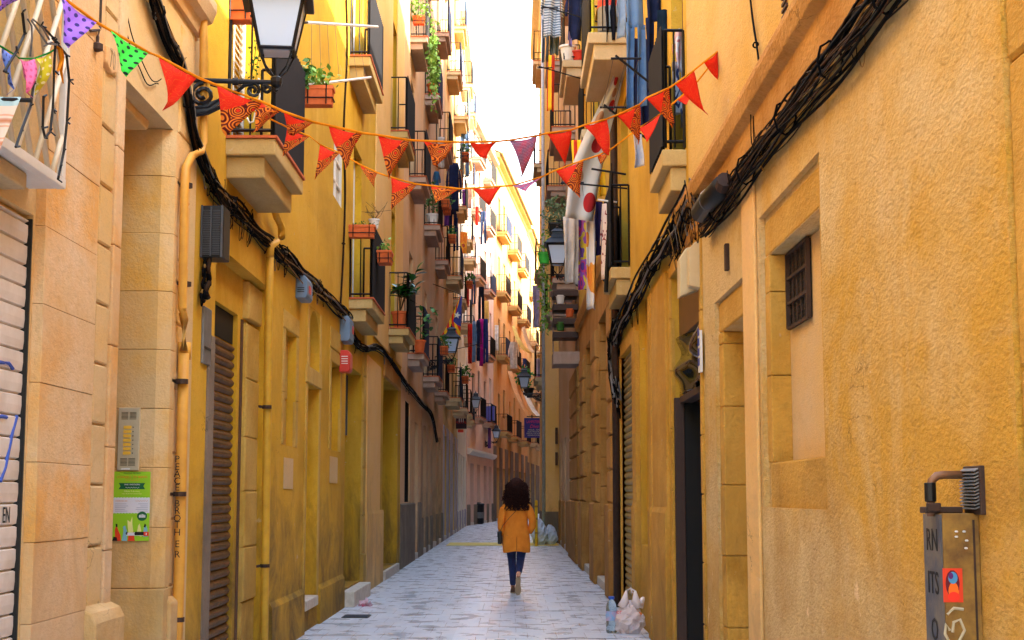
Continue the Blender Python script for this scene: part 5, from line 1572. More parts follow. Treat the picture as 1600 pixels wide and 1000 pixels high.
xs0, zs1 = at(1472.5, 888, yb); xs1, zs0 = at(1505, 941, yb)
m = MB(); m.box(xs0, xs1, yb - .002, yb - .0004, zs0, zs1); st = m.done('sticker', pre, gp)
W_, H_ = xs1 - xs0, zs1 - zs0
def dec(name, mat, cx, cz, rx, rz, lay, n=14):
    m = MB(); y = yb - .002 - .0005 * lay
    vs_ = [m.bm.verts.new(Vector((xs0 + W_ * (cx + rx * math.cos(6.283 * k / n)), y, zs0 + H_ * (cz + rz * math.sin(6.283 * k / n))))) for k in range(n)]
    m.face(vs_); m.done(name, mat, st, solid=.0003)
dec('sticker_print', pm('maroon_print', (96, 14, 34)), .48, .55, .36, .4, 1); dec('sticker_print', pm('orange_print', (250, 110, 20)), .52, .32, .26, .28, 2); dec('sticker_print', pm('red_print', (240, 50, 30)), .52, .16, .3, .15, 3); dec('sticker_print', pm('blue_print', (70, 140, 190)), .5, .72, .24, .18, 3); dec('sticker_print', pm('violet_print', (90, 30, 110)), .4, .78, .12, .1, 4)
m = MB()
for pts in ([(1480, 960), (1490, 950), (1505, 952)], [(1484, 985), (1478, 975), (1476, 990), (1484, 1005), (1498, 1002), (1507, 985), (1500, 968), (1490, 972), (1488, 988)]):
    P = [at(u, v, yb) for u, v in pts]; m.tube([(x, yb - .002, z) for x, z in P], .005, 5)
m.done('chalk_graffiti', M['whiteink'], gp)
m = MB()
for u, v in ((1494, 832), (1494, 840), (1506, 832), (1510, 846), (1509, 858)):
    x, z = at(u, v, yb); m.lathe((x, yb - .003, z), [(.004, 0), (.006, .003), (.003, .006)], 7)
m.done('paint_chips', M['white'], gp)
m = MB()
xe, ze = at(1452, 800, yb + .06)
xv, zv = at(1500, 742, yb + .06)
m.tube([(xe + .008, yb + .07, zt - .01), (xe + .008, yb + .07, zv - .05), (xe + .014, yb + .07, zv - .018), (xe + .03, yb + .07, zv - .003), (xe + .05, yb + .07, zv), (xw, yb + .07, zv)], .0135, 10); el = m.done('elbow_pipe', simple('copper_brown_pipe', (134, 96, 68), .45, .4, .3, 14), gp, smooth=True)
m = MB(); m.tube([(xe + .008, yb + .07, zt + .035), (xe + .008, yb + .07, zt + .095)], .019, 8); m.done('pipe_collar', M['black'], el, bevel=.003)
m = MB(); m.box(xe - .02, xe + .1, yb + .04, yb + .1, zt, zt + .02); m.box(xe - .012, xe + .03, yb + .03, yb + .055, zt + .005, zt + .032); m.done('clamp', M['ironbrown'], gp, bevel=.004)
vz0, vz1 = FR.z(1516, 804, .02), FR.z(1516, 728, .02)
tv = thing('wall_vent', 'small rusty slatted vent plate above the olive pipe casing', 'vent', (XR, 4.6, vz0))
va, vb = FR.s(1529, 760, .02), FR.s(1503, 760, .02)
m = MB(FR); m.box(va, vb, -.01, .016, vz0, vz1); m.done('plate', M['ironbrown'], tv, bevel=.004)
m = MB(FR); q = vz0 + .022
while q < vz1 - .012: m.prof([(.0165, q), (.03, q - .006), (.031, q - .003), (.0165, q + .005)], va + .008, vb - .008); q += .0105
m.done('slat', M['galv'], tv)

# ================================================================== washing
CL = {}
def cl(c, c2=None):
    k = (c, c2)
    if k not in CL: CL[k] = cloth('cloth_%d' % len(CL), c, c2)
    return CL[k]
WG = 'washing hung out over the street'
def garment(kind, label, u0, u1, v0, v1, y, mat, yaw=None, name=None, cat=None):
    (x0, zt), (x1, zb) = at(u0, v0, y), at(u1, v1, y)
    W, H = x1 - x0, zt - zb
    yaw = random.uniform(-.6, .6) if yaw is None else yaw
    ca, sa = math.cos(yaw), math.sin(yaw)
    Wd = W / max(.5, ca)
    cx = (x0 + x1) / 2
    ph, am, fq = random.uniform(0, 6), random.uniform(.03, .06), random.uniform(11, 17) / max(W, .25)
    m = MB()
    def pt(a, b):      # a across (-.5...5), b down (0..1)
        l = a * Wd
        d = am * math.sin(ph + l * fq + b * 1.5) * (.25 + b) + .02 * math.sin(b * 5 + ph)
        return Vector((cx + l * ca - d * sa, y + l * sa + d * ca, zt - b * H - .02 * abs(a)))
    def patch(f0, f1, b0, b1, nx=8, ny=10):
        g = [[m.bm.verts.new(pt(f0(b0 + (b1 - b0) * j / ny) + (f1(b0 + (b1 - b0) * j / ny) - f0(b0 + (b1 - b0) * j / ny)) * i / nx, b0 + (b1 - b0) * j / ny)) for j in range(ny + 1)] for i in range(nx + 1)]
        for i in range(nx):
            for j in range(ny): m.face([g[i][j], g[i + 1][j], g[i + 1][j + 1], g[i][j + 1]])
    r = lambda a, b: (lambda t: a + (b - a) * t)
    if kind == 'sheet':
        patch(r(-.5, -.46), r(.5, .44), 0, 1, 12, 14)
    elif kind == 'trousers':
        patch(r(-.4, -.45), r(.4, .45), 0, .3)
        patch(r(-.5, -.42), lambda t: -.02 - .06 * t, .3, 1.0, 5, 12); patch(lambda t: .02 + .1 * t, r(.45, .5), .3, .97, 5, 12)
        patch(lambda t: -.47, lambda t: .47, .28, .32, 8, 2)
    else:
        patch(r(-.3, -.34), r(.3, .34), 0, 1, 9, 12)
        patch(lambda t: -.3 - .2 * min(1, t * 3), lambda t: -.29 - .1 * min(1, t * 2), .03, .55 if kind == 'shirt' else .75, 3, 8)
        patch(lambda t: .29 + .1 * min(1, t * 2), lambda t: .3 + .2 * min(1, t * 3), .03, .55 if kind == 'shirt' else .75, 3, 8)
    bmesh.ops.remove_doubles(m.bm, verts=m.bm.verts, dist=.001)
    nm = name or {'sheet': 'hanging_cloth', 'trousers': 'trousers', 'shirt': 'shirt', 'jacket': 'jacket'}[kind]
    o = m.done(nm, mat, None, smooth=True, solid=.006)
    return tag(o, label, cat or nm.replace('_', ' '), WG)

def stripes(name, cs, n, diag=0.0):
    m, nt, b = newmat(name)
    g = nn(nt, 'SeparateXYZ'); nt.links.new(pos(nt), g.inputs[0])
    k = math_(nt, 'ADD', math_(nt, 'MULTIPLY', g.outputs[0], 1 - diag), math_(nt, 'MULTIPLY', g.outputs[2], diag))
    f = math_(nt, 'GREATER_THAN', math_(nt, 'FRACT', math_(nt, 'MULTIPLY', k, n)), .5)
    nt.links.new(mix(nt, f, lin(cs[0]), lin(cs[1])), b.inputs['Base Color']); b.inputs['Roughness'].default_value = .9
    return m
def multi(name, cs, sc):
    m, nt, b = newmat(name)
    v = nn(nt, 'TexNoise', Scale=sc, Detail=1.0); nt.links.new(pos(nt, 1, 1, .6), v.inputs['Vector'])
    cr = nn(nt, 'ValToRGB'); cr.color_ramp.interpolation = 'CONSTANT'
    e = cr.color_ramp.elements; e[0].color = lin(cs[0]); e[1].position = .62; e[1].color = lin(cs[-1])
    for i, c in enumerate(cs[1:-1]):
        k = e.new(.38 + .24 * i / max(1, len(cs) - 2)); k.color = lin(c)
    nt.links.new(v.outputs[0], cr.inputs[0]); nt.links.new(cr.outputs[0], b.inputs['Base Color']); b.inputs['Roughness'].default_value = .9
    return m
denim = multi('faded_denim', [(84, 118, 160), (110, 144, 184), (96, 130, 170), (140, 170, 200)], 7)
navy = cl((34, 42, 74)); navy2 = cl((44, 50, 84)); white = cl((226, 220, 214)); lilac = cl((168, 148, 204)); magenta = cl((190, 40, 150))
blue = cl((70, 100, 170)); red = cl((206, 50, 40)); grey = cl((140, 146, 154)); black = cl((30, 32, 44)); teal = cl((70, 110, 150)); orange = cl((236, 150, 70)); yellow = cl((236, 206, 60)); skyb = cl((110, 150, 196))

def line(label, p, q, arms=(), name='clothes_line', n=3, gap=.12, r=.004):
    """washing lines between two points, on thin arms reaching back to the wall"""
    t = thing(name, label, 'clothes line', tuple(p))
    d = (Vector(q) - Vector(p)); side = Vector((d.y, -d.x, 0)).normalized()
    m = MB()
    for k in range(n):
        o = side * gap * (k - (n - 1) / 2)
        m.tube([tuple(Vector(p) + o), tuple((Vector(p) + Vector(q)) / 2 + o + Vector((0, 0, -.02))), tuple(Vector(q) + o)], r, 4)
    m.done('line', M['cablegrey'], t)
    m = MB()
    for a, b in arms: m.tube([tuple(a), tuple(b)], .012, 6)
    for e in (p, q): m.tube([tuple(Vector(e) - side * gap * 1.2), tuple(Vector(e) + side * gap * 1.2)], .012, 6)
    m.done('arm', M['iron'], t)
    return t

# right side, nearest rack beside the barred balcony
line('clothes line carrying the jeans beside the nearest right balcony', (1.08, 13.8, 5.55), (1.08, 15.6, 5.55), [((1.44, 13.8, 5.2), (.98, 13.8, 5.58)), ((1.44, 15.6, 5.2), (.98, 15.6, 5.58))])
garment('trousers', 'faded blue jeans hanging by the nearest right balcony, the only pale ones', 974, 1010, -14, 168, 14.4, cl((92, 130, 178), (116, 150, 194)), .35)
garment('trousers', 'dark navy trousers hanging between the jeans and the barred balcony', 1006, 1040, -14, 140, 14.0, navy, .3)
garment('sheet', 'dark blue cloth hanging behind the jeans, its hem below them', 990, 1018, 60, 206, 15.2, navy2, .3)
garment('sheet', 'small pale blue and white cloth hanging below the jeans', 990, 1004, 208, 260, 15.0, cl((176, 190, 216), (220, 220, 226)), .2)
garment('shirt', 'white and pink crumpled shirt hung inside the nearest right balcony', 1052, 1070, 46, 110, 12.7, multi('pink_white_cloth', [(226, 214, 214), (230, 180, 180), (224, 216, 220), (200, 120, 130)], 12), .2)
garment('sheet', 'navy and white towel hung inside the nearest right balcony under the crumpled shirt', 1050, 1064, 96, 178, 12.75, multi('navy_white_towel', [(60, 80, 130), (210, 214, 226), (50, 66, 120), (190, 196, 214)], 9), .2, 'towel', 'towel')
garment('sheet', 'pale grey curtain cloth at the wall side of the nearest right balcony', 1064, 1076, 60, 196, 12.9, cl((186, 182, 190)), .1)
garment('sheet', 'dark teal cloth hanging along the street side of the nearest right balcony', 1026, 1050, 16, 182, 13.5, cl((24, 40, 58), (34, 54, 74)), .3)
garment('trousers', 'black trousers hanging left of the light blue shirt by the gas bottle', 944, 962, -12, 66, 18.0, black, .2)
garment('jacket', 'dark slate jacket hanging at the very top beside the violet towel', 906, 922, -14, 48, 24.5, cl((44, 52, 70)), .2)
garment('trousers', 'grey tracksuit trousers hanging lower left of the striped shirt', 846, 858, 30, 96, 27.2, cl((96, 108, 124)), .2)
# upper rack on the far right
line('clothes line high up on the right, holding the striped shirt', (.62, 24.0, 9.45), (.62, 27.5, 9.45), [((1.44, 24.0, 9.2), (.5, 24, 9.48)), ((1.44, 27.5, 9.2), (.5, 27.5, 9.48))])
stripe_shirt = stripes('striped_shirt_cloth', ((96, 110, 132), (190, 196, 204)), 22, .9)
garment('shirt', 'grey and white striped shirt at the top of the picture edge against the sky', 844, 882, -16, 58, 26.5, stripe_shirt, .2)
garment('shirt', 'dark blue pullover hanging next to the striped shirt', 882, 914, -16, 62, 26, navy2, .2)
garment('sheet', 'grey stockings and towel hanging below the striped shirt', 858, 874, 40, 84, 26.8, cl((118, 130, 134), (90, 104, 100)), .1)
garment('sheet', 'narrow violet towel hanging under the dark blue pullover', 888, 894, 18, 72, 26, lilac, .1)
garment('sheet', 'long scarf in yellow, blue and red hanging beside the gas bottle balcony', 915, 930, -14, 112, 19.6, multi('tricolour_scarf', [(226, 210, 40), (236, 216, 60), (52, 60, 150), (190, 40, 60)], 2.2), .4, 'scarf', 'scarf')
garment('sheet', 'yellow and red striped cloth hanging from the balcony with pots, against the sky', 855, 867, 86, 172, 29, stripes('yellow_red_cloth', ((244, 190, 30), (214, 60, 36)), 7), .2)
garment('sheet', 'yellow and red flag cloth showing behind the spotted sheet', 893, 914, 218, 262, 22.5, stripes('yellow_red_flag_cloth', ((250, 200, 20), (220, 60, 30)), 9), .1, 'flag_cloth', 'flag')
# big spotted sheet sweeping down
def spotted():
    mt, nt, b = newmat('white_cloth_with_spots')
    v = uv_of(nt, 1, 1)
    col_ = lin((222, 218, 210))
    sep = nn(nt, 'SeparateXYZ'); nt.links.new(v, sep.inputs[0])
    for cx, cy, r, c in ((.42, .08, .045, (190, 40, 44)), (.7, .27, .05, (196, 40, 44)), (.3, .38, .045, (196, 150, 116)), (.62, .53, .055, (200, 44, 44)), (.2, .76, .06, (192, 150, 110)), (.78, .9, .055, (196, 40, 40)), (.15, .55, .0, (0, 0, 0)), (.55, .17, .035, (200, 160, 130))):
        dx = math_(nt, 'MULTIPLY', math_(nt, 'SUBTRACT', sep.outputs[0], cx), .26); dy = math_(nt, 'SUBTRACT', sep.outputs[1], cy)
        d = math_(nt, 'SQRT', math_(nt, 'ADD', math_(nt, 'MULTIPLY', dx, dx), math_(nt, 'MULTIPLY', dy, dy)))
        col_ = mix(nt, math_(nt, 'LESS_THAN', d, r), col_, lin(c))
    nt.links.new(col_, b.inputs['Base Color']); b.inputs['Roughness'].default_value = .95
    tr = nn(nt, 'BsdfTranslucent'); nt.links.new(col_, tr.inputs[0]); mx = nn(nt, 'MixShader'); mx.inputs[0].default_value = .3
    nt.links.new(b.outputs[0], mx.inputs[1]); nt.links.new(tr.outputs[0], mx.inputs[2])
    nt.links.new(mx.outputs[0], [q for q in nt.nodes if q.type == 'OUTPUT_MATERIAL'][0].inputs[0])
    return mt
m = MB(); uvl = m.bm.loops.layers.uv.new('uv')
Lp = [(964, 104), (950, 138), (934, 170), (912, 214), (896, 252), (888, 290), (883, 340)]; Rp = [(974, 106), (968, 150), (960, 180), (949, 222), (941, 262), (934, 300), (926, 346)]
nr = 30
rows = []; info = {}
def samp(P, t):
    k = t * (len(P) - 1); i = min(int(k), len(P) - 2); f = k - i
    return P[i][0] + (P[i + 1][0] - P[i][0]) * f, P[i][1] + (P[i + 1][1] - P[i][1]) * f
for j in range(nr + 1):
    t = j / nr; a, b = samp(Lp, t), samp(Rp, t); row = []
    for i in range(11):
        q = i / 10; u, v_ = a[0] + (b[0] - a[0]) * q, a[1] + (b[1] - a[1]) * q
        y = 18.6 + .5 * math.sin(t * 3) + .06 * math.sin(q * 9 + t * 4) + q * .3
        x, z = at(u, v_, y); vt = m.bm.verts.new(Vector((x, y, z))); info[vt] = (q, t); row.append(vt)
    rows.append(row)
for j in range(nr):
    for i in range(10):
        f = m.face([rows[j][i], rows[j][i + 1], rows[j + 1][i + 1], rows[j + 1][i]])
        for lp in f.loops: lp[uvl].uv = info[lp.vert]
tag(m.done('spotted_sheet', spotted(), None, smooth=True, solid=.004), 'long white sheet with red and tan spots sweeping down on the right', 'sheet', None)
# rack below it
line('clothes line under the spotted sheet with an orange and white bar', (.75, 18.3, 5.3), (.95, 21.2, 5.3), [((1.44, 18.4, 5.25), (.62, 18.4, 5.33)), ((1.44, 21.0, 5.25), (.62, 21, 5.33))])
m = MB(); p, q = at(934, 312, 18.3), at(964, 316, 18.3)
m.tube([(p[0], 18.3, p[1]), (q[0], 18.3, q[1])], .012, 6); tag(m.done('drying_bar', M['white'], None), 'white drying bar over the floral blouse', 'drying bar')
garment('sheet', 'plain white cloth hanging under the end of the spotted sheet', 880, 905, 338, 442, 19.4, white, .2)
garment('sheet', 'violet and pink patterned scarf between two white cloths', 902, 918, 330, 452, 19.6, multi('violet_patterned_scarf', [(96, 60, 150), (200, 60, 130), (150, 90, 190), (214, 190, 60), (110, 70, 160)], 9), .2, 'scarf', 'scarf')
garment('sheet', 'long white towel with an orange motif, hanging lowest on the right', 915, 932, 334, 482, 19.2, multi('towel_with_motif', [(222, 216, 214), (224, 218, 214), (228, 222, 218), (240, 160, 60)], 3.2), .1, 'towel', 'towel')
garment('jacket', 'dark violet jacket hanging beside the floral blouse', 928, 946, 314, 398, 19.0, cl((50, 40, 78)), .2)
garment('shirt', 'pale floral blouse hanging right of the dark violet jacket', 938, 955, 318, 436, 18.6, multi('floral_cloth', [(222, 196, 180), (226, 204, 190), (224, 200, 186), (150, 70, 70)], 26), .3, 'blouse', 'blouse')
garment('sheet', 'yellow cloth hanging behind the dark pole above the floral blouse', 934, 946, 262, 306, 20.4, yellow, .1)
garment('sheet', 'small red cloth hanging between the patterned scarf and the long towel', 917, 924, 330, 372, 19.8, red, .1)
m = MB(FR); s, z = FR.hit(968, 270, .1)
m.tube([(s, .28, z - 1.5), (s, .2, z)], .03, 6); m.tube([(s, .02, z - .02), (s, .45, z + .05)], .014, 6); m.tube([(s, .2, z), (s, .2, z + .12)], .01, 6)
tag(m.done('awning_pole', M['iron'], None), 'dark folded awning pole on the golden house behind the washing', 'pole')
# left side washing
line('clothes line with the navy jacket high on the brown house', (-1.5, 45.5, 11.9), (-1.5, 48.5, 11.9), [((-2.2, 45.5, 11.7), (-1.3, 45.5, 11.93)), ((-2.2, 48.5, 11.7), (-1.3, 48.5, 11.93))])
garment('jacket', 'navy jacket on the left, largest dark garment under the red flags', 697, 721, 254, 330, 46.5, navy, .2)
garment('trousers', 'dark blue trousers hanging under the navy jacket', 701, 714, 322, 364, 47, navy2, .2)
garment('sheet', 'purple cloth hanging beside the orange flower box', 694, 702, 322, 352, 45, cl((110, 60, 140)), .2)
garment('trousers', 'long denim trousers hanging high over the creamy balcony slab', 719, 733, 190, 278, 57, cl((92, 124, 164)), .2)
garment('sheet', 'orange cloth draped over the end of a grey shuttered balcony', 719, 730, 362, 396, 54, multi('orange_cloth', [(240, 170, 40), (236, 140, 50), (240, 180, 60), (190, 90, 60)], 5), .2)
garment('trousers', 'dark trousers hanging between the cream house and the rose house', 747, 757, 448, 500, 66, black, .1)
garment('trousers', 'slate blue trousers hanging above the orange front, seen against light', 750, 760, 330, 382, 70, cl((70, 86, 122)), .1)
garment('sheet', 'thin red cloth hanging by the slate blue trousers', 743, 748, 322, 352, 69, red, .1)
line('clothes line with blue and magenta washing by the green shutters', (-1.75, 60.0, 5.9 + 1.6), (-1.3, 62, 7.5), [((-2.2, 60, 7.3), (-1.2, 60, 7.52))])
for k, (a, b, v0, v1, mt, lb, kd) in enumerate(((731, 738, 520, 568, red, 'red cloth hanging beside the grey green shutters', 'sheet'), (737, 745, 516, 566, skyb, 'sky blue shirt hanging next to the red cloth', 'shirt'), (743, 752, 514, 564, navy2, 'navy shirt between the sky blue and the magenta washing', 'shirt'),
                                                (749, 755, 512, 572, magenta, 'magenta cloth hanging among navy washing', 'sheet'), (754, 763, 512, 568, cl((54, 64, 130)), 'royal blue trousers, last in the row after the magenta cloth', 'trousers'))):
    garment(kd, lb, a, b, v0 - 14, v1, 61 + .3 * k, mt, .2)
garment('shirt', 'lilac shirt hanging high at the orange house', 785, 793, 452, 474, 92, lilac, .1); garment('shirt', 'purple shirt next to the lilac one at the orange house', 791, 800, 450, 472, 92, cl((110, 80, 160)), .1)
garment('shirt', 'white shirt hanging in front of the orange house, brightest garment there', 794, 811, 534, 576, 84, white, .1)
garment('sheet', 'pale lilac bed sheet hanging high beside the corner house pipe', 832, 846, 446, 512, 57, cl((176, 172, 214)), .2, 'bed_sheet', 'bed sheet')
garment('sheet', 'pink cloth beside the pale lilac bed sheet', 842, 848, 452, 476, 58, cl((214, 80, 150)), .2)
garment('shirt', 'sky blue shirt hanging on the sunlit cream house', 789, 795, 358, 384, 100, skyb, .1); garment('shirt', 'red shirt hanging on the sunlit cream house', 794, 799, 352, 386, 100, red, .1)
garment('trousers', 'dark blue trousers hanging at the far sunlit bend under the eaves', 806, 814, 314, 340, 104, cl((60, 76, 110)), .1); garment('sheet', 'orange cloth hanging at the far sunlit bend under the eaves', 800, 805, 316, 344, 104, orange, .1)
garment('sheet', 'white towel hanging on the pale house beside the denim trousers', 735, 740, 208, 240, 66, white, .1, 'towel', 'towel')
for k, (kd, u0, u1, v0, v1, y, mt, lb) in enumerate((
    ('sheet', 684, 694, 214, 262, 42, cl((214, 206, 196)), 'cream sheet hanging left of the navy jacket on the left side'),
    ('shirt', 676, 688, 268, 300, 40, cl((60, 110, 150)), 'blue green shirt hanging near the white tub on the left side'),
    ('trousers', 708, 716, 470 - 130, 392, 49, cl((40, 48, 80)), 'navy leggings hanging over the dark blue balcony screen'),
    ('sheet', 722, 730, 296, 344, 58, cl((120, 60, 150)), 'purple curtain cloth hanging under the long denim trousers'),
    ('shirt', 730, 738, 292, 326, 60, cl((226, 190, 180)), 'pale pink shirt hanging right of the purple curtain cloth'),
    ('trousers', 736, 743, 430, 476, 62, cl((70, 84, 120)), 'grey blue leggings above the green shutters'),
    ('sheet', 726, 733, 440, 480, 60, cl((190, 60, 60)), 'brick red towel hanging above the green shutters'),
    ('shirt', 764, 771, 404, 432, 78, cl((220, 216, 210)), 'white vest hanging on the sunlit rose house'),
    ('sheet', 757, 764, 470, 504, 74, cl((226, 190, 110)), 'mustard cloth hanging on the rose house above the magenta washing'),
    ('sheet', 772, 779, 508, 548, 84, cl((230, 226, 220)), 'white bath towel hanging at the joint of the rose and orange houses'),
    ('trousers', 816, 823, 560, 590, 80, cl((50, 60, 110)), 'dark blue shorts hanging beside the white shirt on the orange house'),
    ('sheet', 838, 846, 560, 600, 60, cl((200, 190, 220)), 'lavender pillow cases hanging under the pale lilac bed sheet'),
    ('shirt', 962, 980, -10, 58, 17.2, cl((150, 176, 210)), 'light blue shirt hanging left of the faded jeans'),
    ('sheet', 1012, 1026, 120, 200, 15.6, cl((28, 36, 62)), 'almost black cloth hanging beneath the navy trousers'))):
    garment(kd, lb, u0, u1, v0, v1, y, mt, .2)
# awnings slung from the far balconies
def awning(label, P, Q, y0, y1, mat):
    m = MB(); n = 14; g = []
    for k in range(n + 1):
        t = k / n; a, b = samp(P, t), samp(Q, t); y = y0 + (y1 - y0) * t
        row = []
        for i in range(6):
            q = i / 5; yy = y + q * 1.6
            x, z = at(a[0] + (b[0] - a[0]) * q, a[1] + (b[1] - a[1]) * q, yy); row.append(m.bm.verts.new(Vector((x, yy, z))))
        g.append(row)
    for k in range(n):
        for i in range(5): m.face([g[k][i], g[k + 1][i], g[k + 1][i + 1], g[k][i + 1]])
    tag(m.done('awning', mat, None, smooth=True, solid=.01), label, 'awning')
awning('apricot awning cloth sagging from a far balcony toward the purple sign', [(793, 580), (802, 610), (814, 636), (828, 652)], [(800, 580), (810, 612), (820, 636), (832, 650)], 76, 70, cl((226, 176, 124)))
awning('white awning cloth sagging beside the apricot one', [(817, 612), (824, 630), (832, 644), (841, 652)], [(823, 612), (832, 630), (838, 642), (845, 650)], 72, 68, white)
awning('yellowish awning cloth stretched over the far sunlit street', [(800, 510), (806, 530), (815, 545), (826, 552)], [(804, 508), (812, 528), (820, 542), (830, 550)], 84, 80, cl((222, 200, 110)))
awning('tan awning cloth rolled beside the yellowish one', [(815, 512), (820, 530), (826, 545), (832, 552)], [(820, 510), (825, 528), (830, 542), (836, 550)], 82, 78, cl((214, 180, 140)))
# white drying rack with strings beside the nearest left balcony
dr = thing('drying_rack', 'white drying rack with taut strings beside the bamboo dark balcony screen', 'drying rack', (-1.6, 13, 5))
m = MB()
a0, a1 = at(480, 35, 12.9), at(590, 42, 13.9); b0, b1 = at(478, 133, 12.9), at(579, 121, 13.9)
for p, q in ((a0, a1), (b0, b1)):
    m.tube([(p[0], 12.9, p[1]), (q[0], 13.9, q[1])], .014, 6)
m.done('rail', M['white'], dr)
m = MB()
for k in range(7):
    f = .08 + .14 * k
    m.tube([(a0[0] + (a1[0] - a0[0]) * f * .75, 12.9 + f * .75, a0[1] + (a1[1] - a0[1]) * f * .75), (b0[0] + (b1[0] - b0[0]) * f, 12.9 + f, b0[1] + (b1[1] - b0[1]) * f)], .0022, 3)
m.done('string', M['cablegrey'], dr)
m = MB(); m.tube([(a0[0], 12.9, a0[1]), (-1.84, 12.85, a0[1] - .02)], .012, 6); m.tube([(b0[0], 12.9, b0[1]), (-1.84, 12.85, b0[1])], .012, 6); m.done('bracket', M['iron'], dr)
m = MB(); P = [at(u, v, 11.0) for u, v in ((404, 122), (406, 150), (402, 168), (398, 178), (396, 190), (390, 192), (386, 184))]; m.tube([(x, 11.0, z) for x, z in P], .007, 6)
tag(m.done('hook', M['white'], None, smooth=True), 'white wire hook hanging from the arm of the nearest lantern', 'hook')

# ================================================================== plants
PG = 'pots and planters on the balconies'
def pot(name, label, p, r, h, mat='pot', cat='plant pot'):
    t = thing(name, label, cat, tuple(p), PG)
    m = MB(); m.lathe(tuple(p), [(r * .7, 0), (r * .95, h * .85), (r * 1.08, h * .86), (r * 1.08, h), (r * .9, h), (r * .85, h * .9)], 14)
    m.done('pot', M[mat], t, smooth=False)
    return t
def planter(label, p, L, wd, h, ang=0, mat='pot', plant=None, n=60, size=.05, rad=None, name='planter'):
    t = thing(name, label, 'planter', tuple(p), PG)
    m = MB()
    ca, sa = math.cos(ang), math.sin(ang)
    def q(l, d, z): return Vector((p[0] + l * ca - d * sa, p[1] + l * sa + d * ca, p[2] + z))
    prof = [(.82, 0), (.98, h * .8), (1.05, h * .8), (1.05, h), (.92, h), (.9, h * .86)]
    prev = None
    for f, z in prof:
        rg = [m.bm.verts.new(q(sx * L / 2 * (f if abs(f - .82) > .01 else .92), sy * wd / 2 * f, z)) for sx, sy in ((-1, -1), (1, -1), (1, 1), (-1, 1))]
        if prev:
            for k in range(4): m.face([prev[k], prev[(k + 1) % 4], rg[(k + 1) % 4], rg[k]])
        else: m.face(rg[::-1])
        prev = rg
    m.face(prev)
    m.done('box', M[mat], t, bevel=.006)
    m = MB()
    for z in (h * .35,): 
        c = [q(-L / 2 * 1.0, -wd / 2, z), q(L / 2, -wd / 2, z), q(L / 2, wd / 2, z), q(-L / 2, wd / 2, z)]
        for k in range(4): m.tube([tuple(c[k]), tuple(c[(k + 1) % 4])], .006, 4)
    for sx in (-.3, .3): m.tube([tuple(q(sx * L, -wd / 2 - .004, 0)), tuple(q(sx * L, -wd / 2 - .004, h + .02))], .006, 4)
    m.done('wire_holder', M['iron'], t)
    if plant:
        m = MB(); rr = rad or (L * .5, wd * .6, .14)
        m.leaves((p[0], p[1], p[2] + h + rr[2] * .6), rr, n, size); 
        for k in range(8):
            a = q(random.uniform(-.4, .4) * L, 0, h * .9); m.tube([tuple(a), tuple(a + Vector((random.uniform(-.1, .1), random.uniform(-.1, .1), rr[2])))], .004, 4)
        m.done('plant', M[plant], t)
    return t
x, z = at(497, 166, 13.0)
planter('terracotta planter with fresh green shoots under the white drying rack', (x, 13.0, z), .27, .17, .17, 0, 'pot', 'leaflight', 110, .045, (.19, .12, .13))
m = MB(); c = at(478, 110, 12.85)
for k in range(5):
    m.leaves((c[0] - .03 * k, 12.85, c[1] + .03 - .05 * k), (.08, .1, .1), 26, .045)
tag(m.done('trailing_plant', M['leaf'], None), 'green plant trailing by the dark balcony screen under the drying rack', 'plant', PG)
x, z = at(375, 36, 11.38)
planter('orange planter on the near rail behind the nearest lantern', (x, 11.36, z), .2, .17, .2, 0, 'pot', None)
m = MB()
for u, v in ((402, 60), (396, 90), (392, 118), (408, 75), (400, 105)):
    c = at(u, v, 11.42); m.leaves((c[0], 11.42, c[1]), (.05, .06, .1), 12, .02)
    m.tube([(c[0], 11.42, c[1] - .1), (c[0] + .02, 11.42, c[1] + .12)], .003, 4)
tag(m.done('creeper', M['leaf'], None), 'thin sprigs of creeper on the rail behind the nearest lantern', 'plant', PG)
a, c_, w_, z_ = bal2[2]
p = FL.P(a - .06, .17, z_ + .82); planter('orange planter hooked on the near rail of the black screened balcony, upper of two', tuple(p), .36, .18, .17, 0, 'pot', 'leaf', 20, .03, (.15, .05, .06))
p = FL.P(a + .5, w_ + .12, z_ + .55); planter('orange planter outside the black screened balcony, lower of two', tuple(p), .2, .36, .17, 0, 'pot', 'leaflight', 30, .04, (.1, .2, .12))
t = pot('flower_pot', 'white painted pot with dry twigs on the corner of the black screened balcony', FL.P(a + .12, w_ - .0, z_ + .98), .075, .13, 'white')
m = MB()
for k in range(16): 
    q = FL.P(a + .12, w_, z_ + 1.1); m.tube([tuple(q), tuple(q + Vector((random.uniform(-.08, .1), random.uniform(-.1, .1), random.uniform(.06, .12)))), tuple(q + Vector((random.uniform(-.18, .22), random.uniform(-.1, .1), random.uniform(.1, .25))))], .003, 3)
m.done('twigs', M['stem'], t)
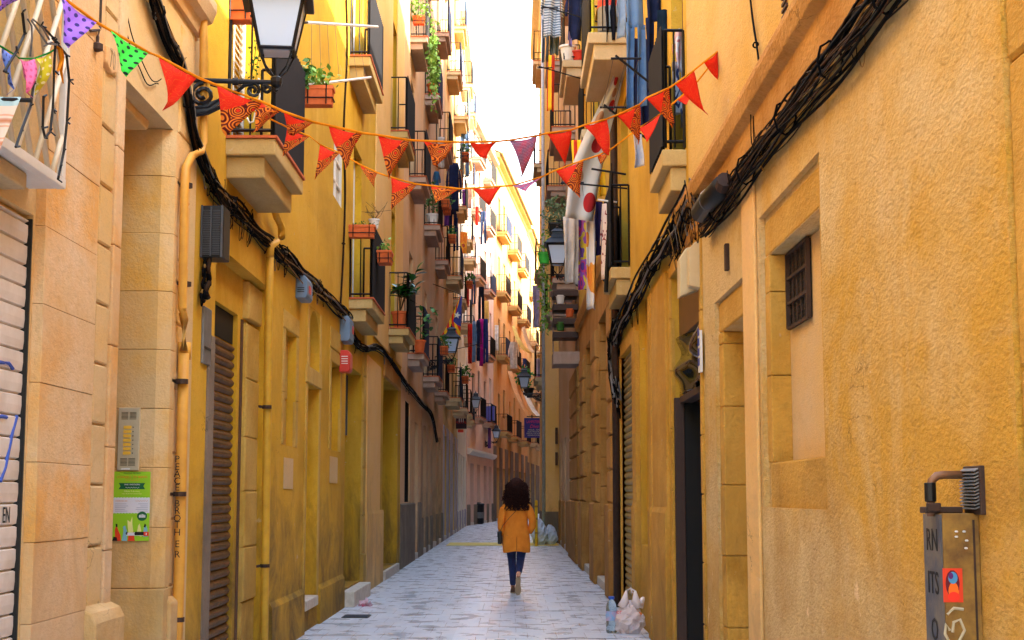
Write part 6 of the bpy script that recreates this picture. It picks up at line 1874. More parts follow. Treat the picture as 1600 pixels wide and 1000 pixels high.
# rubber plant
a, c_, w_, z_ = B3[0]
base = FL.P(a + .2, .2, z_ + .02)
t = pot('rubber_plant', 'large terracotta pot with a tall glossy leaved plant on the peach house balcony', base, .15, .3, 'pot', 'potted plant')
m = MB()
stems = []
for k in range(7):
    ang_ = random.uniform(0, 6.28); r_ = random.uniform(.1, .4)
    top = base + Vector((r_ * .8 + .02 if k > 2 else -.05 + .06 * k, math.sin(ang_) * r_, random.uniform(.5, 1.05)))
    mid = base + Vector(((top - base).x * .3, (top - base).y * .3, .55))
    m.tube([tuple(base + Vector((0, 0, .28))), tuple(mid), tuple(top)], .009, 5); stems.append((mid, top))
m.done('stem', M['stem'], t)
m = MB()
def bigleaf(m, p, d, L, wd):
    d = d.normalized(); s_ = d.cross(Vector((0, 0, 1)))
    s_ = s_.normalized() if s_.length > .01 else Vector((1, 0, 0)); up = s_.cross(d)
    pts = []
    for k in range(6):
        f = k / 5; ww = wd * math.sin(math.pi * min(1, f * .9 + .08)) ** .8
        c = p + d * L * f - Vector((0, 0, .12 * L * f * f)); pts.append((m.bm.verts.new(c - s_ * ww + up * ww * .25), m.bm.verts.new(c), m.bm.verts.new(c + s_ * ww + up * ww * .25)))
    for k in range(5):
        for i in range(2): m.face([pts[k][i], pts[k][i + 1], pts[k + 1][i + 1], pts[k + 1][i]])
for mid, top in stems:
    for k in range(11):
        f = k / 10; p = mid + (top - mid) * f
        bigleaf(m, p, Vector((random.uniform(-1, 1), random.uniform(-1, 1), random.uniform(-.1, .8))), random.uniform(.16, .24), random.uniform(.055, .08))
m.done('leaf', simple('glossy_leaf', (48, 112, 44), .25, 0, .5, 6, 0, .6, (34, 84, 34)), t, smooth=True)
a, c_, w_, z_ = B4[0]
t = pot('flower_pot', 'terracotta pot with a leafy climber on the pinkish house balcony', FL.P(a - .05, w_ - .1, z_ + .02), .13, .26, 'pot')
m = MB(); q = FL.P(a - .05, w_ - .05, z_ + .6)
for k in range(30): bigleaf(m, Vector(q) + Vector((random.uniform(-.1, .25), random.uniform(-.1, .2), random.uniform(-.3, .35))), Vector((random.uniform(-1, 1), random.uniform(-1, 1), random.uniform(-.6, .4))), .15, .045)
m.done('leaf', M['leaf'], t, smooth=True)
a, c_, w_, z_ = B4[2]
planter('planter with long green trailers on the topmost balcony of the pinkish house', FL.P(a + .1, .18, z_ + .3), .26, .2, .18, 0, 'pot', 'leaflight', 140, .07, (.3, .3, .3))
m = MB()
for k in range(7):
    q = FL.P(a + .3 + .12 * k, w_ + .06, z_ + .6); m.leaves((q.x + .04, q.y, q.z - .6 - .1 * k), (.1, .12, .8), 60, .075, droop=.6)
tag(m.done('trailing_plant', M['leaflight'], None), 'long curtain of light green trailing leaves high on the pinkish house', 'plant', PG)
for j, (lab, mat, pl) in enumerate((('round white pot with a small dark tree on the brown house balcony', 'white', 'leaf'), ('tall green bush in a pot high on the brown house', 'pot', 'leaflight'))):
    a, c_, w_, z_ = B5[1 + j]
    t = pot('flower_pot', lab, FL.P(a + .15, .2, z_ + .02), .16, .28, mat)
    m = MB(); q = FL.P(a + .15, .2, z_ + .75); m.leaves((q.x, q.y, q.z), (.2, .25, .4), 160, .06); m.done('plant', M[pl], t)
    m = MB(); m.tube([tuple(FL.P(a + .15, .2, z_ + .28)), tuple(q)], .012, 5); m.done('stem', M['stem'], t)
for k, (bi, ds, lab) in enumerate(((1, .9, 'orange flower box with leaves on the brown house beside the washing, upper'), (1, 1.7, 'smaller orange flower box farther along the same rail'), (0, .6, 'orange flower box low on the brown house above the lantern'), (4, .6, 'orange box on the second row of the brown house, above the striped flag'), (5, .5, 'orange box high on the second row of the brown house'))):
    a, c_, w_, z_ = B5[bi]
    planter(lab, FL.P(a + ds, w_ + .1, z_ + .6), .2, .5, .2, 0, 'pot', 'leaf', 60, .06, (.16, .3, .2))
for bi, lab in ((0, 'planter of dark greenery on the creamy house above the lantern'), (2, 'planter of greenery hung on the creamy house, middle floor'), (6, 'planter on the second row of the creamy house')):
    a, c_, w_, z_ = B6[bi]
    planter(lab, FL.P(a + .9, w_ + .12, z_ + .55), .22, .7, .22, 0, 'pot', 'leaf', 90, .08, (.2, .4, .25))
# right side greenery
a, c_, w_, z_ = B24[0]
planter('dark trough with a big feathery green bush above the half hidden lantern', FR.P(a + .1, .36, z_ + 1.0), .5, .6, .22, 0, 'black', 'leafgrey', 620, .06, (.42, .45, .42))
m = MB()
for k in range(9):
    q = FR.P(a + .4, w_ + .12, z_ + .9 - .24 * k); m.leaves((q.x - .03 * k % .1, q.y, q.z), (.14, .22, .3), 40, .06, droop=.4)
tag(m.done('trailing_plant', M['leaflight'], None), 'yellow green vine trailing from the trough of the feathery bush', 'plant', PG)
t = pot('watering_pot', 'bright green plastic pot beside the half hidden lantern', FR.P(a + .2, w_ + .18, z_ + .35), .15, .24, 'greenplastic' if 'greenplastic' in M else 'leaf')
a, c_, w_, z_ = bl23[0]
for k, (lab, mt, r_, h_) in enumerate((('white tub on the high balcony with pots at the sky edge', 'white', .16, .3), ('pink basin on the high balcony with pots at the sky edge', 'alarmred', .17, .18))):
    pot('tub', lab, FR.P(a + .12, .12 + .22 * (1 - k), z_ + .01), r_, h_, mt, 'tub')
t = pot('potted_plant', 'bright green leafy plant beside the lantern over the purple sign', Vector((.62, 55.5, 5.1)), .2, .3, 'black', 'potted plant')
m = MB(); m.leaves((.5, 55.5, 5.75), (.35, .35, .4), 150, .1); m.done('plant', simple('bright_leaf', (52, 150, 50), .5, 0, .4, 4, 0), t)
m = MB(); m.box(.55, 1.05, 55.35, 55.65, 5.04, 5.1); m.done('shelf', M['iron'], t)
# gas bottle
a, c_, w_, z_ = b22b[2]
q = FR.P(a + .2, .22, z_ + .02)
gb_ = thing('gas_bottle', 'silver gas bottle with orange writing on the high right balcony', 'gas bottle', tuple(q))
m = MB(); m.lathe(tuple(q), [(.13, 0), (.15, .03), (.15, .5), (.13, .58), (.06, .63), (.06, .7), (.03, .72)], 18); m.done('cylinder', M['galv'], gb_, smooth=False)
m = MB(); m.lathe((q.x, q.y, q.z + .34), [(.1505, 0), (.152, .002), (.152, .1), (.1505, .102)], 18); m.done('orange_band', M['alarmred'], gb_)
# shelves with pots under the lilac house balcony
a, c_, w_, z_ = B24[0]
sh_ = thing('plant_shelf', 'dark wooden shelf rack with pots on the lilac house below the lantern', 'shelf', tuple(FR.P(32.3, .3, 4.4)))
m = MB(FR)
for v in (476, 497, 518, 538):
    z = FR.z(878, v, .3); m.box(31.9, 32.6, .02, .56, z - .07, z + .06)
m.done('shelf_board', M['doorbrown'], sh_, bevel=.008)
m = MB(FR); z0_, z1_ = FR.z(878, 560, .3), FR.z(878, 466, .3)
for w2 in (.04, .54): m.tube([(32.58, w2, z0_), (32.58, w2, z1_)], .02, 5)
m.box(31.8, 33.0, .0, .56, z0_ - .32, z0_ - .06); m.done('upright', M['slabpink'], sh_)
for v, xx, lab, mt in ((516, .2, 'orange box on the middle board of the dark shelf rack', 'pot'), (536, .4, 'green pot on the lowest board of the dark shelf rack', 'leaf'), (496, .4, 'white pot on the top board of the dark shelf rack', 'white')):
    z = FR.z(878, v, .3) + .06; pot('flower_pot', lab, FR.P(31.98, xx, z), .1, .18, mt)

# ================================================================== striped flag with a star
def estelada():
    mt, nt, b = newmat('striped_flag_cloth'); v = uv_of(nt, 1, 1)
    sep = nn(nt, 'SeparateXYZ'); nt.links.new(v, sep.inputs[0])
    st = math_(nt, 'GREATER_THAN', math_(nt, 'FRACT', math_(nt, 'MULTIPLY', math_(nt, 'ADD', math_(nt, 'MULTIPLY', sep.outputs[0], -.55), sep.outputs[1]), 4.3)), .5)
    cc = mix(nt, st, lin((246, 190, 20)), lin((214, 40, 30)))
    inb = math_(nt, 'MULTIPLY', math_(nt, 'LESS_THAN', math_(nt, 'ADD', sep.outputs[1], math_(nt, 'MULTIPLY', sep.outputs[0], -.14)), .5), math_(nt, 'GREATER_THAN', sep.outputs[0], .28))
    cc = mix(nt, inb, cc, lin((52, 64, 140)))
    nt.links.new(cc, b.inputs['Base Color']); b.inputs['Roughness'].default_value = .9
    return mt
yF = 40.5
ft = thing('striped_flag', 'yellow and red striped flag with a blue triangle and white star, hung behind a lantern', 'flag', (at(720, 462, yF)[0], yF, at(720, 462, yF)[1]))
Lf = [(719, 463), (710, 484), (699, 508), (687, 530)]; Rf = [(722, 463), (721, 490), (720, 512), (718, 532)]
m = MB(); uvl = m.bm.loops.layers.uv.new('uv'); info = {}; rows = []
for j in range(17):
    t = j / 16; a, b = samp(Lf, t), samp(Rf, t); row = []
    for i in range(9):
        q = i / 8; yy = yF + .06 * math.sin(q * 6 + t * 2) * t
        x, z = at(a[0] + (b[0] - a[0]) * q, a[1] + (b[1] - a[1]) * q + 3 * math.sin(q * 3.14) * t, yy); v_ = m.bm.verts.new(Vector((x, yy, z))); info[v_] = (q, t); row.append(v_)
    rows.append(row)
for j in range(16):
    for i in range(8):
        f = m.face([rows[j][i], rows[j][i + 1], rows[j + 1][i + 1], rows[j + 1][i]])
        for lp in f.loops: lp[uvl].uv = info[lp.vert]
m.done('cloth', estelada(), ft, smooth=True, solid=.006)
cxs, czs = at(714.5, 493, yF); m = MB()
vs_ = [m.bm.verts.new(Vector((cxs + (.1 if k % 2 == 0 else .042) * math.sin(k * .6283 + .25), yF - .075, czs + (.1 if k % 2 == 0 else .042) * math.cos(k * .6283 + .25)))) for k in range(10)]
m.face(vs_); m.done('star', M['white'], ft, solid=.01)
x, z = at(720, 461, yF); m = MB(); m.tube([(x, yF, z + .02), (-2.18, yF + .3, z + .35)], .015, 6); m.done('pole', M['stem'], ft)

# ================================================================== shop signs
yS = 57.6
(x0, zt), (x1, zb) = at(819, 653, yS), at(850, 684, yS)
sg = thing('shop_sign', 'purple hanging shop sign with pink lettering at the end of the street', 'sign', (x0, yS, zb))
M['signpurple'] = simple('purple_sign_paint', (52, 44, 140), .5, 0, .1, 6, 0); M['signpink'] = simple('pink_sign_lettering', (240, 60, 130), .5, 0, .05, 6, 0)
m = MB(); m.box(x0, x1, yS, yS + .1, zb, zt); m.done('board', M['signpurple'], sg, bevel=.01)
m = MB(); m.tube([(x0 + .1, yS + .05, zt + .06), (1.6, yS + .05, zt + .06)], .02, 6); m.tube([(x0 + .3, yS + .05, zt), (x0 + .3, yS + .05, zt + .12)], .03, 6); m.done('arm', M['iron'], sg)
W_, H_ = x1 - x0, zt - zb
writing('lettering', 'LAMPISTERIA', ((x0 + x1) / 2, yS - .003, zt - H_ * .2), 0, H_ * .2, M['signpink'], sg, sx=.66)
writing('lettering', 'Díez', ((x0 + x1) / 2, yS - .003, zt - H_ * .43), 0, H_ * .24, M['signpink'], sg, shear=.3)
for k, tx in enumerate(('AIGUA - GAS', 'ELECTRICITAT', 'INSTAL·LACIONS', 'REPARACIONS')):
    writing('lettering', tx, ((x0 + x1) / 2, yS - .003, zt - H_ * (.6 + .095 * k)), 0, H_ * .1, M['white'], sg)
(x0, zt), (x1, zb) = at(709, 643, 58.5), at(729, 670, 58.5); x0 = -2.19
s2 = thing('shop_sign', 'dark maroon hanging shop board with white and red letters on the left', 'sign', (x0, 58.5, zb))
m = MB(); m.box(x0, x1, 58.5, 58.6, zb, zt); m.done('board', simple('maroon_sign_paint', (56, 22, 38), .5, 0, .1, 6, 0), s2, bevel=.01)
writing('lettering', '|||', ((x0 + x1) / 2, 58.497, zt - .26), 0, .3, M['white'], s2); writing('lettering', 'HOSTAL', ((x0 + x1) / 2, 58.497, zb + .25), 0, .15, M['alarmred'], s2, sx=.8)
m = MB(); m.box(x0 + .08, x0 + .3, 58.45, 58.62, zb - .14, zb - .02); m.done('red_lamp_box', M['alarmred'], s2)
q = FA.P(7.0, .3, 5.3)
s3 = thing('street_banner', 'lilac blue box with a long purple strip hanging on the rose house', 'banner', tuple(q))
m = MB(FA); m.box(6.8, 7.2, .05, .55, 5.35, 6.1); m.done('box', simple('lilac_sign_paint', (84, 90, 176), .5), s3, bevel=.02)
m = MB(FA); m.box(6.95, 7.05, .2, .36, 3.9, 5.34); m.done('strip', simple('violet_strip_paint', (80, 30, 110), .5), s3)

# ================================================================== street objects
def bag(name, label, c, rx, ry, h, mat, seed, handles=False):
    random.seed(seed)
    t = thing(name, label, 'bag', tuple(c))
    m = MB(); n, k_ = 22, 14; prev = None
    for j in range(k_ + 1):
        f = j / k_; rr = (math.sin(math.pi * min(1, f * .78 + .18)) ** .6) * (1 - .35 * f ** 3)
        if f < .08: rr *= .86
        rg = []
        for i in range(n):
            a = 2 * math.pi * i / n
            e = 1 + .09 * math.sin(a * 3 + j * .9 + seed) + .06 * math.sin(a * 7 - j * 1.3) + random.uniform(-.07, .07)
            rg.append(m.bm.verts.new(Vector((c[0] + rx * rr * e * math.cos(a), c[1] + ry * rr * e * math.sin(a), c[2] + h * f + random.uniform(-.02, .02) * (f > .05)))))
        if prev:
            for i in range(n): m.face([prev[i], prev[(i + 1) % n], rg[(i + 1) % n], rg[i]])
        else: m.face(rg[::-1])
        prev = rg
    m.face(prev)
    m.done('sack', mat, t, smooth=False)
    return t
def plastic(name, c, a):
    mt, nt, b = newmat(name); b.inputs['Base Color'].default_value = lin(c); b.inputs['Roughness'].default_value = .35; b.inputs['Alpha'].default_value = a
    bump(nt, b, noise(nt, pos(nt), 25, 4, .6, 1.0), .5, .01)
    return mt
x, _ = at(984, 984, 16.0); c = (x, 16.0, 0.0)
pb = bag('shopping_bag', 'knotted white plastic shopping bag with purple things showing through, beside the bottle', c, .155, .12, .33, plastic('thin_white_plastic', (226, 214, 216), .72), 3)
m = MB()                                                       # bunched top and two handles
for sx, lean in ((-.055, -.02), (.07, .04)):
    m.tube([(x + sx * 1.3, 16, .28), (x + sx * .9, 15.98, .35), (x + sx * .25 + lean, 15.98, .445)], .02, 7, rr=[.06, .04, .012])
    m.tube([(x + sx * .25 + lean, 15.98, .44), (x + .012, 15.98, .47), (x + .03, 15.98, .42)], .012, 6)
m.tube([(x + .1, 16.0, .27), (x + .14, 16.0, .36), (x + .15, 16.0, .38)], .02, 6, rr=[.05, .025, .01])
m.done('handle', plastic('bunched_white_plastic', (232, 222, 224), .9), pb, smooth=True)
m = MB(); m.mi = 0
for k, (dx, dz, mi, s_) in enumerate(((-.06, .1, 1, .06), (.03, .07, 0, .05), (.07, .12, 0, .045), (.0, .14, 1, .05), (.09, .2, 2, .04), (-.03, .05, 3, .05), (.05, .17, 0, .04))):
    m.mi = mi; m.lathe((x + dx, 15.97, dz - s_ * .6), [(s_ * .4, 0), (s_, s_ * .5), (s_ * .9, s_), (s_ * .3, s_ * 1.3)], 9)
m.done('contents', [simple('purple_packet', (130, 50, 150), .4), simple('cream_packet', (226, 206, 160), .5), simple('orange_packet', (236, 130, 50), .4), simple('brown_packet', (170, 110, 60), .5)], pb)
writing('lettering', 'er', (x - .12, 15.868, .235), R(-20), .07, M['alarmred'], pb)
x, _ = at(955.5, 984, 16.05)
bt = thing('water_bottle', 'big clear plastic water bottle with a blue cap beside the white bag', 'bottle', (x, 16.05, 0))
def clear():
    mt, nt, b = newmat('clear_blue_plastic'); b.inputs['Base Color'].default_value = lin((196, 220, 236)); b.inputs['Roughness'].default_value = .08
    b.inputs['Transmission Weight'].default_value = .85; b.inputs['IOR'].default_value = 1.2
    return mt
m = MB(); prof = [(.045, 0), (.056, .012), (.058, .05)]
for k in range(5): prof += [(.055, .06 + .035 * k), (.059, .075 + .035 * k)]
prof += [(.058, .25), (.05, .3), (.034, .335), (.026, .345), (.026, .355)]
m.lathe((x, 16.05, 0), prof, 20); m.done('body', clear(), bt, smooth=True)
m = MB(); m.lathe((x, 16.05, .352), [(.032, 0), (.033, .004), (.033, .026), (.028, .03)], 14); m.done('cap', simple('blue_cap', (40, 90, 190), .4), bt)
m = MB(); m.lathe((x, 16.05, .13), [(.0595, 0), (.0605, .002), (.0605, .095), (.0595, .097)], 20); m.done('label', simple('pale_blue_label', (120, 176, 220), .5, c2=(220, 160, 180)), bt)
x, _ = at(849, 846, 43.6)
M['sackplastic'] = plastic('white_sack_plastic', (206, 214, 228), 1.0)
bag('rubbish_sack', 'bulging white rubbish sack behind the yellow post, taller of two', (x - .1, 44.3, 0), .24, .24, .74, M['sackplastic'], 5); bag('rubbish_sack', 'lower white rubbish sack leaning at the grey corner base', (x + .22, 44.6, 0), .22, .24, .58, M['sackplastic'], 11)
x, _ = at(838, 851, 43.2)
yp = thing('bollard', 'yellow post standing on the yellow line beside the white sacks', 'bollard', (x, 43.2, 0))
m = MB(); m.lathe((x, 43.2, 0), [(.05, 0), (.05, .02), (.045, .03), (.045, 1.27), (.034, 1.3), (.004, 1.31)], 10); m.done('post', simple('yellow_post_paint', (240, 190, 30), .5), yp)
m = MB()
for z in (.35, .75, 1.1): m.lathe((x, 43.2, z), [(.0455, 0), (.047, .002), (.047, .05), (.0455, .052)], 10)
m.done('band', simple('dull_band', (180, 130, 40), .6), yp)
bn_ = thing('litter_bin', 'dark litter bin against the rose house at the end', 'bin', (-1.72, 76.2, 0))
m = MB(); m.lathe((-1.68, 76.2, 0), [(.2, 0), (.26, .05), (.28, .95), (.3, .97), (.3, 1.02), (.1, 1.1)], 12); m.done('body', M['iron'], bn_)
m = MB(); m.lathe((-1.68, 76.2, .3), [(.275, 0), (.282, .002), (.288, .3), (.275, .302)], 12); m.done('band', M['galv'], bn_)
x, _ = at(570, 919, 19.8)
m = MB()
for k in range(5): m.leaves((x + random.uniform(-.03, .03), 19.9, .03), (.06, .05, .02), 8, .05)
tag(m.done('litter', cl((226, 200, 210), (190, 60, 90)), None), 'crumpled pink and white wrapper on the paving by a doorstep', 'litter')
M['greenplastic'] = simple('bright_green_plastic', (60, 190, 70), .4)
for o in bpy.data.objects:
    if o.name.startswith('watering_pot'):
        for c_ in o.children: c_.data.materials[0] = M['greenplastic']

# ================================================================== the woman
random.seed(21)
PX, PY = 0.065, 22.25
wm = thing('person', 'woman with long dark curls in an orange coat, walking away up the street', 'person', (PX, PY, 0))
def L(x, y, z): return Vector((PX + x, PY + y, z))
def skinned(name, joints, bones, mat, parent, subs=2, rootj=0):
    me = bpy.data.meshes.new(name)
    off = RL[wm]
    me.from_pydata([tuple(L(*j[:3]) - off) for j in joints], bones, [])
    me.materials.append(mat)
    o = bpy.data.objects.new(name, me); col.objects.link(o); o.parent = parent
    md = o.modifiers.new('skin', 'SKIN'); md.use_smooth_shade = True; md.branch_smoothing = .6
    for i, j in enumerate(joints):
        r = j[3]; o.data.skin_vertices[0].data[i].radius = r if isinstance(r, tuple) else (r, r)
    o.data.skin_vertices[0].data[rootj].use_root = True
    sb = o.modifiers.new('smooth', 'SUBSURF'); sb.levels = subs; sb.render_levels = subs
    return o
M['skin'] = simple('skin', (206, 150, 120), .5, 0, .08, 10, .05); M['jeans'] = multi('dark_jeans', [(22, 30, 62), (28, 38, 78), (34, 46, 92), (30, 42, 84)], 9)
J = [(0, 0, .86, (.11, .08)), (0, .0, 1.03, (.105, .08)), (0, .01, 1.2, (.115, .085)), (0, .015, 1.31, .06), (0, .02, 1.37, .042), (0, .03, 1.45, .07), (0, .035, 1.53, .082), (0, .03, 1.6, .055),
     (-.15, 0, 1.28, .048), (-.215, -.03, 1.06, .036), (-.2, .05, .84, .026), (.15, 0, 1.28, .048), (.225, -.07, 1.07, .036), (.17, .06, .9, .026),
     (-.085, .01, .8, .078), (-.06, .16, .46, .052), (-.05, .3, .1, .036), (-.05, .33, .045, .034), (-.05, .45, .03, .026),
     (.085, 0, .8, .078), (.055, .1, .46, .052), (.03, -.18, .3, .034), (.026, -.215, .24, .032), (.022, -.14, .04, .026),
     (0, .125, 1.5, .016), (-.082, .03, 1.5, .016), (.082, .03, 1.5, .016), (-.198, .075, .77, .028), (.15, .1, .84, .028)]
B_ = [(0, 1), (1, 2), (2, 3), (3, 4), (4, 5), (5, 6), (6, 7), (2, 8), (8, 9), (9, 10), (2, 11), (11, 12), (12, 13), (0, 14), (14, 15), (15, 16), (16, 17), (17, 18), (0, 19), (19, 20), (20, 21), (21, 22), (22, 23), (6, 24), (6, 25), (6, 26), (10, 27), (13, 28)]
fing = []
for base, px, py, pz in ((27, -.198, .075, .77), (28, .15, .1, .84)):
    for k in range(4):
        i0 = len(J); dx = (k - 1.5) * .014
        J += [(px + .0 + dx * .35, py + dx, pz - .035, .0085), (px + .004 + dx * .35, py + .008 + dx, pz - .068 + abs(k - 1.5) * .006, .008), (px + .01 + dx * .3, py + .006 + dx, pz - .092 + abs(k - 1.5) * .01, .007)]
        B_ += [(base, i0), (i0, i0 + 1), (i0 + 1, i0 + 2)]
    i0 = len(J); J += [(px + .012, py + .03, pz - .005, .009), (px + .018, py + .042, pz - .03, .008)]; B_ += [(base, i0), (i0, i0 + 1)]
body = skinned('body', J, B_, M['skin'], wm)
jl = [(0, 0, .88, (.115, .08)), (-.088, .01, .78, (.09, .095)), (-.066, .13, .5, (.062, .066)), (-.055, .25, .26, (.055, .056)), (-.05, .3, .1, (.044, .046)), (.088, 0, .78, (.09, .095)), (.06, .09, .5, (.064, .066)), (.045, -.04, .39, (.058, .058)), (.03, -.17, .3, (.043, .043))]
skinned('jeans', jl, [(0, 1), (1, 2), (2, 3), (3, 4), (0, 5), (5, 6), (6, 7), (7, 8)], M['jeans'], wm)
M['shoe'] = simple('brown_suede', (110, 74, 56), .8, 0, .25, 20); M['sole'] = simple('pale_sole', (176, 150, 120), .8)
def shoe(heel, toe, side):
    m = MB(); d = (Vector(toe) - Vector(heel)); n = 8
    up = Vector((0, 0, 1))
    dd = d.normalized(); sx = Vector((1, 0, 0)); upv = sx.cross(dd)
    prev = None
    for k in range(n + 1):
        f = k / n; wd = [.028, .034, .034, .032, .034, .04, .042, .036, .018][k]; hh = [.07, .09, .09, .075, .06, .052, .045, .036, .02][k]
        c = L(*heel) + d * (f * 1.12 - .06)
        rg = [m.bm.verts.new(c + sx * wd * math.cos(a) + upv * (hh * max(0, math.sin(a)) + .004 * math.sin(a))) for a in [math.pi * q / 6 for q in range(7)] + [math.pi * 1.33, math.pi * 1.66]]
        if prev:
            for q in range(9): m.face([prev[q], prev[(q + 1) % 9], rg[(q + 1) % 9], rg[q]])
        else: m.face(rg[::-1])
        prev = rg
    m.face(prev)
    o = m.done('shoe', M['shoe'], wm, smooth=True)
    m = MB(); prev = None
    for k in range(n + 1):
        f = k / n; wd = [.03, .037, .037, .034, .037, .044, .046, .04, .022][k]
        c = L(*heel) + d * (f * 1.12 - .06)
        rg = [m.bm.verts.new(c + sx * a * wd + upv * b) for a, b in ((-1, -.018), (1, -.018), (1, .002), (-1, .002))]
        if prev:
            for q in range(4): m.face([prev[q], prev[(q + 1) % 4], rg[(q + 1) % 4], rg[q]])
        else: m.face(rg[::-1])
        prev = rg
    m.face(prev); m.done('sole', M['sole'], o, bevel=.004)
shoe((-.05, .25, .022), (-.05, .46, .022), 0)
shoe((.026, -.245, .25), (.022, -.15, .02), 1)
# coat
def coatmat():
    mt, nt, b = newmat('orange_wool_coat')
    n = noise(nt, pos(nt), 9, 5)
    nt.links.new(mix(nt, ramp(nt, n, .3, .7), lin((232, 142, 50)), lin((212, 122, 40))), b.inputs['Base Color']); b.inputs['Roughness'].default_value = .95; b.inputs['Specular IOR Level'].default_value = .1
    bump(nt, b, math_(nt, 'ADD', noise(nt, pos(nt), 120, 2), math_(nt, 'MULTIPLY', noise(nt, pos(nt, 1, 1, .35), 12, 3), 2.5)), .35, .012)
    return mt
M['coat'] = coatmat()
m = MB(); prev = None
secs = [(.615, .196, .15, .02), (.63, .2, .155, .02), (.75, .2, .155, .015), (.86, .192, .15, .01), (.97, .172, .128, .0), (1.06, .163, .12, 0), (1.16, .17, .122, 0), (1.25, .178, .118, .0), (1.3, .16, .105, 0), (1.335, .11, .085, .005), (1.36, .068, .068, .01), (1.41, .07, .07, .012), (1.415, .06, .06, .012)]
for z, rx, ry, oy in secs:
    rg = []
    for k in range(28):
        a = 2 * math.pi * k / 28; e = 1 + (.045 * math.sin(a * 5 + z * 4) + .026 * math.sin(a * 9 - z * 11)) * max(0, min(1, (1.3 - z) * 1.6))
        rg.append(m.bm.verts.new(L(rx * e * math.cos(a), oy + ry * e * math.sin(a), z + (.012 * math.sin(a * 3) if z < .64 else 0))))
    if prev:
        for k in range(28): m.face([prev[k], prev[(k + 1) % 28], rg[(k + 1) % 28], rg[k]])
    prev = rg
coat = m.done('coat', M['coat'], wm, smooth=True, subs=1, solid=.008)
for pts, rr in (([(-.13, .0, 1.285), (-.19, -.01, 1.22), (-.225, -.03, 1.07), (-.222, .0, .96), (-.205, .045, .86)], [.068, .066, .058, .053, .05]), ([(.13, 0, 1.285), (.19, -.02, 1.22), (.238, -.075, 1.08), (.235, -.04, .99), (.185, .045, .9)], [.068, .066, .06, .055, .052])):
    m = MB(); fine = []; fr_ = []
    for i in range(len(pts) - 1):
        for k in range(4):
            f = k / 4; fine.append(tuple(L(*[pts[i][q] + (pts[i + 1][q] - pts[i][q]) * f for q in range(3)]))); fr_.append((rr[i] + (rr[i + 1] - rr[i]) * f) * (1 + .05 * math.sin(i * 9 + k * 2.6)))
    fine.append(tuple(L(*pts[-1]))); fr_.append(rr[-1])
    m.tube(fine, .05, 12, rr=fr_); m.done('sleeve', M['coat'], coat, smooth=True, subs=1)
m = MB(); m.tube([tuple(L(0.004, -.112, 1.1)), tuple(L(0.004, -.132, .95)), tuple(L(.004, -.15, .8)), tuple(L(.004, -.148, .64))], .004, 4); m.box(PX - .1, PX + .1, PY - .135, PY - .118, 1.0, 1.035) if False else None
m.done('back_seam', simple('seam_orange', (150, 76, 16), .9), coat)
# hair: a mass of corkscrew curls
M['hair'] = simple('dark_burgundy_hair', (66, 36, 30), .85, 0, .5, 40, 0, .12, (24, 13, 13))
m = MB()
core = [(1.27, .09, .05), (1.34, .13, .085), (1.44, .14, .11), (1.53, .13, .12), (1.6, .128, .12), (1.655, .095, .095), (1.695, .045, .045), (1.705, .01, .01)]
prev = None
for z, rx, ry in core:
    rg = [m.bm.verts.new(L(rx * math.cos(2 * math.pi * k / 18) * random.uniform(.92, 1.06), -.03 + ry * math.sin(2 * math.pi * k / 18) * random.uniform(.92, 1.06) - (.02 if z < 1.45 else 0), z)) for k in range(18)]
    if prev:
        for k in range(18): m.face([prev[k], prev[(k + 1) % 18], rg[(k + 1) % 18], rg[k]])
    else: m.face(rg[::-1])
    prev = rg
m.face(prev)
for _ in range(620):
    a = random.uniform(math.pi * .92, math.pi * 2.08) if random.random() < .85 else random.uniform(0, 6.28)
    z = random.uniform(1.28, 1.66)
    i = min(range(len(core)), key=lambda q: abs(core[q][0] - z)); _, rx, ry = core[i]
    f = random.uniform(.8, 1.1 + max(0, 1.5 - z) * .8)
    p = Vector((rx * f * math.cos(a), -.03 + ry * f * math.sin(a), z))
    out_ = Vector((math.cos(a), math.sin(a), random.uniform(-.4, .3))).normalized()
    d = (out_ * random.uniform(.1, .8) + Vector((0, 0, -1))).normalized()
    s1 = d.cross(Vector((0, 1, .2))).normalized(); s2 = d.cross(s1)
    ln, cr, tw, ph = random.uniform(.06, .15), random.uniform(.008, .018), random.uniform(9, 15), random.uniform(0, 6)
    pts = []
    for k in range(9):
        g = k / 8; q = p + d * ln * g + (s1 * math.cos(ph + tw * g) + s2 * math.sin(ph + tw * g)) * cr
        if q.z < 1.22: q.z = 1.22
        pts.append(tuple(L(*q)))
    m.tube(pts, .006, 4, rr=[.006] * 7 + [.004, .002])
m.done('hair', M['hair'], wm, smooth=True)
m = MB()
for sx in (-.03, .03): m.lathe(tuple(L(sx, .108, 1.52)), [(.002, -.01), (.011, -.005), (.011, .005), (.002, .01)], 8)
m.done('eyes', M['white'], body)
m = MB(); m.lathe(tuple(L(0, .105, 1.455)), [(.004, -.006), (.022, -.002), (.02, .003), (.004, .007)], 10); m.done('lips', simple('lips', (160, 70, 70), .4), body)
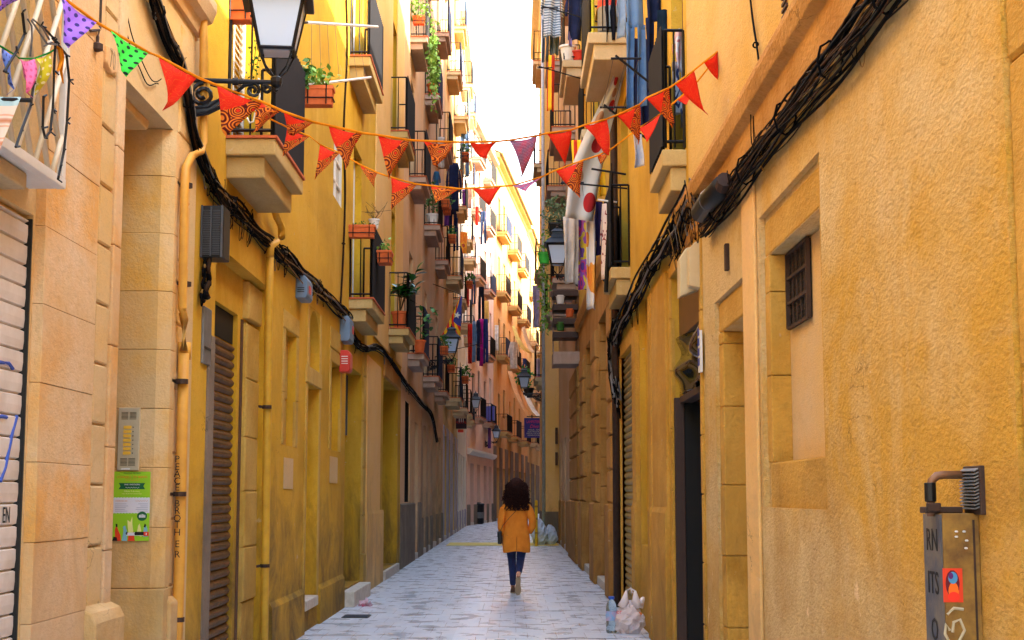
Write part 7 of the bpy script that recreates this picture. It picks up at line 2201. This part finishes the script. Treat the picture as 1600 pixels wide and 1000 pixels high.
# shoulder bag
sb_ = thing('shoulder_bag', 'small dark shoulder bag on a thin strap at the hip of the walking woman', 'bag', tuple(L(-.25, .0, .78)))
m = MB(); m.box(PX - .275, PX - .212, PY - .09, PY + .12, .73, .92); m.done('body', M['black'], sb_, bevel=.018)
m = MB(); m.box(PX - .281, PX - .276, PY - .085, PY + .115, .83, .915); m.done('flap', M['iron'], sb_, bevel=.003)
m = MB(); m.tube([tuple(L(-.235, -.06, .92)), tuple(L(-.2, -.1, 1.0)), tuple(L(-.1, -.13, 1.12)), tuple(L(.03, -.13, 1.25)), tuple(L(.1, -.07, 1.33)), tuple(L(.1, .02, 1.34)), tuple(L(.0, .12, 1.22)), tuple(L(-.19, .1, 1.0)), tuple(L(-.235, .09, .92))], .004, 5); m.done('strap', M['wood'], sb_, smooth=True)

# ================================================================== light, sky, camera
w = bpy.data.worlds.new('World'); scene.world = w
w.use_nodes = True
nt = w.node_tree
bg = nt.nodes['Background']
sky = nt.nodes.new('ShaderNodeTexSky'); sky.sky_type = 'NISHITA'
sky.sun_disc = False
SUN_EL, SUN_AZ = R(36), R(100)            # azimuth from +Y towards +X
sky.sun_elevation = SUN_EL; sky.sun_rotation = SUN_AZ
sky.air_density = 1.6; sky.dust_density = 3.0; sky.ozone_density = 0.6
nt.links.new(sky.outputs[0], bg.inputs['Color'])
bg.inputs['Strength'].default_value = 0.15
sl = bpy.data.lights.new('sun', 'SUN'); sl.energy = 2.0; sl.angle = R(0.5); sl.color = (1, .89, .73)
so = bpy.data.objects.new('sun', sl); col.objects.link(so)
d = Vector((math.sin(SUN_AZ) * math.cos(SUN_EL), math.cos(SUN_AZ) * math.cos(SUN_EL), math.sin(SUN_EL)))
so.rotation_euler = d.to_track_quat('Z', 'Y').to_euler()
so.location = (30, 20, 40)

cam = bpy.data.cameras.new('camera'); cam.sensor_width = 36; cam.lens = 36 * FPX / 1600
cam.clip_end = 2000; cam.clip_start = .05
co = bpy.data.objects.new('camera', cam); col.objects.link(co)
co.location = (0, 0, HC); co.rotation_euler = (R(90) + TH, 0, 0)
scene.camera = co
vs = scene.view_settings
scene.display_settings.display_device = 'sRGB'
vs.view_transform = 'Standard'; vs.look = 'None'; vs.exposure = 3.25; vs.gamma = 1; vs.use_curve_mapping = False
scene.cycles.use_denoising = True
scene.cycles.max_bounces = 10; scene.cycles.diffuse_bounces = 7; scene.cycles.glossy_bounces = 3
scene.cycles.sample_clamp_indirect = 8
